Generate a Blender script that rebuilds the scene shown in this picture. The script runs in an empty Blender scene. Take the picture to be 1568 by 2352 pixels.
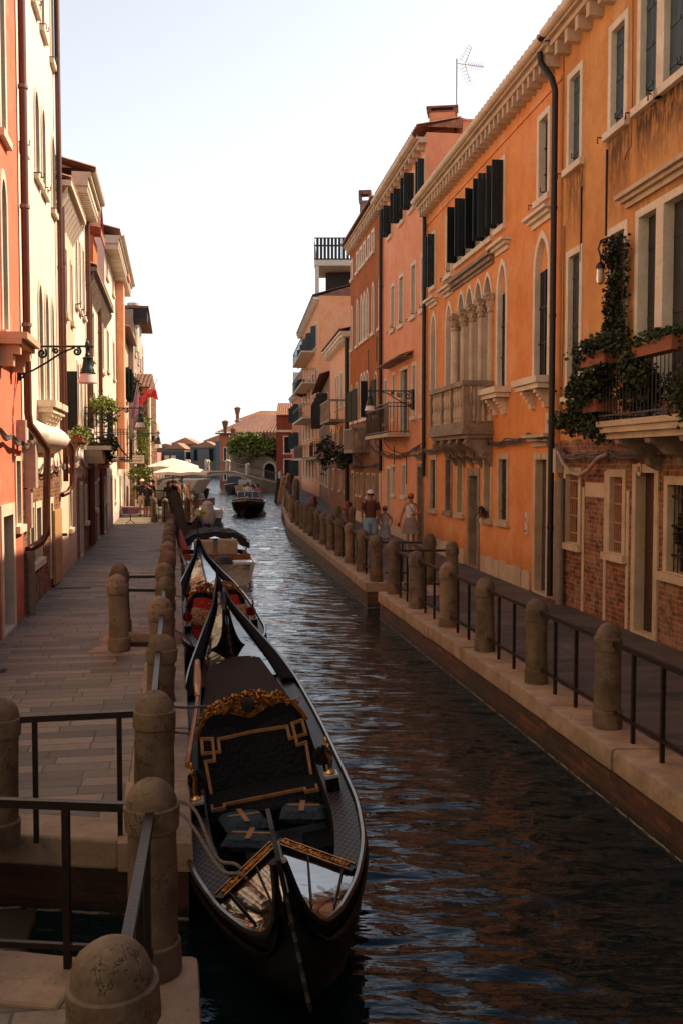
import bpy, bmesh, math, random
from math import sin, cos, pi, radians, sqrt, atan2
from mathutils import Vector, Matrix, noise
random.seed(7)
S = bpy.context.scene
COL = S.collection
# ---------------------------------------------------------------- camera
CZ = 2.66
cam = bpy.data.objects.new('camera', bpy.data.cameras.new('camera')); COL.objects.link(cam)
cam.location = (0, 0, CZ)
cam.rotation_euler = (radians(90) - math.atan(116 / 2250), 0, 0)
cam.data.sensor_fit = 'VERTICAL'; cam.data.sensor_height = 36; cam.data.lens = 36 * 2250 / 2352
cam.data.clip_start = .05; cam.data.clip_end = 6000
S.camera = cam
# ---------------------------------------------------------------- light
SUN_AZ, SUN_EL = radians(63.5), radians(44)
W = bpy.data.worlds.new('World'); S.world = W; W.use_nodes = True
nt = W.node_tree; nt.nodes.clear()
sky = nt.nodes.new('ShaderNodeTexSky'); sky.sky_type = 'NISHITA'; sky.sun_disc = False
sky.sun_elevation = SUN_EL; sky.sun_rotation = SUN_AZ; sky.air_density = 1.0; sky.dust_density = 1.0; sky.ozone_density = 1.2
bg = nt.nodes.new('ShaderNodeBackground'); bg.inputs[1].default_value = .15
wo = nt.nodes.new('ShaderNodeOutputWorld')
hs = nt.nodes.new('ShaderNodeHueSaturation')
tcw = nt.nodes.new('ShaderNodeTexCoord'); sxw = nt.nodes.new('ShaderNodeSeparateXYZ'); nt.links.new(tcw.outputs['Generated'], sxw.inputs[0])
for k_, (a_, b_) in {'Saturation': (.27, 1.15), 'Value': (1.06, .46)}.items():   # paler towards the horizon, deeper blue overhead
    mr = nt.nodes.new('ShaderNodeMapRange'); mr.inputs[1].default_value = .5; mr.inputs[2].default_value = .82; mr.inputs[3].default_value = a_; mr.inputs[4].default_value = b_
    nt.links.new(sxw.outputs[2], mr.inputs[0]); nt.links.new(mr.outputs[0], hs.inputs[k_])
nt.links.new(sky.outputs[0], hs.inputs['Color']); nt.links.new(hs.outputs[0], bg.inputs[0]); nt.links.new(bg.outputs[0], wo.inputs[0])
sl = bpy.data.lights.new('sun', 'SUN'); sl.energy = 5; sl.angle = radians(.5); sl.color = (1, .83, .60)
so = bpy.data.objects.new('sun', sl); COL.objects.link(so)
sd = Vector((sin(SUN_AZ) * cos(SUN_EL), cos(SUN_AZ) * cos(SUN_EL), sin(SUN_EL)))
so.rotation_euler = sd.to_track_quat('Z', 'Y').to_euler(); so.location = (30, 10, 40)
S.view_settings.view_transform = 'Standard'; S.view_settings.look = 'None'
S.view_settings.exposure = .56; S.view_settings.gamma = 1
S.cycles.max_bounces = 8; S.cycles.diffuse_bounces = 3; S.cycles.glossy_bounces = 4; S.cycles.use_denoising = True
S.cycles.caustics_reflective = False; S.cycles.caustics_refractive = False; S.cycles.sample_clamp_indirect = 6
WATER = -.55
# ---------------------------------------------------------------- materials
def newmat(name):
    m = bpy.data.materials.new(name); m.use_nodes = True
    nt = m.node_tree; b = nt.nodes['Principled BSDF']
    return m, nt, b
def N(nt, t, **k):
    n = nt.nodes.new('ShaderNode' + t)
    for a, v in k.items():
        if a.startswith('i_'):
            key = a[2:]
            key = int(key) if key.isdigit() else key
            n.inputs[key].default_value = v
        else: setattr(n, a, v)
    return n
def c4(c): return (c[0], c[1], c[2], 1)
def coords(nt, scale=(1, 1, 1), rot=(0, 0, 0)):
    tc = N(nt, 'TexCoord'); mp = N(nt, 'Mapping')
    mp.inputs['Scale'].default_value = scale; mp.inputs['Rotation'].default_value = rot
    nt.links.new(tc.outputs['Object'], mp.inputs[0]); return mp.outputs[0]
def noi(nt, vec, scale, detail=6, rough=.6):
    n = N(nt, 'TexNoise'); n.inputs['Scale'].default_value = scale; n.inputs['Detail'].default_value = detail
    n.inputs['Roughness'].default_value = rough; nt.links.new(vec, n.inputs['Vector']); return n.outputs['Fac']
def mp_range(nt, v, a, b, c=0, d=1):
    n = N(nt, 'MapRange'); n.inputs[1].default_value = a; n.inputs[2].default_value = b
    n.inputs[3].default_value = c; n.inputs[4].default_value = d; nt.links.new(v, n.inputs[0]); return n.outputs[0]
def mth(nt, op, a, b=None):
    n = N(nt, 'Math', operation=op)
    for i, v in enumerate((a, b)):
        if v is None: continue
        if isinstance(v, (int, float)): n.inputs[i].default_value = v
        else: nt.links.new(v, n.inputs[i])
    return n.outputs[0]
def mixc(nt, f, a, b):
    n = N(nt, 'Mix', data_type='RGBA')
    for i, v in ((0, f), (6, a), (7, b)):
        if isinstance(v, (int, float)): n.inputs[i].default_value = v
        elif isinstance(v, tuple): n.inputs[i].default_value = c4(v)
        else: nt.links.new(v, n.inputs[i])
    return n.outputs[2]
def bump(nt, b, h, strength=.3, dist=.02):
    n = N(nt, 'Bump'); n.inputs['Strength'].default_value = strength; n.inputs['Distance'].default_value = dist
    nt.links.new(h, n.inputs['Height']); nt.links.new(n.outputs[0], b.inputs['Normal'])
def simple(name, col, rough=.7, metal=0, col2=None, scale=6, bs=.15, bscale=30, spec=None, coat=0, stretch=(1, 1, 1)):
    m, nt, b = newmat(name)
    b.inputs['Roughness'].default_value = rough; b.inputs['Metallic'].default_value = metal
    if spec is not None: b.inputs['Specular IOR Level'].default_value = spec
    b.inputs['Coat Weight'].default_value = coat; b.inputs['Coat Roughness'].default_value = .04
    v = coords(nt, stretch)
    f = mp_range(nt, noi(nt, v, scale), .35, .68)
    c2 = col2 or tuple(x * .72 for x in col)
    nt.links.new(mixc(nt, f, tuple(col), tuple(c2)), b.inputs['Base Color'])
    if bs: bump(nt, b, noi(nt, v, bscale), bs, .01)
    return m
def sepz(nt):
    tc = N(nt, 'TexCoord'); s = N(nt, 'SeparateXYZ'); nt.links.new(tc.outputs['Object'], s.inputs[0]); return s.outputs
def brickcol(nt, xyz, c1=(.33, .11, .05), c2=(.11, .035, .02), mortar=(.3, .2, .13), w=.25, h=.08):
    cb = N(nt, 'CombineXYZ'); nt.links.new(xyz[0], cb.inputs[0]); nt.links.new(xyz[2], cb.inputs[1]); nt.links.new(xyz[1], cb.inputs[2])
    t = N(nt, 'TexNoise'); t.inputs['Scale'].default_value = 5; nt.links.new(cb.outputs[0], t.inputs['Vector'])
    va = N(nt, 'VectorMath', operation='SCALE'); va.inputs['Scale'].default_value = .05; nt.links.new(t.outputs['Color'], va.inputs[0])
    ad = N(nt, 'VectorMath', operation='ADD'); nt.links.new(cb.outputs[0], ad.inputs[0]); nt.links.new(va.outputs[0], ad.inputs[1])
    br = N(nt, 'TexBrick'); br.inputs['Scale'].default_value = 1
    br.inputs['Color1'].default_value = c4(c1); br.inputs['Color2'].default_value = c4(c2); br.inputs['Mortar'].default_value = c4(mortar)
    br.inputs['Mortar Size'].default_value = .011; br.inputs['Brick Width'].default_value = w; br.inputs['Row Height'].default_value = h
    br.inputs['Bias'].default_value = -.1; br.inputs['Mortar Smooth'].default_value = .3
    nt.links.new(ad.outputs[0], br.inputs['Vector'])
    return br.outputs['Color'], br.outputs['Fac'], cb.outputs[0]
def stucco(name, col, col2=None, brick_below=None, ragged=.35, patch=0, stains=(), rough=.9, streak=.35, dirt=(.055, .032, .018), base_h=.8):
    """lime plaster: blotches, faint vertical runs, stains below sills, brick showing through"""
    m, nt, b = newmat(name); b.inputs['Roughness'].default_value = rough; b.inputs['Specular IOR Level'].default_value = .15
    o = sepz(nt); v = coords(nt)
    c2 = col2 or (col[0] * .84, col[1] * .72, col[2] * .66)
    f = mp_range(nt, noi(nt, v, .9, 8, .65), .36, .66)
    c = mixc(nt, f, tuple(col), tuple(c2))
    fine = mp_range(nt, noi(nt, v, 7, 5), .3, .7)
    c = mixc(nt, mth(nt, 'MULTIPLY', fine, .22), c, (min(1, col[0] * 1.12), min(1, col[1] * 1.22), min(1, col[2] * 1.3)))
    gm = mp_range(nt, noi(nt, coords(nt, (1, 1, .6)), 2.1, 10, .74), .5, .72, 0, .5)
    c = mixc(nt, gm, c, (col[0] * .62, col[1] * .5, col[2] * .46))
    rp = noi(nt, v, .55, 10, .72); rpm = mp_range(nt, rp, .565, .58)
    c = mixc(nt, mth(nt, 'MULTIPLY', rpm, .55), c, (min(1, col[0] * .8 + .1), min(1, col[1] * .9 + .08), min(1, col[2] * .9 + .08)))
    crk = mth(nt, 'ABSOLUTE', mth(nt, 'SUBTRACT', noi(nt, v, 1.1, 8, .7), .5)); c = mixc(nt, mp_range(nt, crk, 0, .004, .5, 0), c, (col[0] * .35, col[1] * .3, col[2] * .3))
    bl = mth(nt, 'MULTIPLY', mp_range(nt, o[2], .3, .9), mp_range(nt, o[2], 2.4, 1.2)); c = mixc(nt, mth(nt, 'MULTIPLY', mth(nt, 'MULTIPLY', bl, mp_range(nt, noi(nt, v, 1.4, 8, .75), .47, .6)), .35), c, (min(1, col[0] * .9 + .05), min(1, col[1] + .12), min(1, col[2] + .14)))
    vs = coords(nt, (5, 5, .35)); st = mp_range(nt, noi(nt, vs, 1.6, 6, .7), .52, .78)
    c = mixc(nt, mth(nt, 'MULTIPLY', st, streak), c, (col[0] * .5, col[1] * .38, col[2] * .35))
    # worn damp base
    zb = mp_range(nt, mth(nt, 'ADD', o[2], mth(nt, 'MULTIPLY', noi(nt, v, 2.2, 6), -1.1)), -.45, base_h - .55, 1, 0)
    c = mixc(nt, mth(nt, 'MULTIPLY', zb, .65), c, (col[0] * .42, col[1] * .34, col[2] * .4))
    for (u0, u1, v0, v1, k) in stains:
        a = mth(nt, 'MULTIPLY', mp_range(nt, o[0], u0 - .06, u0 + .12), mp_range(nt, o[0], u1 + .06, u1 - .12))
        q = mth(nt, 'MULTIPLY', mp_range(nt, o[2], v0, v0 + (v1 - v0) * .8), mp_range(nt, o[2], v1 + .05, v1 - .05))
        n2 = mp_range(nt, noi(nt, coords(nt, (4, 4, .9)), 2.4, 8, .75), .36, .54)
        a = mth(nt, 'MULTIPLY', mth(nt, 'MULTIPLY', a, q), mth(nt, 'MULTIPLY', n2, k))
        c = mixc(nt, a, c, dirt)
    bf = None
    if brick_below is not None or patch:
        bc, bf, _ = brickcol(nt, o)
        bc = mixc(nt, mp_range(nt, noi(nt, v, 1.9, 8, .75), .48, .6, 0, .62), bc, (.34, .225, .14))
        bc = mixc(nt, mp_range(nt, noi(nt, v, 4.5, 7, .75), .48, .62, 0, .8), bc, (.07, .03, .02))
        if brick_below is not None:
            e = mth(nt, 'ADD', o[2], mth(nt, 'MULTIPLY', noi(nt, v, 3 if ragged < .5 else 1.3, 7, .65), -ragged))
            msk = mp_range(nt, e, brick_below - .2, brick_below - .16, 1, 0)
        if patch:
            pm = mp_range(nt, mth(nt, 'ADD', noi(nt, v, .7, 9, .7), mth(nt, 'MULTIPLY', o[2], -.02)), .56 - patch * .1, .58 - patch * .1)
            msk = pm if brick_below is None else mth(nt, 'MAXIMUM', msk, mth(nt, 'MULTIPLY', pm, mp_range(nt, o[2], 4.5, 3, 0, 1)))
        c = mixc(nt, msk, c, bc)
    nt.links.new(c, b.inputs['Base Color'])
    h = noi(nt, v, 26, 6)
    if bf is not None:
        h = mth(nt, 'SUBTRACT', h, mth(nt, 'MULTIPLY', mth(nt, 'MULTIPLY', bf, msk), 1.4))
    bump(nt, b, h, .35, .012)
    return m
def stone(name, col=(.5, .38, .28), col2=(.33, .22, .15), dark=(.09, .06, .045), vein=.5, rough=.75, pits=True, scale=3):
    m, nt, b = newmat(name); b.inputs['Roughness'].default_value = rough; b.inputs['Specular IOR Level'].default_value = .25
    v = coords(nt); f = mp_range(nt, noi(nt, v, scale, 7, .62), .35, .66)
    c = mixc(nt, f, col, col2)
    n3 = noi(nt, v, scale * 1.1, 5, .62)
    vm = mth(nt, 'ABSOLUTE', mth(nt, 'SUBTRACT', n3, .5)); vm = mth(nt, 'MULTIPLY', mp_range(nt, vm, 0, .012, vein, 0), mp_range(nt, noi(nt, v, scale * .8, 2), .42, .56))
    c = mixc(nt, mp_range(nt, noi(nt, v, scale * .45, 5, .7), .5, .68, 0, vein * .6), c, tuple(x * .45 for x in col2))
    c = mixc(nt, vm, c, dark)
    c = mixc(nt, mp_range(nt, noi(nt, v, scale * 9, 5, .7), .58, .72, 0, .55 if pits else 0), c, dark)
    nt.links.new(c, b.inputs['Base Color']); bump(nt, b, noi(nt, v, 22, 8, .7), .45, .012)
    return m
ANG = math.atan(.17)
def paving(name, ang, bw=.95, rh=.3, c1=(.17, .135, .11), c2=(.085, .068, .06), mortar=(.05, .04, .035)):
    m, nt, b = newmat(name)
    v = coords(nt, (1, 1, 1), (0, 0, -ang))
    n0 = N(nt, 'TexNoise'); n0.inputs['Scale'].default_value = 1.3; nt.links.new(v, n0.inputs['Vector'])
    va = N(nt, 'VectorMath', operation='SCALE'); va.inputs['Scale'].default_value = .05; nt.links.new(n0.outputs['Color'], va.inputs[0])
    ad = N(nt, 'VectorMath', operation='ADD'); nt.links.new(v, ad.inputs[0]); nt.links.new(va.outputs[0], ad.inputs[1])
    br = N(nt, 'TexBrick'); br.inputs['Scale'].default_value = 1; br.offset = .37; br.squash = 1.35; br.squash_frequency = 3
    br.inputs['Color1'].default_value = c4(c1); br.inputs['Color2'].default_value = c4(c2); br.inputs['Mortar'].default_value = c4(mortar)
    br.inputs['Mortar Size'].default_value = .009; br.inputs['Brick Width'].default_value = bw; br.inputs['Row Height'].default_value = rh
    nt.links.new(ad.outputs[0], br.inputs['Vector'])
    c = br.outputs['Color']
    c = mixc(nt, mp_range(nt, noi(nt, v, .8, 6), .4, .7, 0, .45), c, (.22, .165, .115))
    c = mixc(nt, mp_range(nt, noi(nt, v, 14, 6, .7), .45, .75, 0, .5), c, (.07, .055, .05))
    nt.links.new(c, b.inputs['Base Color'])
    b.inputs['Roughness'].default_value = .62; b.inputs['Specular IOR Level'].default_value = .35
    h = mth(nt, 'SUBTRACT', noi(nt, v, 9, 6), mth(nt, 'MULTIPLY', br.outputs['Fac'], .9))
    bump(nt, b, h, .4, .012)
    return m
def leafmat(name, c1, c2, c3=None):
    m, nt, b = newmat(name); b.inputs['Roughness'].default_value = .55; b.inputs['Specular IOR Level'].default_value = .25
    v = coords(nt); f = mp_range(nt, noi(nt, v, 5, 4), .38, .62)
    c = mixc(nt, f, c1, c2)
    if c3: c = mixc(nt, mp_range(nt, noi(nt, v, 17, 2), .58, .66), c, c3)
    nt.links.new(c, b.inputs['Base Color']); b.inputs['Subsurface Weight'].default_value = 0
    return m
def tilemat(name, c1=(.42, .17, .09), c2=(.2, .08, .05)):
    return simple(name, c1, .85, 0, c2, 5, .3, 25)
STONE = stone('istrian_stone', (.62, .46, .31), (.47, .33, .21), (.12, .08, .06), .25, scale=2)
STONEL = stone('pale_trim_stone', (.78, .66, .5), (.66, .52, .38), (.2, .15, .1), .2, scale=2)
STONED = stone('weathered_stone', (.36, .27, .19), (.2, .145, .1), (.03, .025, .02), .6, scale=3)
COPE = stone('coping_stone', (.42, .29, .19), (.26, .175, .115), (.07, .045, .03), .5, scale=3)
BOLL = stone('bollard_stone', (.20, .138, .088), (.10, .066, .042), (.02, .014, .01), 1, scale=5)
BOLL2 = stone('worn_bollard_stone', (.235, .17, .115), (.115, .078, .05), (.02, .014, .01), 1, scale=6)
IRON = simple('black_iron', (.012, .01, .01), .45, .3, (.03, .014, .008), 12, .3, 50)
IRONG = simple('green_iron', (.008, .04, .034), .4, .2, (.012, .03, .025), 12, .2, 50)
DARK = simple('dark_interior', (.008, .006, .006), .9, bs=0)  # near-black colour stands in for the shade inside openings and slots
GLASS = simple('window_glass', (.012, .013, .015), .12, bs=.05, bscale=2, spec=.5)
SHG = simple('blue_grey_shutter', (.04, .065, .078), .6, 0, (.03, .048, .058), 3, .1, 30, stretch=(6, 6, .6))
SHK = simple('dark_green_shutter', (.012, .018, .016), .5, 0, (.006, .011, .01), 5, .15, 40, spec=.25)
SHGR = simple('dark_grey_shutter', (.02, .024, .022), .6, 0, (.012, .015, .013), 4, .1, 30, stretch=(6, 6, .6))
WOODR = simple('red_brown_door_wood', (.07, .022, .012), .5, 0, (.03, .012, .008), 4, .2, 20, stretch=(8, 8, .6))
GREYR = simple('rough_grey_render', (.075, .058, .045), .95, 0, (.04, .03, .025), 3, .8, 14)
PIPEB = simple('brown_downpipe_metal', (.13, .04, .02), .45, .2, (.09, .03, .018), 5, .1, 20)
PIPEK = simple('black_downpipe_metal', (.014, .011, .01), .5, .2, bs=.1)
PIPEG = simple('grey_plastic_pipe', (.26, .2, .15), .6, 0, bs=.1)
RUST = simple('rusty_grille_iron', (.5, .2, .08), .8, 0, (.3, .14, .07), 14, .3, 40)
TILE = tilemat('terracotta_tile')
TILED = tilemat('old_roof_tile', (.3, .13, .08), (.12, .055, .04))
CABLE = simple('cable_sheath', (.05, .035, .028), .7, 0, (.16, .1, .07), 10, .1)
PLW = simple('painted_plaster_white', (.72, .62, .5), .85, bs=.1)
BOXM = simple('beige_plastic', (.55, .42, .32), .5, bs=0)
TERRA = simple('terracotta_pot_clay', (.3, .09, .04), .8)
BRONZE = simple('gilded_wood', (.5, .22, .045), .35, .8, (.16, .055, .012), 16, .35, 30)
GOLDT = simple('gold_trim_cloth', (.3, .145, .045), .7, .05, (.2, .09, .03), 20, .1)
# ---------------------------------------------------------------- mesh helpers
class MB:
    def __init__(s): s.v = []; s.f = []; s.sm = []
    def add(s, vs, fs, smooth=False):
        n = len(s.v); s.v += [tuple(x) for x in vs]
        for f in fs: s.f.append(tuple(i + n for i in f)); s.sm.append(smooth)
        return s
    def box(s, x0, x1, y0, y1, z0, z1, m=None):
        vs = [Vector(p) for p in ((x0, y0, z0), (x1, y0, z0), (x1, y1, z0), (x0, y1, z0), (x0, y0, z1), (x1, y0, z1), (x1, y1, z1), (x0, y1, z1))]
        if m: vs = [m @ p for p in vs]
        return s.add(vs, [(3, 2, 1, 0), (4, 5, 6, 7), (0, 1, 5, 4), (1, 2, 6, 5), (2, 3, 7, 6), (3, 0, 4, 7)])
    def quad(s, a, b, c, d): return s.add([a, b, c, d], [(0, 1, 2, 3)])
    def lathe(s, prof, c=(0, 0, 0), n=16, m=None, cap=True, sx=1, sy=1):
        vs = []; c = Vector(c)
        for (r, z) in prof:
            for i in range(n):
                a = 2 * pi * i / n; p = Vector((r * cos(a) * sx, r * sin(a) * sy, z))
                if m: p = m @ p
                vs.append(p + c)
        fs = [(k * n + i, k * n + (i + 1) % n, (k + 1) * n + (i + 1) % n, (k + 1) * n + i) for k in range(len(prof) - 1) for i in range(n)]
        if cap: fs += [tuple(range(n))[::-1], tuple((len(prof) - 1) * n + i for i in range(n))]
        return s.add(vs, fs, True)
    def tube(s, pts, r, n=8, cap=True):
        pts = [Vector(p) for p in pts]; rs = r if isinstance(r, (list, tuple)) else [r] * len(pts)
        vs = []; up = None
        for i, p in enumerate(pts):
            t = (pts[min(i + 1, len(pts) - 1)] - pts[max(i - 1, 0)]).normalized()
            if up is None:
                up = Vector((0, 0, 1)) if abs(t.z) < .9 else Vector((1, 0, 0))
            sx = t.cross(up).normalized(); up = sx.cross(t).normalized()
            for k in range(n):
                a = 2 * pi * k / n; vs.append(p + (sx * cos(a) + up * sin(a)) * rs[i])
        fs = [(k * n + i, k * n + (i + 1) % n, (k + 1) * n + (i + 1) % n, (k + 1) * n + i) for k in range(len(pts) - 1) for i in range(n)]
        if cap: fs += [tuple(range(n))[::-1], tuple((len(pts) - 1) * n + i for i in range(n))]
        return s.add(vs, fs, True)
    def ball(s, c, r, n=10, m=8, sz=1, sx=1, sy=1):
        prof = [(max(.001, r * sin(pi * k / m)), -r * cos(pi * k / m) * sz) for k in range(m + 1)]
        return s.lathe(prof, c, n, None, True, sx, sy)
    def prism(s, poly, y0, y1, m=None):
        """poly in (x, z), extruded along y"""
        n = len(poly); vs = [Vector((p[0], y0, p[1])) for p in poly] + [Vector((p[0], y1, p[1])) for p in poly]
        if m: vs = [m @ p for p in vs]
        fs = [tuple(range(n)), tuple(range(2 * n - 1, n - 1, -1))] + [(i, i + n, (i + 1) % n + n, (i + 1) % n) for i in range(n)]
        return s.add(vs, fs)
    def loft(s, rings, smooth=True, closed=False, caps=False):
        n = len(rings[0]); vs = [p for r in rings for p in r]; fs = []
        for k in range(len(rings) - 1):
            for i in range(n if closed else n - 1):
                fs.append((k * n + i, k * n + (i + 1) % n, (k + 1) * n + (i + 1) % n, (k + 1) * n + i))
        if caps: fs += [tuple(range(n))[::-1], tuple((len(rings) - 1) * n + i for i in range(n))]
        return s.add(vs, fs, smooth)
    def build(s, name, mat, parent=None, loc=None, fix=True):
        me = bpy.data.meshes.new(name); me.from_pydata(s.v, [], s.f); me.materials.append(mat)
        me.polygons.foreach_set('use_smooth', s.sm)
        if any(s.sm): me.set_sharp_from_angle(angle=radians(38))
        if fix and len(s.f) < 6000:
            b = bmesh.new(); b.from_mesh(me); bmesh.ops.recalc_face_normals(b, faces=b.faces); b.to_mesh(me); b.free()
        me.update()
        o = bpy.data.objects.new(name, me); COL.objects.link(o)
        if parent: o.parent = parent
        if loc: o.location = loc
        return o
def tag(o, label=None, cat=None, group=None, kind=None):
    if label: o['label'] = label
    if cat: o['category'] = cat
    if group: o['group'] = group
    if kind: o['kind'] = kind
    return o
def empty(name, loc=(0, 0, 0), rz=0, label=None, cat=None, group=None):
    o = bpy.data.objects.new(name, None); COL.objects.link(o); o.location = loc; o.rotation_euler = (0, 0, rz)
    o.empty_display_size = .1
    return tag(o, label, cat, group)
def copy_tree(o, parent=None):
    c = o.copy(); COL.objects.link(c); c.parent = parent
    for ch in list(o.children): copy_tree(ch, c)
    return c
def xR(d):
    if d <= 53: return 5.91 - .133 * (d - 5)
    return 5.91 - .133 * 48 - .056 * (d - 53)
def xL(d): return -5.28 - .171 * (d - 15.7)
def bev(o, w=.01, seg=2):
    m = o.modifiers.new('b', 'BEVEL'); m.width = w; m.segments = seg; m.limit_method = 'ANGLE'; return o
def leaves(name, mat, blobs, n, size, parent=None, seed=0, droop=.3):
    """leaf cloud: blobs = [(cx,cy,cz,rx,ry,rz)]"""
    rnd = random.Random(seed); mb = MB(); tot = sum(b[3] * b[4] * b[5] for b in blobs)
    for b in blobs:
        k = max(4, int(n * b[3] * b[4] * b[5] / tot))
        for _ in range(k):
            while True:
                p = Vector((rnd.uniform(-1, 1), rnd.uniform(-1, 1), rnd.uniform(-1, 1)))
                if p.length <= 1: break
            p = p * (1 - .35 * (1 - p.length)) if p.length > 0 else p
            if noise.noise(Vector((p.x * 2.2 + b[0] * 3, p.y * 2.2 + b[1], p.z * 2.2 + seed))) < -.05: continue
            if rnd.random() < .07: p = p * rnd.uniform(1.1, 1.45)
            c = Vector((b[0] + p.x * b[3], b[1] + p.y * b[4], b[2] + p.z * b[5]))
            s_ = size * rnd.uniform(.6, 1.4)
            a = rnd.uniform(0, 2 * pi); t = rnd.uniform(-.9, .9)
            d = Vector((cos(a), sin(a), -droop + t * .6)).normalized() * s_
            q = Vector((rnd.uniform(-1, 1), rnd.uniform(-1, 1), rnd.uniform(-.3, 1))).cross(d).normalized() * s_ * .42
            mb.add([c - d * .5, c + q, c + d * .6, c - q], [(0, 1, 2, 3)])
    return mb.build(name, mat, parent, fix=False)
def arcf(t, kind):
    t = min(1, abs(t))
    if kind == 'round': return sqrt(max(0, 1 - t * t))
    return .8 * sqrt(max(0, 1 - t ** 1.9)) + .2 * (1 - t) ** .8
def plank_leaf(w, h, m, n=3, battens=(.15, .5, .85), th=.035):
    mb = MB(); pw = w / n
    for i in range(n): mb.box(i * pw + .003, (i + 1) * pw - .003, 0, th, 0, h, m)
    for k in battens: mb.box(.02, w - .02, -.012, 0, h * k - .035, h * k + .035, m)
    return mb
class Bld:
    def __init__(s, name, label, side, d0, d1, H, mat, depth=9, off=0, p=None, rooftop=True, cat='building', group=None):
        if p: a, b = Vector(p[0]), Vector(p[1])
        elif side == 'R': a, b = Vector((xR(d0) - off, d0)), Vector((xR(d1) - off, d1))
        else: a, b = Vector((xL(d0) + off, d0)), Vector((xL(d1) + off, d1))
        s.a, s.b, s.side, s.d0, s.H, s.mat, s.depth = a, b, side, d0, H, mat, depth
        s.L = (b - a).length; s.k = s.L / abs(b.y - a.y) if abs(b.y - a.y) > 1e-3 else 1
        s.root = empty(name, (a.x, a.y, 0), atan2(b.y - a.y, b.x - a.x), label, cat, group)
        s.holes = []; s.tris = []; s.base = -.02
    def u(s, d): return abs(d - s.d0) * s.k
    def part(s, name, mb, mat, parent=None): return mb.build(name, mat, parent or s.root)
    def win(s, da, db, v0, v1, kind='dark', fw=.12, rev=.13, sill=.06, hood=None, arch=None, grille=None, shut=None, trim=None, U=None, name='window', slab=None, proud=.025, pane=None, hooks=False, lab=None):
        u0, u1 = U or (s.u(da), s.u(db)); tm = trim or STONEL
        if u0 > u1: u0, u1 = u1, u0
        i0, i1, it = u0 + fw, u1 - fw, v1 - (0 if arch else fw)
        b0 = v0 + (0 if name == 'door' else .02)
        mb = MB(); y0, y1 = -proud, rev
        mb.box(u0, i0, y0, y1, v0, v1); mb.box(i1, u1, y0, y1, v0, v1)
        vt = v1
        if arch:
            rise, kd, blind = arch; vt = v1 + rise + fw * 1.3; n = 14; cu = (u0 + u1) / 2; a_in = (i1 - i0) / 2; a_out = (u1 - u0) / 2
            ring = []
            for k in range(n + 1):
                t = -1 + 2 * k / n; tt = sin(t * pi / 2)
                zi = v1 + rise * arcf(tt, kd); zo = v1 + (rise + fw * 1.3) * arcf(tt, kd)
                ring.append((cu + a_in * tt, zi, cu + a_out * tt, zo))
            for (a, b, c, d), (e, f, g, h) in zip(ring, ring[1:]):
                A, B, C_, D = (a, y0, b), (e, y0, f), (g, y0, h), (c, y0, d)
                A2, B2, C2, D2 = (a, y1, b), (e, y1, f), (g, y1, h), (c, y1, d)
                mb.add([A, B, C_, D, A2, B2, C2, D2], [(0, 1, 2, 3), (0, 4, 5, 1), (3, 2, 6, 7)])
                s.tris.append(((c, 0, d), (g, 0, h), (g, 0, vt), (c, 0, vt)))
        else:
            mb.box(i0, i1, y0, y1, v1 - fw, v1)
        if name == 'door': mb.box(i0, i1, y0, y1, v0, v0 + .04)
        elif not arch or True: mb.box(i0, i1, y0 + .004, y1, v0, v0 + .02)
        s.holes.append((u0, u1, v0, vt))
        w = mb.build(name, tm, s.root)
        if lab: w['label'] = lab
        yb = rev - .01
        pm = pane or {'dark': GLASS, 'shut': SHG, 'blind': s.mat, 'grey': GREYR, 'open': DARK, 'wood': WOODR, 'shutd': SHGR, 'shutk': SHK}[kind]
        top = it if not arch else v1 + (0 if arch[2] else arch[0])
        if kind in ('shut', 'shutd', 'shutk', 'wood'):
            wd = i1 - i0; h = (it if not arch else v1) - v0 - .02; leafs = 2 if wd > .5 else 1
            for q in range(leafs):
                lw = wd / leafs
                plank_leaf(lw - .006, h, Matrix.Translation((i0 + q * lw + .003, yb - .05, v0 + .02)), 2 if leafs == 2 else 3).build('shutter' if name == 'window' else 'leaf', pm, w)
            if arch: MB().box(i0, i1, yb, yb + .02, v1, v1 + arch[0]).build('tympanum', s.mat if arch[2] else GLASS, w)
            MB().box(i0, i1, yb + .03, yb + .05, v0, top).build('pane', DARK, w)
        else:
            q = MB().box(i0, i1, yb, yb + .02, v0, top)
            q.build('infill' if kind in ('blind', 'grey') else 'pane', pm, w)  # open windows get a dark sheet painted as the shade of the room
            if kind in ('dark',) and it - v0 > .8:
                g = MB(); cu = (i0 + i1) / 2
                g.box(cu - .02, cu + .02, yb - .03, yb - .002, v0 + .02, it)
                for fr in (.33, .66): g.box(i0, i1, yb - .025, yb - .004, v0 + (it - v0) * fr - .015, v0 + (it - v0) * fr + .015)
                g.build('glazing_bar', SHK, w)
            if arch and arch[2]:
                MB().box(i0, i1, .1, rev + .02, v1, v1 + arch[0]).build('tympanum', s.mat, w)
        if sill: MB().box(u0 - .07, u1 + .07, -.09, .03, v0 - sill - .06, v0 - .002).build('sill', tm, w)
        if slab:
            pr = slab; g = MB()
            g.box(u0 - .28, u1 + .28, -pr, -.002, v0 - .14, v0 - .01); g.box(u0 - .22, u1 + .22, -pr + .06, -.002, v0 - .24, v0 - .145)
            for uu in (u0 + .02, u1 - .16):
                g.prism([(uu, v0 - .25), (uu + .14, v0 - .25), (uu + .14, v0 - .6), (uu, v0 - .6)], -.1, -.003)
                for k in range(5):
                    yy = -pr + .1 + (pr - .1) * k / 5
                    g.box(uu + .001, uu + .139, yy, -.003, v0 - .25 - (.07 * (k + 1)), v0 - .25 - .07 * k - .001)
            g.build('balcony_slab', STONEL if tm is STONEL else tm, w)
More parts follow.
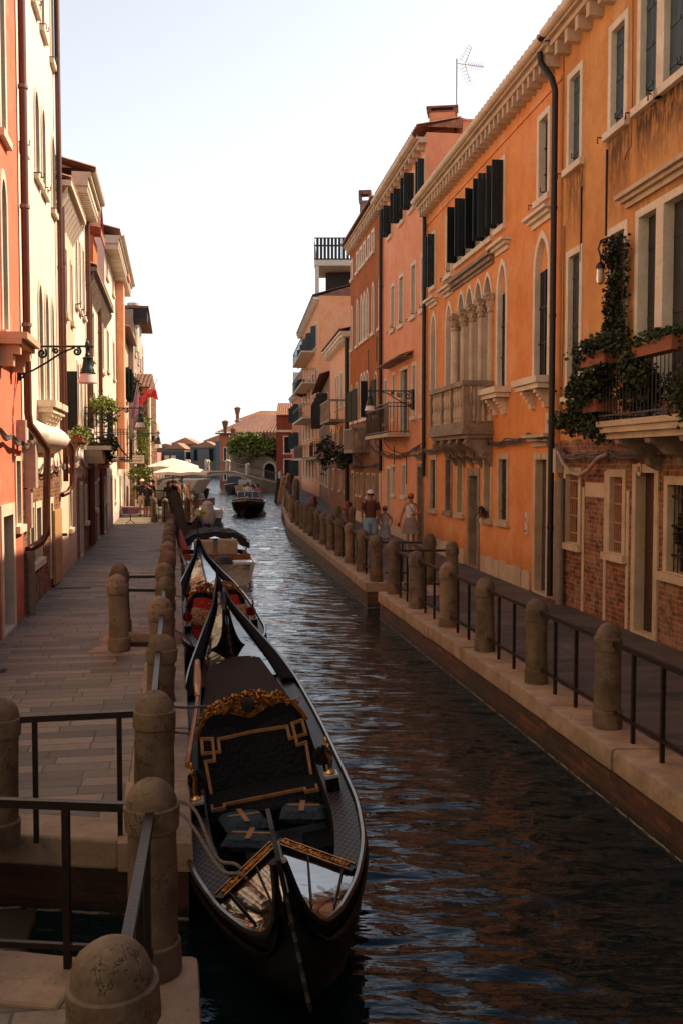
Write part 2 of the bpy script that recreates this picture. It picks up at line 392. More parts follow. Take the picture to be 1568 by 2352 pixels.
        if hood:
            zt = vt + hood; g = MB()
            g.box(u0 - .06, u1 + .06, -.05, 0.01, zt, zt + .1); g.box(u0 - .13, u1 + .13, -.13, .01, zt + .103, zt + .17); g.box(u0 - .2, u1 + .2, -.22, .01, zt + .173, zt + .24)
            g.build('hood_mould', tm, w)
        if grille:
            g = MB(); gm, nb, hb = grille
            for k in range(nb):
                uu = i0 + (i1 - i0) * (k + .5) / nb; g.tube([(uu, .06, v0 + .02), (uu, .06, it)], .009, 5)
            for k in range(hb):
                zz = v0 + (it - v0) * (k + .6) / hb; g.box(i0, i1, .045, .075, zz - .015, zz + .015)
            g.build('grille', gm, w)
        if shut:
            ang0, ang1 = shut; h = it - v0; lw = (i1 - i0) / 2 + .04
            for (hu, an, sgn) in ((i0, ang0, 1), (i1, ang1, -1)):
                if an is None: continue
                a = radians(an)
                m = Matrix.Translation((hu, -proud - .01, v0 + .01)) @ Matrix.Rotation(-a if sgn > 0 else a + pi, 4, 'Z')
                plank_leaf(lw, h, m, 3).build('shutter', SHK, w)
        if hooks:
            g = MB()
            g.tube([(u0 - .12, .0, v0 - .03), (u0 - .12, -.14, v0 - .03), (u0 - .12, -.14, v0 - .13)], .013, 5)
            g.tube([(i1 - .1, .08, v0 + .06), (i1 - .1, -.12, v0 + .06), (i1 - .1, -.12, v0 + .14)], .013, 5)
            g.build('shutter_hook', IRON, w)
        return w
    def cornice(s, z, pr=.3, h=.3, brk=None, mat=None, gutter=True, name='cornice', dent=(.12, .2, .16)):
        mb = MB(); m = mat or STONEL; L = s.L
        mb.box(0, L, -pr, .02, z, z + h * .35); mb.box(0, L, -pr - .08, .02, z + h * .35 + .001, z + h * .6)
        if brk:
            w, hh, dp = dent; n = int(L / brk)
            for i in range(n):
                uu = (i + .5) * L / n; mb.box(uu - w / 2, uu + w / 2, -pr + .02, .02, z - hh, z - .001)
        o = mb.build(name, m, s.root)
        if gutter:
            g = MB(); r = .085; y = -pr - .12; zc = z + h * .6 + .07
            prof = [(y + r * cos(a), zc + r * sin(a)) for a in [pi + pi * k / 8 for k in range(9)]]
            g.loft([[(0, p[0], p[1]) for p in prof], [(L, p[0], p[1]) for p in prof]])
            prof2 = [(y + (r + .01) * cos(a), zc + (r + .01) * sin(a)) for a in [pi + pi * k / 8 for k in range(9)]]
            g.loft([[(0, p[0], p[1]) for p in prof2], [(L, p[0], p[1]) for p in prof2]])
            g.build('gutter', STONEL, s.root)
        return o
    def roof(s, z, over=.35, rise=1.4, run=None, mat=None, lip=.16, waves=True):
        run = run or s.depth; L = s.L; mb = MB(); m = mat or TILED
        if not waves:
            mb.add([(0, -over, z), (L, -over, z), (L, run / 2, z + rise), (0, run / 2, z + rise)], [(0, 1, 2, 3)])
            mb.add([(0, run, z), (L, run, z), (L, run / 2, z + rise), (0, run / 2, z + rise)], [(0, 1, 2, 3)])
        else:
            n = max(6, int(L / .24)) * 4; r0, r1 = [], []; und0 = []
            for i in range(n + 1):
                uu = L * i / n; w = .06 * abs(sin(i * pi / 4)) if True else 0
                r0.append((uu, -over, z + w + .03)); r1.append((uu, run / 2, z + rise + w + .03))
            mb.loft([r0, r1], False)
            mb.add([(0, -over, z), (L, -over, z), (L, run / 2, z + rise), (0, run / 2, z + rise)], [(0, 1, 2, 3)])
            mb.add([(0, run, z), (L, run, z), (L, run / 2, z + rise), (0, run / 2, z + rise)], [(0, 1, 2, 3)])
            for i in range(0, n, 4):
                mb.add([r0[i], r0[i + 1], r0[i + 2], r0[i + 3], r0[i + 4], (r0[i + 4][0], -over, z), (r0[i][0], -over, z)], [(0, 1, 2, 3, 4, 5, 6)])
        mb.add([(0, 0, z - .01), (0, run, z - .01), (0, run / 2, z + rise - .01)], [(0, 1, 2)])
        mb.add([(L, 0, z - .01), (L, run, z - .01), (L, run / 2, z + rise - .01)], [(0, 1, 2)])
        return mb.build('roof', m, s.root, fix=False)
    def pipe(s, u, z0, z1, r=.07, y=-.1, mat=None, pts=None, name='downpipe'):
        mb = MB(); P = pts or [(u, y, z0), (u, y, z1)]
        mb.tube(P, r, 10)
        for k in range(int((z1 - z0) / 2)):
            zz = z0 + 1 + 2 * k; mb.lathe([(r * 1.15, zz - .03), (r * 1.15, zz + .03)], s.pxy(P, zz) + (0,), 10)
        return mb.build(name, mat or PIPEK, s.root)
    def pxy(s, P, z):
        for a, b in zip(P, P[1:]):
            lo, hi = min(a[2], b[2]), max(a[2], b[2])
            if lo <= z <= hi and hi - lo > .5: return (a[0], a[1])
        return (P[0][0], P[0][1])
    def finish(s):
        L, H, z0 = s.L, s.H, s.base
        us = sorted({0, L, *[min(max(h[0], 0), L) for h in s.holes], *[min(max(h[1], 0), L) for h in s.holes]})
        vs = sorted({z0, H, *[min(max(h[2], z0), H) for h in s.holes], *[min(max(h[3], z0), H) for h in s.holes]})
        mb = MB(); idx = {}
        for i, a in enumerate(us):
            for j, b in enumerate(vs): idx[i, j] = len(mb.v); mb.v.append((a, 0, b))
        for i in range(len(us) - 1):
            for j in range(len(vs) - 1):
                cu, cv = (us[i] + us[i + 1]) / 2, (vs[j] + vs[j + 1]) / 2
                if any(h[0] - 1e-6 < cu < h[1] + 1e-6 and h[2] - 1e-6 < cv < h[3] + 1e-6 for h in s.holes): continue
                mb.f.append((idx[i, j], idx[i + 1, j], idx[i + 1, j + 1], idx[i, j + 1])); mb.sm.append(False)
        for q in s.tris:
            mb.add(q, [(0, 1, 2, 3)])
        D = s.depth
        mb.add([(0, 0, z0), (0, D, z0), (0, D, H), (0, 0, H)], [(0, 1, 2, 3)])
        mb.add([(L, 0, z0), (L, D, z0), (L, D, H), (L, 0, H)], [(0, 1, 2, 3)])
        mb.add([(0, D, z0), (L, D, z0), (L, D, H), (0, D, H)], [(0, 1, 2, 3)])
        mb.add([(0, 0, H), (L, 0, H), (L, D, H), (0, D, H)], [(0, 1, 2, 3)])
        return mb.build('wall', s.mat, s.root, fix=False)
# ---------------------------------------------------------------- water, quays
def watermat():
    m, nt, b = newmat('canal_water')
    b.inputs['Base Color'].default_value = (.003, .010, .012, 1); b.inputs['Roughness'].default_value = .02; b.inputs['IOR'].default_value = 1.34
    v = coords(nt, (1, 1, 1), (0, 0, -.15))
    v2 = coords(nt, (.8, 2.3, 1), (0, 0, -.1))
    h = mth(nt, 'ADD', mth(nt, 'MULTIPLY', noi(nt, v2, 1.7, 1, .4), 1.0), mth(nt, 'ADD', mth(nt, 'MULTIPLY', noi(nt, v2, 4.2, 1, .4), .3), mth(nt, 'MULTIPLY', noi(nt, v2, 10, 2, .5), .09)))
    bump(nt, b, h, .6, .085)
    return m
WM = watermat()
mb = MB(); nx, ny = 190, 640
ys = [2.5 * (130 / 2.5) ** (j / ny) for j in range(ny + 1)]
for j, y in enumerate(ys):
    for i in range(nx + 1):
        x = -.171 * y - 6 - y * .02 + (12 + y * .12) * i / nx
        nr = min(1, max(0, (26 - y) / 16)); a = nr * (.030 * noise.noise(Vector((x * 1.1, y * 2.1, 11))) + .020 * noise.noise(Vector((x * 2.7, y * 5.2, 15))) + .008 * noise.noise(Vector((x * 6, y * 11, 19)))) + (1 - .75 * nr) * (.042 * noise.noise(Vector((x * .6, y * 1.8, 0))) + .026 * noise.noise(Vector((x * 1.4 + 9, y * 4.1, 2))) + .011 * noise.noise(Vector((x * 3.0, y * 8, 5))) + .004 * noise.noise(Vector((x * 5.5, y * 15, 7))))
        mb.v.append((x, y, WATER + a * max(.6, 1 - y / 120)))
for j in range(ny):
    for i in range(nx):
        k = j * (nx + 1) + i; mb.f.append((k, k + 1, k + nx + 2, k + nx + 1)); mb.sm.append(True)
tag(mb.build('canal_water', WM, fix=False), kind='structure')
mb = MB(); z = WATER - .03
mb.quad((-900, 126, z), (900, 126, z), (900, 2500, z), (-900, 2500, z))
mb.quad((-40, -8, z - .02), (40, -8, z - .02), (40, 127, z - .02), (-40, 127, z - .02))
tag(mb.build('lagoon_water', WM, fix=False), kind='structure')
# quay edges (x of the outer lip of the coping)
def eL(d): return -1.33 - .168 * (d - 6.83) + .28
def bL(d): return -1.33 - .168 * (d - 6.83)
def bR(d):
    pts = [(0, 4.1), (9.6, 2.63), (19.5, 1.04), (21.4, .76), (42, -2.03), (57.5, -3.25), (77, -4.3), (104, -5.4)]
    for (a, b), (c, e) in zip(pts, pts[1:]):
        if d <= c: return b + (e - b) * (d - a) / (c - a)
    return pts[-1][1]
def eR(d): return bR(d) - .27
PAVL = paving('stone_slab_paving', ANG, .56, .21, (.29, .21, .145), (.10, .078, .058)); PAVR = paving('grey_slab_paving', 0.135, .56, .2, (.105, .076, .06), (.03, .025, .021))
QB = simple('wet_quay_brick', (.03, .02, .014), .7, bs=.2)
def qb():
    m, nt, b = newmat('wet_quay_brick'); o = sepz(nt)
    cb = N(nt, 'CombineXYZ'); nt.links.new(o[1], cb.inputs[0]); nt.links.new(o[2], cb.inputs[1])
    br = N(nt, 'TexBrick'); br.inputs['Scale'].default_value = 1; br.inputs['Brick Width'].default_value = .26; br.inputs['Row Height'].default_value = .075
    br.inputs['Color1'].default_value = (.17, .055, .025, 1); br.inputs['Color2'].default_value = (.06, .022, .012, 1); br.inputs['Mortar'].default_value = (.05, .035, .025, 1); br.inputs['Mortar Size'].default_value = .008
    nt.links.new(cb.outputs[0], br.inputs['Vector'])
    v = coords(nt); c = mixc(nt, mp_range(nt, noi(nt, v, 2, 6), .4, .65, 0, .8), br.outputs['Color'], (.025, .02, .012))
    low = mp_range(nt, mth(nt, 'ADD', o[2], mth(nt, 'MULTIPLY', noi(nt, v, 4, 4), .2)), -.42, -.3, 1, 0)
    c = mixc(nt, low, c, (.008, .009, .005)); fo = mth(nt, 'ABSOLUTE', mth(nt, 'ADD', mth(nt, 'ADD', o[2], mth(nt, 'MULTIPLY', noi(nt, v, 6, 3), .05)), .49)); c = mixc(nt, mth(nt, 'MULTIPLY', mp_range(nt, fo, .004, .013, 1, 0), mp_range(nt, noi(nt, v, 9, 3), .4, .55)), c, (.3, .27, .22)); nt.links.new(c, b.inputs['Base Color']); b.inputs['Roughness'].default_value = .55
    bump(nt, b, mth(nt, 'SUBTRACT', noi(nt, v, 14, 5), br.outputs['Fac']), .5, .015); return m
QB = qb()
def poly_top(name, pts, z, mat):
    return tag(MB().add([(p[0], p[1], z) for p in pts], [tuple(range(len(pts)))]).build(name, mat, fix=False), kind='structure')
# left walkway: notches N1 (d 5.12-6.6) and N2 (13.95-14.95)
cw = .52
def li(d): return eL(d) - cw
BX = -70
poly_top('pavement', [(BX, -6), (li(-6), -6), (li(5.1), 5.1), (-4.2, 5.1 + .6), (-4.2, 7.1), (li(6.95), 6.95), (li(13.6), 13.6), (-3.16, 13.8), (-3.36, 15.1), (li(15.2), 15.2), (li(38), 38), (-7.3, 42.6), (-8.7, 42.6), (-10.3, 52), (-13, 70), (-19, 106), (BX, 106)], 0, PAVL)
poly_top('terrace_pavement', [(-8.7, 42.6), (-6.55, 42.9), (-8.2, 60), (-13, 92), (-18, 106), (-19, 106), (-13, 70), (-10.3, 52)], -.004, PAVL)
def coping(name, edge, d0, d1, step, side, h=.2, w=cw, z=.03):
    mb = MB(); rnd = random.Random(int(d0 * 10)); d = d0
    while d < d1 - .05:
        e = min(d + step * rnd.uniform(.8, 1.25), d1)
        if d1 - e < .4: e = d1
        x0, x1 = edge(d + .01), edge(e - .01); zz = z + rnd.uniform(-.006, .006); j = rnd.uniform(-.012, .012)
        iw = -w if side == 'L' else w; r = .03 * (1 if side == 'L' else -1)
        n = 6; rows = []
        for k in range(n + 1):
            t = k / n; dd = d + .01 + (e - d - .02) * t; xx = x0 + (x1 - x0) * t + j + .006 * noise.noise(Vector((dd * 5, 0, 3)))
            er = .012 * noise.noise(Vector((dd * 7, 1, 8)))
            rows.append([(xx + iw, dd, zz), (xx - r * 1.1 + er, dd, zz), (xx - r * .3, dd, zz - .012 + er * .5), (xx, dd, zz - .04), (xx + er * .5, dd, zz - h), (xx + iw, dd, zz - h)])
        mb.loft(rows, True, True, True); d = e
    o = mb.build(name, COPE, fix=False)
    return tag(o, kind='structure')
coping('quay_coping', eL, 1.0, 5.1, 1.3, 'L'); coping('quay_coping', eL, 6.62, 13.85, 1.6, 'L'); coping('quay_coping', eL, 15.0, 38.2, 1.7, 'L')
def walls(name, segs, z0=-1.4, z1=-.12, mat=None):
    mb = MB()
    for (a, b) in segs:
        mb.quad((a[0], a[1], z0), (b[0], b[1], z0), (b[0], b[1], z1), (a[0], a[1], z1))
    return tag(mb.build(name, mat or QB, fix=False), kind='structure')
i_ = .035
walls('quay_wall', [((eL(-3) - i_, -3), (eL(5.08) - i_, 5.08)), ((eL(5.08) - i_, 5.08), (-6, 5.9)), ((-6, 7.3), (eL(6.66) - i_, 6.66)), ((eL(6.66) - i_, 6.66), (eL(13.83) - i_, 13.83)),
    ((eL(13.83) - i_, 13.83), (-3.15, 13.95)), ((-3.15, 13.95), (-3.35, 14.95)), ((-3.35, 14.95), (eL(15.02) - i_, 15.02)), ((eL(15.02) - i_, 15.02), (eL(38.2) - i_, 38.2)),
    ((eL(38.2) - i_, 38.2), (-7.3, 38.9)), ((-7.3, 38.9), (-8.2, 42.7)), ((-8.2, 42.7), (-6.55, 42.9)), ((-6.55, 42.9), (-8.2, 60)), ((-8.2, 60), (-13, 92)), ((-13, 92), (-18, 106))])
# copings running inland along the notches
def block(name, p, q, w, z0, z1, mat=None, kind='structure'):
    """block of width w to the left of p->q"""
    p, q = Vector(p), Vector(q); t = (q - p).normalized(); n = Vector((-t.y, t.x)) * w
    P = [p, q, q + n, p + n]
    mb = MB(); vs = [(a.x, a.y, z0) for a in P] + [(a.x, a.y, z1) for a in P]
    mb.add(vs, [(3, 2, 1, 0), (4, 5, 6, 7), (0, 1, 5, 4), (1, 2, 6, 5), (2, 3, 7, 6), (3, 0, 4, 7)])
    o = mb.build(name, mat or COPE); bev(o, .03, 3)
    return tag(o, kind=kind) if kind else o
block('quay_coping', (-6, 7.3), (eL(6.62) - .54, 6.7), .42, -.2, .026)
block('quay_coping', (eL(5.1) - .54, 5.09), (-6, 5.83), .48, -.2, .026)
block('quay_coping', (-3.2, 13.86), (li(13.86) - .01, 13.86), .01, -.2, .02)
block('quay_coping', (li(13.4), 13.42), (-3.55, 13.5), -.42, -.2, .02)
block('quay_coping', (-3.62, 15.05), (li(15.0), 15.0), .34, -.2, .02)
block('quay_coping', (-3.12, 13.95), (-3.3, 14.95), .34, -.2, .024)
block('water_steps', (-3.15, 14.0), (-3.3, 14.9), -.45, -.6, -.22, STONED)
block('water_steps', (-2.7, 5.45), (-2.9, 6.9), 1.6, -.9, -.40, STONED)
block('water_steps', (-1.95, 5.35), (-2.15, 6.85), .8, -.9, -.52, simple('slimy_step_stone', (.06, .04, .022), .5, 0, (.03, .022, .014), 3))
# right walkway: notch d 19.75 - 21.1
def ri(d): return eR(d) + cw
pts = [(ri(0), -2), (ri(9.6), 9.6), (ri(19.5), 19.55), (2.2, 19.5), (2.0, 21.4), (ri(21.4), 21.35)] + [(ri(d), d) for d in (42, 57.5, 77, 104)]
poly_top('pavement', pts + [(70, 104), (70, -2)], 0, PAVR)
coping('quay_coping', eR, 1.0, 19.75, 1.5, 'R'); coping('quay_coping', eR, 21.15, 104, 1.8, 'R')
# fill the strip between coping of the notch
block('quay_coping', (1.9, 19.5), (2.16, 19.5), .001, -.2, .0)
block('quay_coping', (ri(19.6) + .01, 19.33), (2.3, 19.33), .42, -.2, .024)
block('quay_coping', (ri(21.3) + .01, 21.15), (2.1, 21.15), .42, -.2, .024)
block('quay_coping', (1.85, 19.78), (1.66, 21.12), -.34, -.2, .02)
block('water_steps', (1.35, 19.8), (1.2, 21.1), -.45, -.9, -.25, STONED)
segs = [((eR(-3) + i_, -3), (eR(9.6) + i_, 9.6)), ((eR(9.6) + i_, 9.6), (eR(19.5) + i_, 19.5)), ((eR(19.5) + i_, 19.5), (eR(19.73) + i_, 19.73)), ((eR(19.73) + i_, 19.73), (1.85, 19.75)), ((1.85, 19.75), (1.66, 21.15)), ((1.66, 21.15), (eR(21.17) + i_, 21.17))]
dd = [21.17, 42, 57.5, 77, 104]
segs += [((eR(a) + i_, a), (eR(b) + i_, b)) for a, b in zip(dd, dd[1:])] + [((eR(104), 104), (40, 104))]
walls('quay_wall', segs)
# far banks
poly_top('far_bank', [(-7.6, 113), (60, 113), (60, 260), (-7.0, 260)], -.1, PAVR)
walls('far_bank_wall', [((-7.6, 260), (-7.6, 113)), ((-7.6, 113), (60, 113))], z1=-.1)
poly_top('far_shore', [(-160, 210), (-7.1, 210), (-7.1, 300), (-160, 300)], -.11, PAVR)
walls('far_shore_wall', [((-160, 210), (-7.1, 210))], z1=-.11)
# ---------------------------------------------------------------- bollards
def bollard_mesh(i):
    rnd = random.Random(i); r = .132; mb = MB()
    prof = [(r * 1.12, 0), (r * 1.12, .17), (r * 1.02, .18), (r * 1.0, .5), (r * .98, .775), (r * 1.1, .78), (r * 1.11, .90)]
    prof += [(r * 1.0 * cos(a), .905 + .14 * sin(a)) for a in [pi / 2 * k / 7 for k in range(8)]]
    prof[-1] = (.004, 1.05)
    mb.lathe([(0.001, -.03)] + prof, n=22)
    vs = []
    for v in mb.v:
        p = Vector(v); q = noise.noise(p * 5 + Vector((i * 9, 0, 0))) * .014 + noise.noise(p * 20 + Vector((i * 9, 0, 0))) * .003
        f = 1 + q / max(.05, sqrt(p.x ** 2 + p.y ** 2)) if p.z < 1 else 1
        vs.append((p.x * f, p.y * f, p.z + q * .3))
    mb.v = vs
    return mb
BOLL3 = stone('dark_stained_bollard_stone', (.18, .125, .075), (.09, .06, .036), (.02, .018, .01), 1, scale=4); BOLL4 = stone('pinkish_bollard_stone', (.30, .195, .13), (.17, .105, .065), (.03, .02, .012), .9, scale=3)
BM = [bollard_mesh(i).build('stone_bollard', (BOLL2, BOLL, BOLL3, BOLL, BOLL4, BOLL2, BOLL)[i]) for i in range(7)]
bcount = [0]
def bollard(x, y, label, group, rz=None):
    k = bcount[0]; bcount[0] += 1
    o = BM[k] if k < 7 else BM[(k * 5 + k // 7) % 7].copy()
    if k >= 7: COL.objects.link(o)
    o.location = (x, y, .03); o.rotation_euler = (random.uniform(-.025, .025), random.uniform(-.025, .025), rz if rz is not None else k * 1.3)
    s_ = random.uniform(.95, 1.05); o.scale = (s_, s_, random.uniform(.965, 1.03))
    return tag(o, label, 'bollard', group)
ORD = 'nearest second third fourth fifth sixth seventh eighth ninth tenth eleventh twelfth thirteenth fourteenth fifteenth sixteenth seventeenth eighteenth nineteenth twentieth twenty-first twenty-second twenty-third twenty-fourth twenty-fifth'.split()
GL, GR_ = 'stone bollards along the left quay', 'stone bollards along the right quay'
def railing(p, q, label, group, posts=(.12, .45, .78), zt=.87, zb=.2, r0=.17, mat=None):
    """iron railing between two bollards: flat top rail, lower rail, square posts"""
    p, q = Vector(p), Vector(q); t = (q - p); L = t.length; t.normalize()
    e = empty('iron_railing', (p.x, p.y, .02), atan2(t.y, t.x), label, 'railing', group)
    m = mat or IRON
    MB().box(r0 - .04, L - r0 + .04, -.022, .022, zt - .022, zt + .022).build('top_rail', m, e)
    if zb: MB().box(r0 + L * .02, L - r0, -.014, .014, zb - .016, zb + .016).build('lower_rail', m, e)
    for k, f in enumerate(posts):
        u = L * f if f > .2 else r0 + .02
        MB().box(u - .018, u + .018, -.017, .017, 0, zt - .02).build('post', m, e)
    return e
# right row
rd = [7.7, 9.6, 11.55, 13.55, 15.5, 17.55, 19.45]
rb = []
for i, d in enumerate(rd):
    o = bollard(bR(d), d, f'{ORD[i]} stone bollard of the right quay counted from the camera' if i else 'stone bollard at the right edge of the photo with the nearest right railing', GR_); rb.append((bR(d), d))
for i, (a, b) in enumerate(zip(rb, rb[1:])):
    railing(a, b, f'black iron railing between the {ORD[i]} and {ORD[i+1]} bollards of the right quay', 'iron railings along the right quay', (.12, .4, .7))
rd2 = [21.4, 23.4, 25.4, 27.3, 29.3, 31.1, 32.9, 34.6]
rb2 = [(bR(d), d) for d in rd2]
for i, (x, d) in enumerate(rb2): bollard(x, d, f'stone bollard of the right quay, {ORD[i]} beyond the water steps', GR_)
for i, (a, b) in enumerate(zip(rb2, rb2[1:])):
    railing(a, b, f'black iron railing beyond the right water steps, {ORD[i]} span past them', 'iron railings along the right quay', (.12, .4, .7))
rd3 = [36, 38, 40, 42.2, 44.5, 47, 50, 53, 56, 59, 63, 67, 72, 77]
for i, d in enumerate(rd3):
    o = bollard(bR(d), d, 'thick stone bollard where the right quay starts to bend' if i == 0 else f'small distant bollard on the bend of the right quay, {ORD[i]} of that far run', GR_)
    if i == 0: o.scale = (1.35, 1.35, 1.1)
bollard(1.9, 21.35, 'inner stone bollard at the far side of the right water steps', GR_); bollard(2.2, 19.45, 'inner stone bollard at the near side of the right water steps', GR_)
railing(rb[-1], (2.2, 19.45), 'black iron railing closing the near side of the right water steps', 'iron railings along the right quay', (.5,)); railing(rb2[0], (1.9, 21.35), 'black iron railing closing the far side of the right water steps', 'iron railings along the right quay', (.5,))
# a wide bollard plus two standing on the walkway
for x, d, t in ((-.75, 36.0, 'left'), (-.25, 35.2, 'right')):
    bollard(x + .6, d, f'dark stone bollard in mid walkway beside the red post, {t} of two', GR_)
for x, d, t in ((-2.75, 60, 'nearer'), (-4.0, 76, 'farther')):
    o = bollard(x, d, f'tall pale bollard on the far right walkway, {t} of two', GR_); o.scale = (1.3, 1.3, 1.5)
# left row
ld = [3.14, 4.93]
for d, t in zip(ld, ('huge domed stone bollard cut off by the bottom edge of the photo', 'dark domed stone bollard at the near corner of the left water steps')): bollard(bL(d) - (.03 if d < 4 else -.04), d, t, GL)
ldd = [6.83, 9.1, 11.3, 13.55, 15.2, 17.2, 19.3, 21.4, 23.6, 25.6, 27.5, 29.4, 31.4, 33.2, 35.2, 37.1]
lb = [(bL(d), d) for d in ldd]
for i, (x, d) in enumerate(lb): bollard(x, d, 'pale clean stone bollard at the far corner of the near water steps' if i == 0 else f'stone bollard of the left quay, {ORD[i-1]} past the pale one', GL)
ir = 'iron railings along the left quay'
railing((bL(3.14) - .03, 3.14), (bL(4.93) + .04, 4.93), 'iron railing with worn shiny top between the two nearest left bollards', ir, (.3, .55, .8))
for i, (a, b) in enumerate(zip(lb, lb[1:])):
    if i == 3: continue
    railing(a, b, f'iron railing of the left quay, {ORD[i]} span past the pale bollard', ir, (.12, .45, .75), zb=.2)
bollard(-2.36, 6.62, 'pale stone bollard cut off by the left edge of the photo', GL)
bollard(-3.1, 13.6, 'inner left quay bollard standing free, nearer of the pair', GL); bollard(-3.42, 15.15, 'inner left quay bollard standing free, farther of the pair', GL)
railing((-2.36, 6.62), lb[0], 'rusty black iron railing between the two pale left bollards', ir, (.24, .78), zb=None)
bollard(-2.3, 5.06, 'stone bollard beyond the left edge of the photo', GL)
railing((-2.3, 5.06), (bL(4.93) + .04, 4.93), 'dark iron railing leading left from the dark near bollard', ir, (.66,), zb=.12)
railing((-3.1, 13.6), lb[3], 'short iron rail beside the inner left bollards, nearer of two', ir, (), zb=None, zt=.85); railing((-3.42, 15.15), lb[4], 'short iron rail beside the inner left bollards, farther of two', ir, (), zb=None, zt=.85)
# terrace edge
for i, (x, d) in enumerate(((-8.15, 42.7), (-7.75, 43.0), (-6.8, 43.2), (-7.4, 50))):
    o = bollard(x, d, f'sunlit bollard at the restaurant terrace edge, {ORD[i]} from the left' if i < 3 else f'terrace bollard by the moored boats, {ORD[i-3]} one', 'sunlit bollards of the terrace')
railing((-8.15, 42.7), (-6.8, 43.2), 'small black railing in front of the restaurant terrace', 'terrace railings', (.3, .45), zb=.2)
railing((-6.8, 43.2), (-7.4, 50), 'black railing along the canal side of the terrace', 'terrace railings', (.1, .3, .5, .7, .9), zb=.2)

# what stands behind the camera and closes the canyon there: the foot bridge the view is taken from
e = empty('foot_bridge', (-.6, 0, 0), .16, 'stone foot bridge the picture is taken from, behind the camera', 'bridge')
MB().box(-6, 7, -4.2, -.9, .75, 1.0).build('deck', STONED, e); MB().box(-6, 7, -4.2, -4.0, 1.0, 2.0).build('rear_parapet', STONED, e)
IRC = simple('cast_iron_cover', (.04, .034, .03), .6, .3)
for x, y, s_, t in ((-4.55, 12.3, .3, 'nearer of two in the left walkway'), (-5.6, 20.5, .34, 'farther of two in the left walkway')):
    e = empty('drain_cover', (x, y, .001), .17, f'small dark iron drain cover, {t}', 'drain cover', 'iron drain covers'); g = MB(); g.box(-s_, s_, -.11, .11, 0, .006); g.build('frame', IRC, e)
    g = MB()
    for k in range(7): g.box(-s_ + .05 + k * s_ * .27, -s_ + .09 + k * s_ * .27, -.08, .08, .006, .009)
    g.build('slots', DARK, e)
# ---------------------------------------------------------------- right row of houses
gR = 'houses along the right walkway'
def us(B, a, b): return (B.u(a), B.u(b))
MA = stucco('ochre_plaster_over_brick', (.68, .325, .115), (.50, .205, .06), brick_below=3.05,
            stains=[(.15, 1.1, 6.6, 7.9, .85), (2.0, 3.0, 6.4, 8.0, .85), (3.1, 7.0, 6.85, 8.05, 1.0), (3.1, 7, 6.3, 6.9, .7), (.4, 1.6, 3.0, 3.9, .7)])
A = Bld('ochre_house', 'ochre yellow house over bare brick ground floor at the right edge', 'R', 18.5, 4.0, 10.4, MA)
A.win(18.3, 17.55, 8.0, 9.7, 'shut', hooks=True); A.win(16.43, 15.68, 8.05, 9.75, 'shut', hooks=True)
A.win(15.33, 14.55, 8.07, 9.85, 'shut', hooks=True); A.win(14.55, 13.6, 8.07, 9.85, 'shut', hooks=True); A.win(12.5, 11.7, 8.07, 9.8, 'shut'); A.win(10.5, 9.7, 8.07, 9.8, 'shut')
A.win(18.25, 17.47, 3.85, 6.5, 'shutd'); A.win(16.36, 15.6, 4.3, 6.47, 'dark')
A.win(15.3, 14.47, 3.27, 6.5, 'shutd', sill=0, rev=.2); A.win(14.47, 13.5, 3.27, 6.5, 'shutd', sill=0, rev=.2)
A.win(12.5, 11.7, 3.9, 6.5, 'shutd'); A.win(10.5, 9.7, 3.9, 6.5, 'shutd')
A.win(18.25, 17.4, 1.17, 2.55, 'dark', grille=(RUST, 7, 4), trim=STONE, rev=.2, pane=GREYR); A.win(16.25, 15.52, 1.16, 2.53, 'dark', grille=(RUST, 7, 4), trim=STONE, rev=.2, pane=GREYR)
dA = A.win(15.27, 14.38, 0, 2.62, 'wood', name='door', trim=STONE, sill=0, rev=.2, fw=.13)
A.win(14.2, 13.35, 1.06, 2.45, 'dark', trim=STONE, rev=.2, grille=(IRON, 5, 3)); A.win(12.2, 11.3, 1.06, 2.45, 'dark', trim=STONE, grille=(IRON, 5, 3)); A.win(10, 9, 0, 2.6, 'wood', name='door', trim=STONE, sill=0, rev=.5)
A.finish()
g = MB(); a, b = A.u(15.62), A.u(13.3)
g.box(a, b, -.06, .01, 6.62, 6.7); g.box(a - .05, b, -.13, .01, 6.703, 6.76); g.box(a - .1, b, -.2, .01, 6.763, 6.83); g.build('hood_mould', STONE, A.root)
for uu in (17.2, 16.28): pass
g = MB()
for dd in (17.3, 16.33, 15.45, 14.42): g.box(A.u(dd) - .05, A.u(dd) + .05, -.012, .01, 0, 2.2 if dd != 16.33 else 2.5)
g.build('stone_pilaster_strip', STONE, A.root)
g = MB(); g.box(A.u(17.2), A.u(16.3), -.015, .01, 2.05, 2.3); g.build('stone_lintel_block', STONE, A.root)
A.cornice(10.3, .28, .3, .5, STONE, dent=(.14, .24, .22))
A.roof(10.66, .36, 1.6)
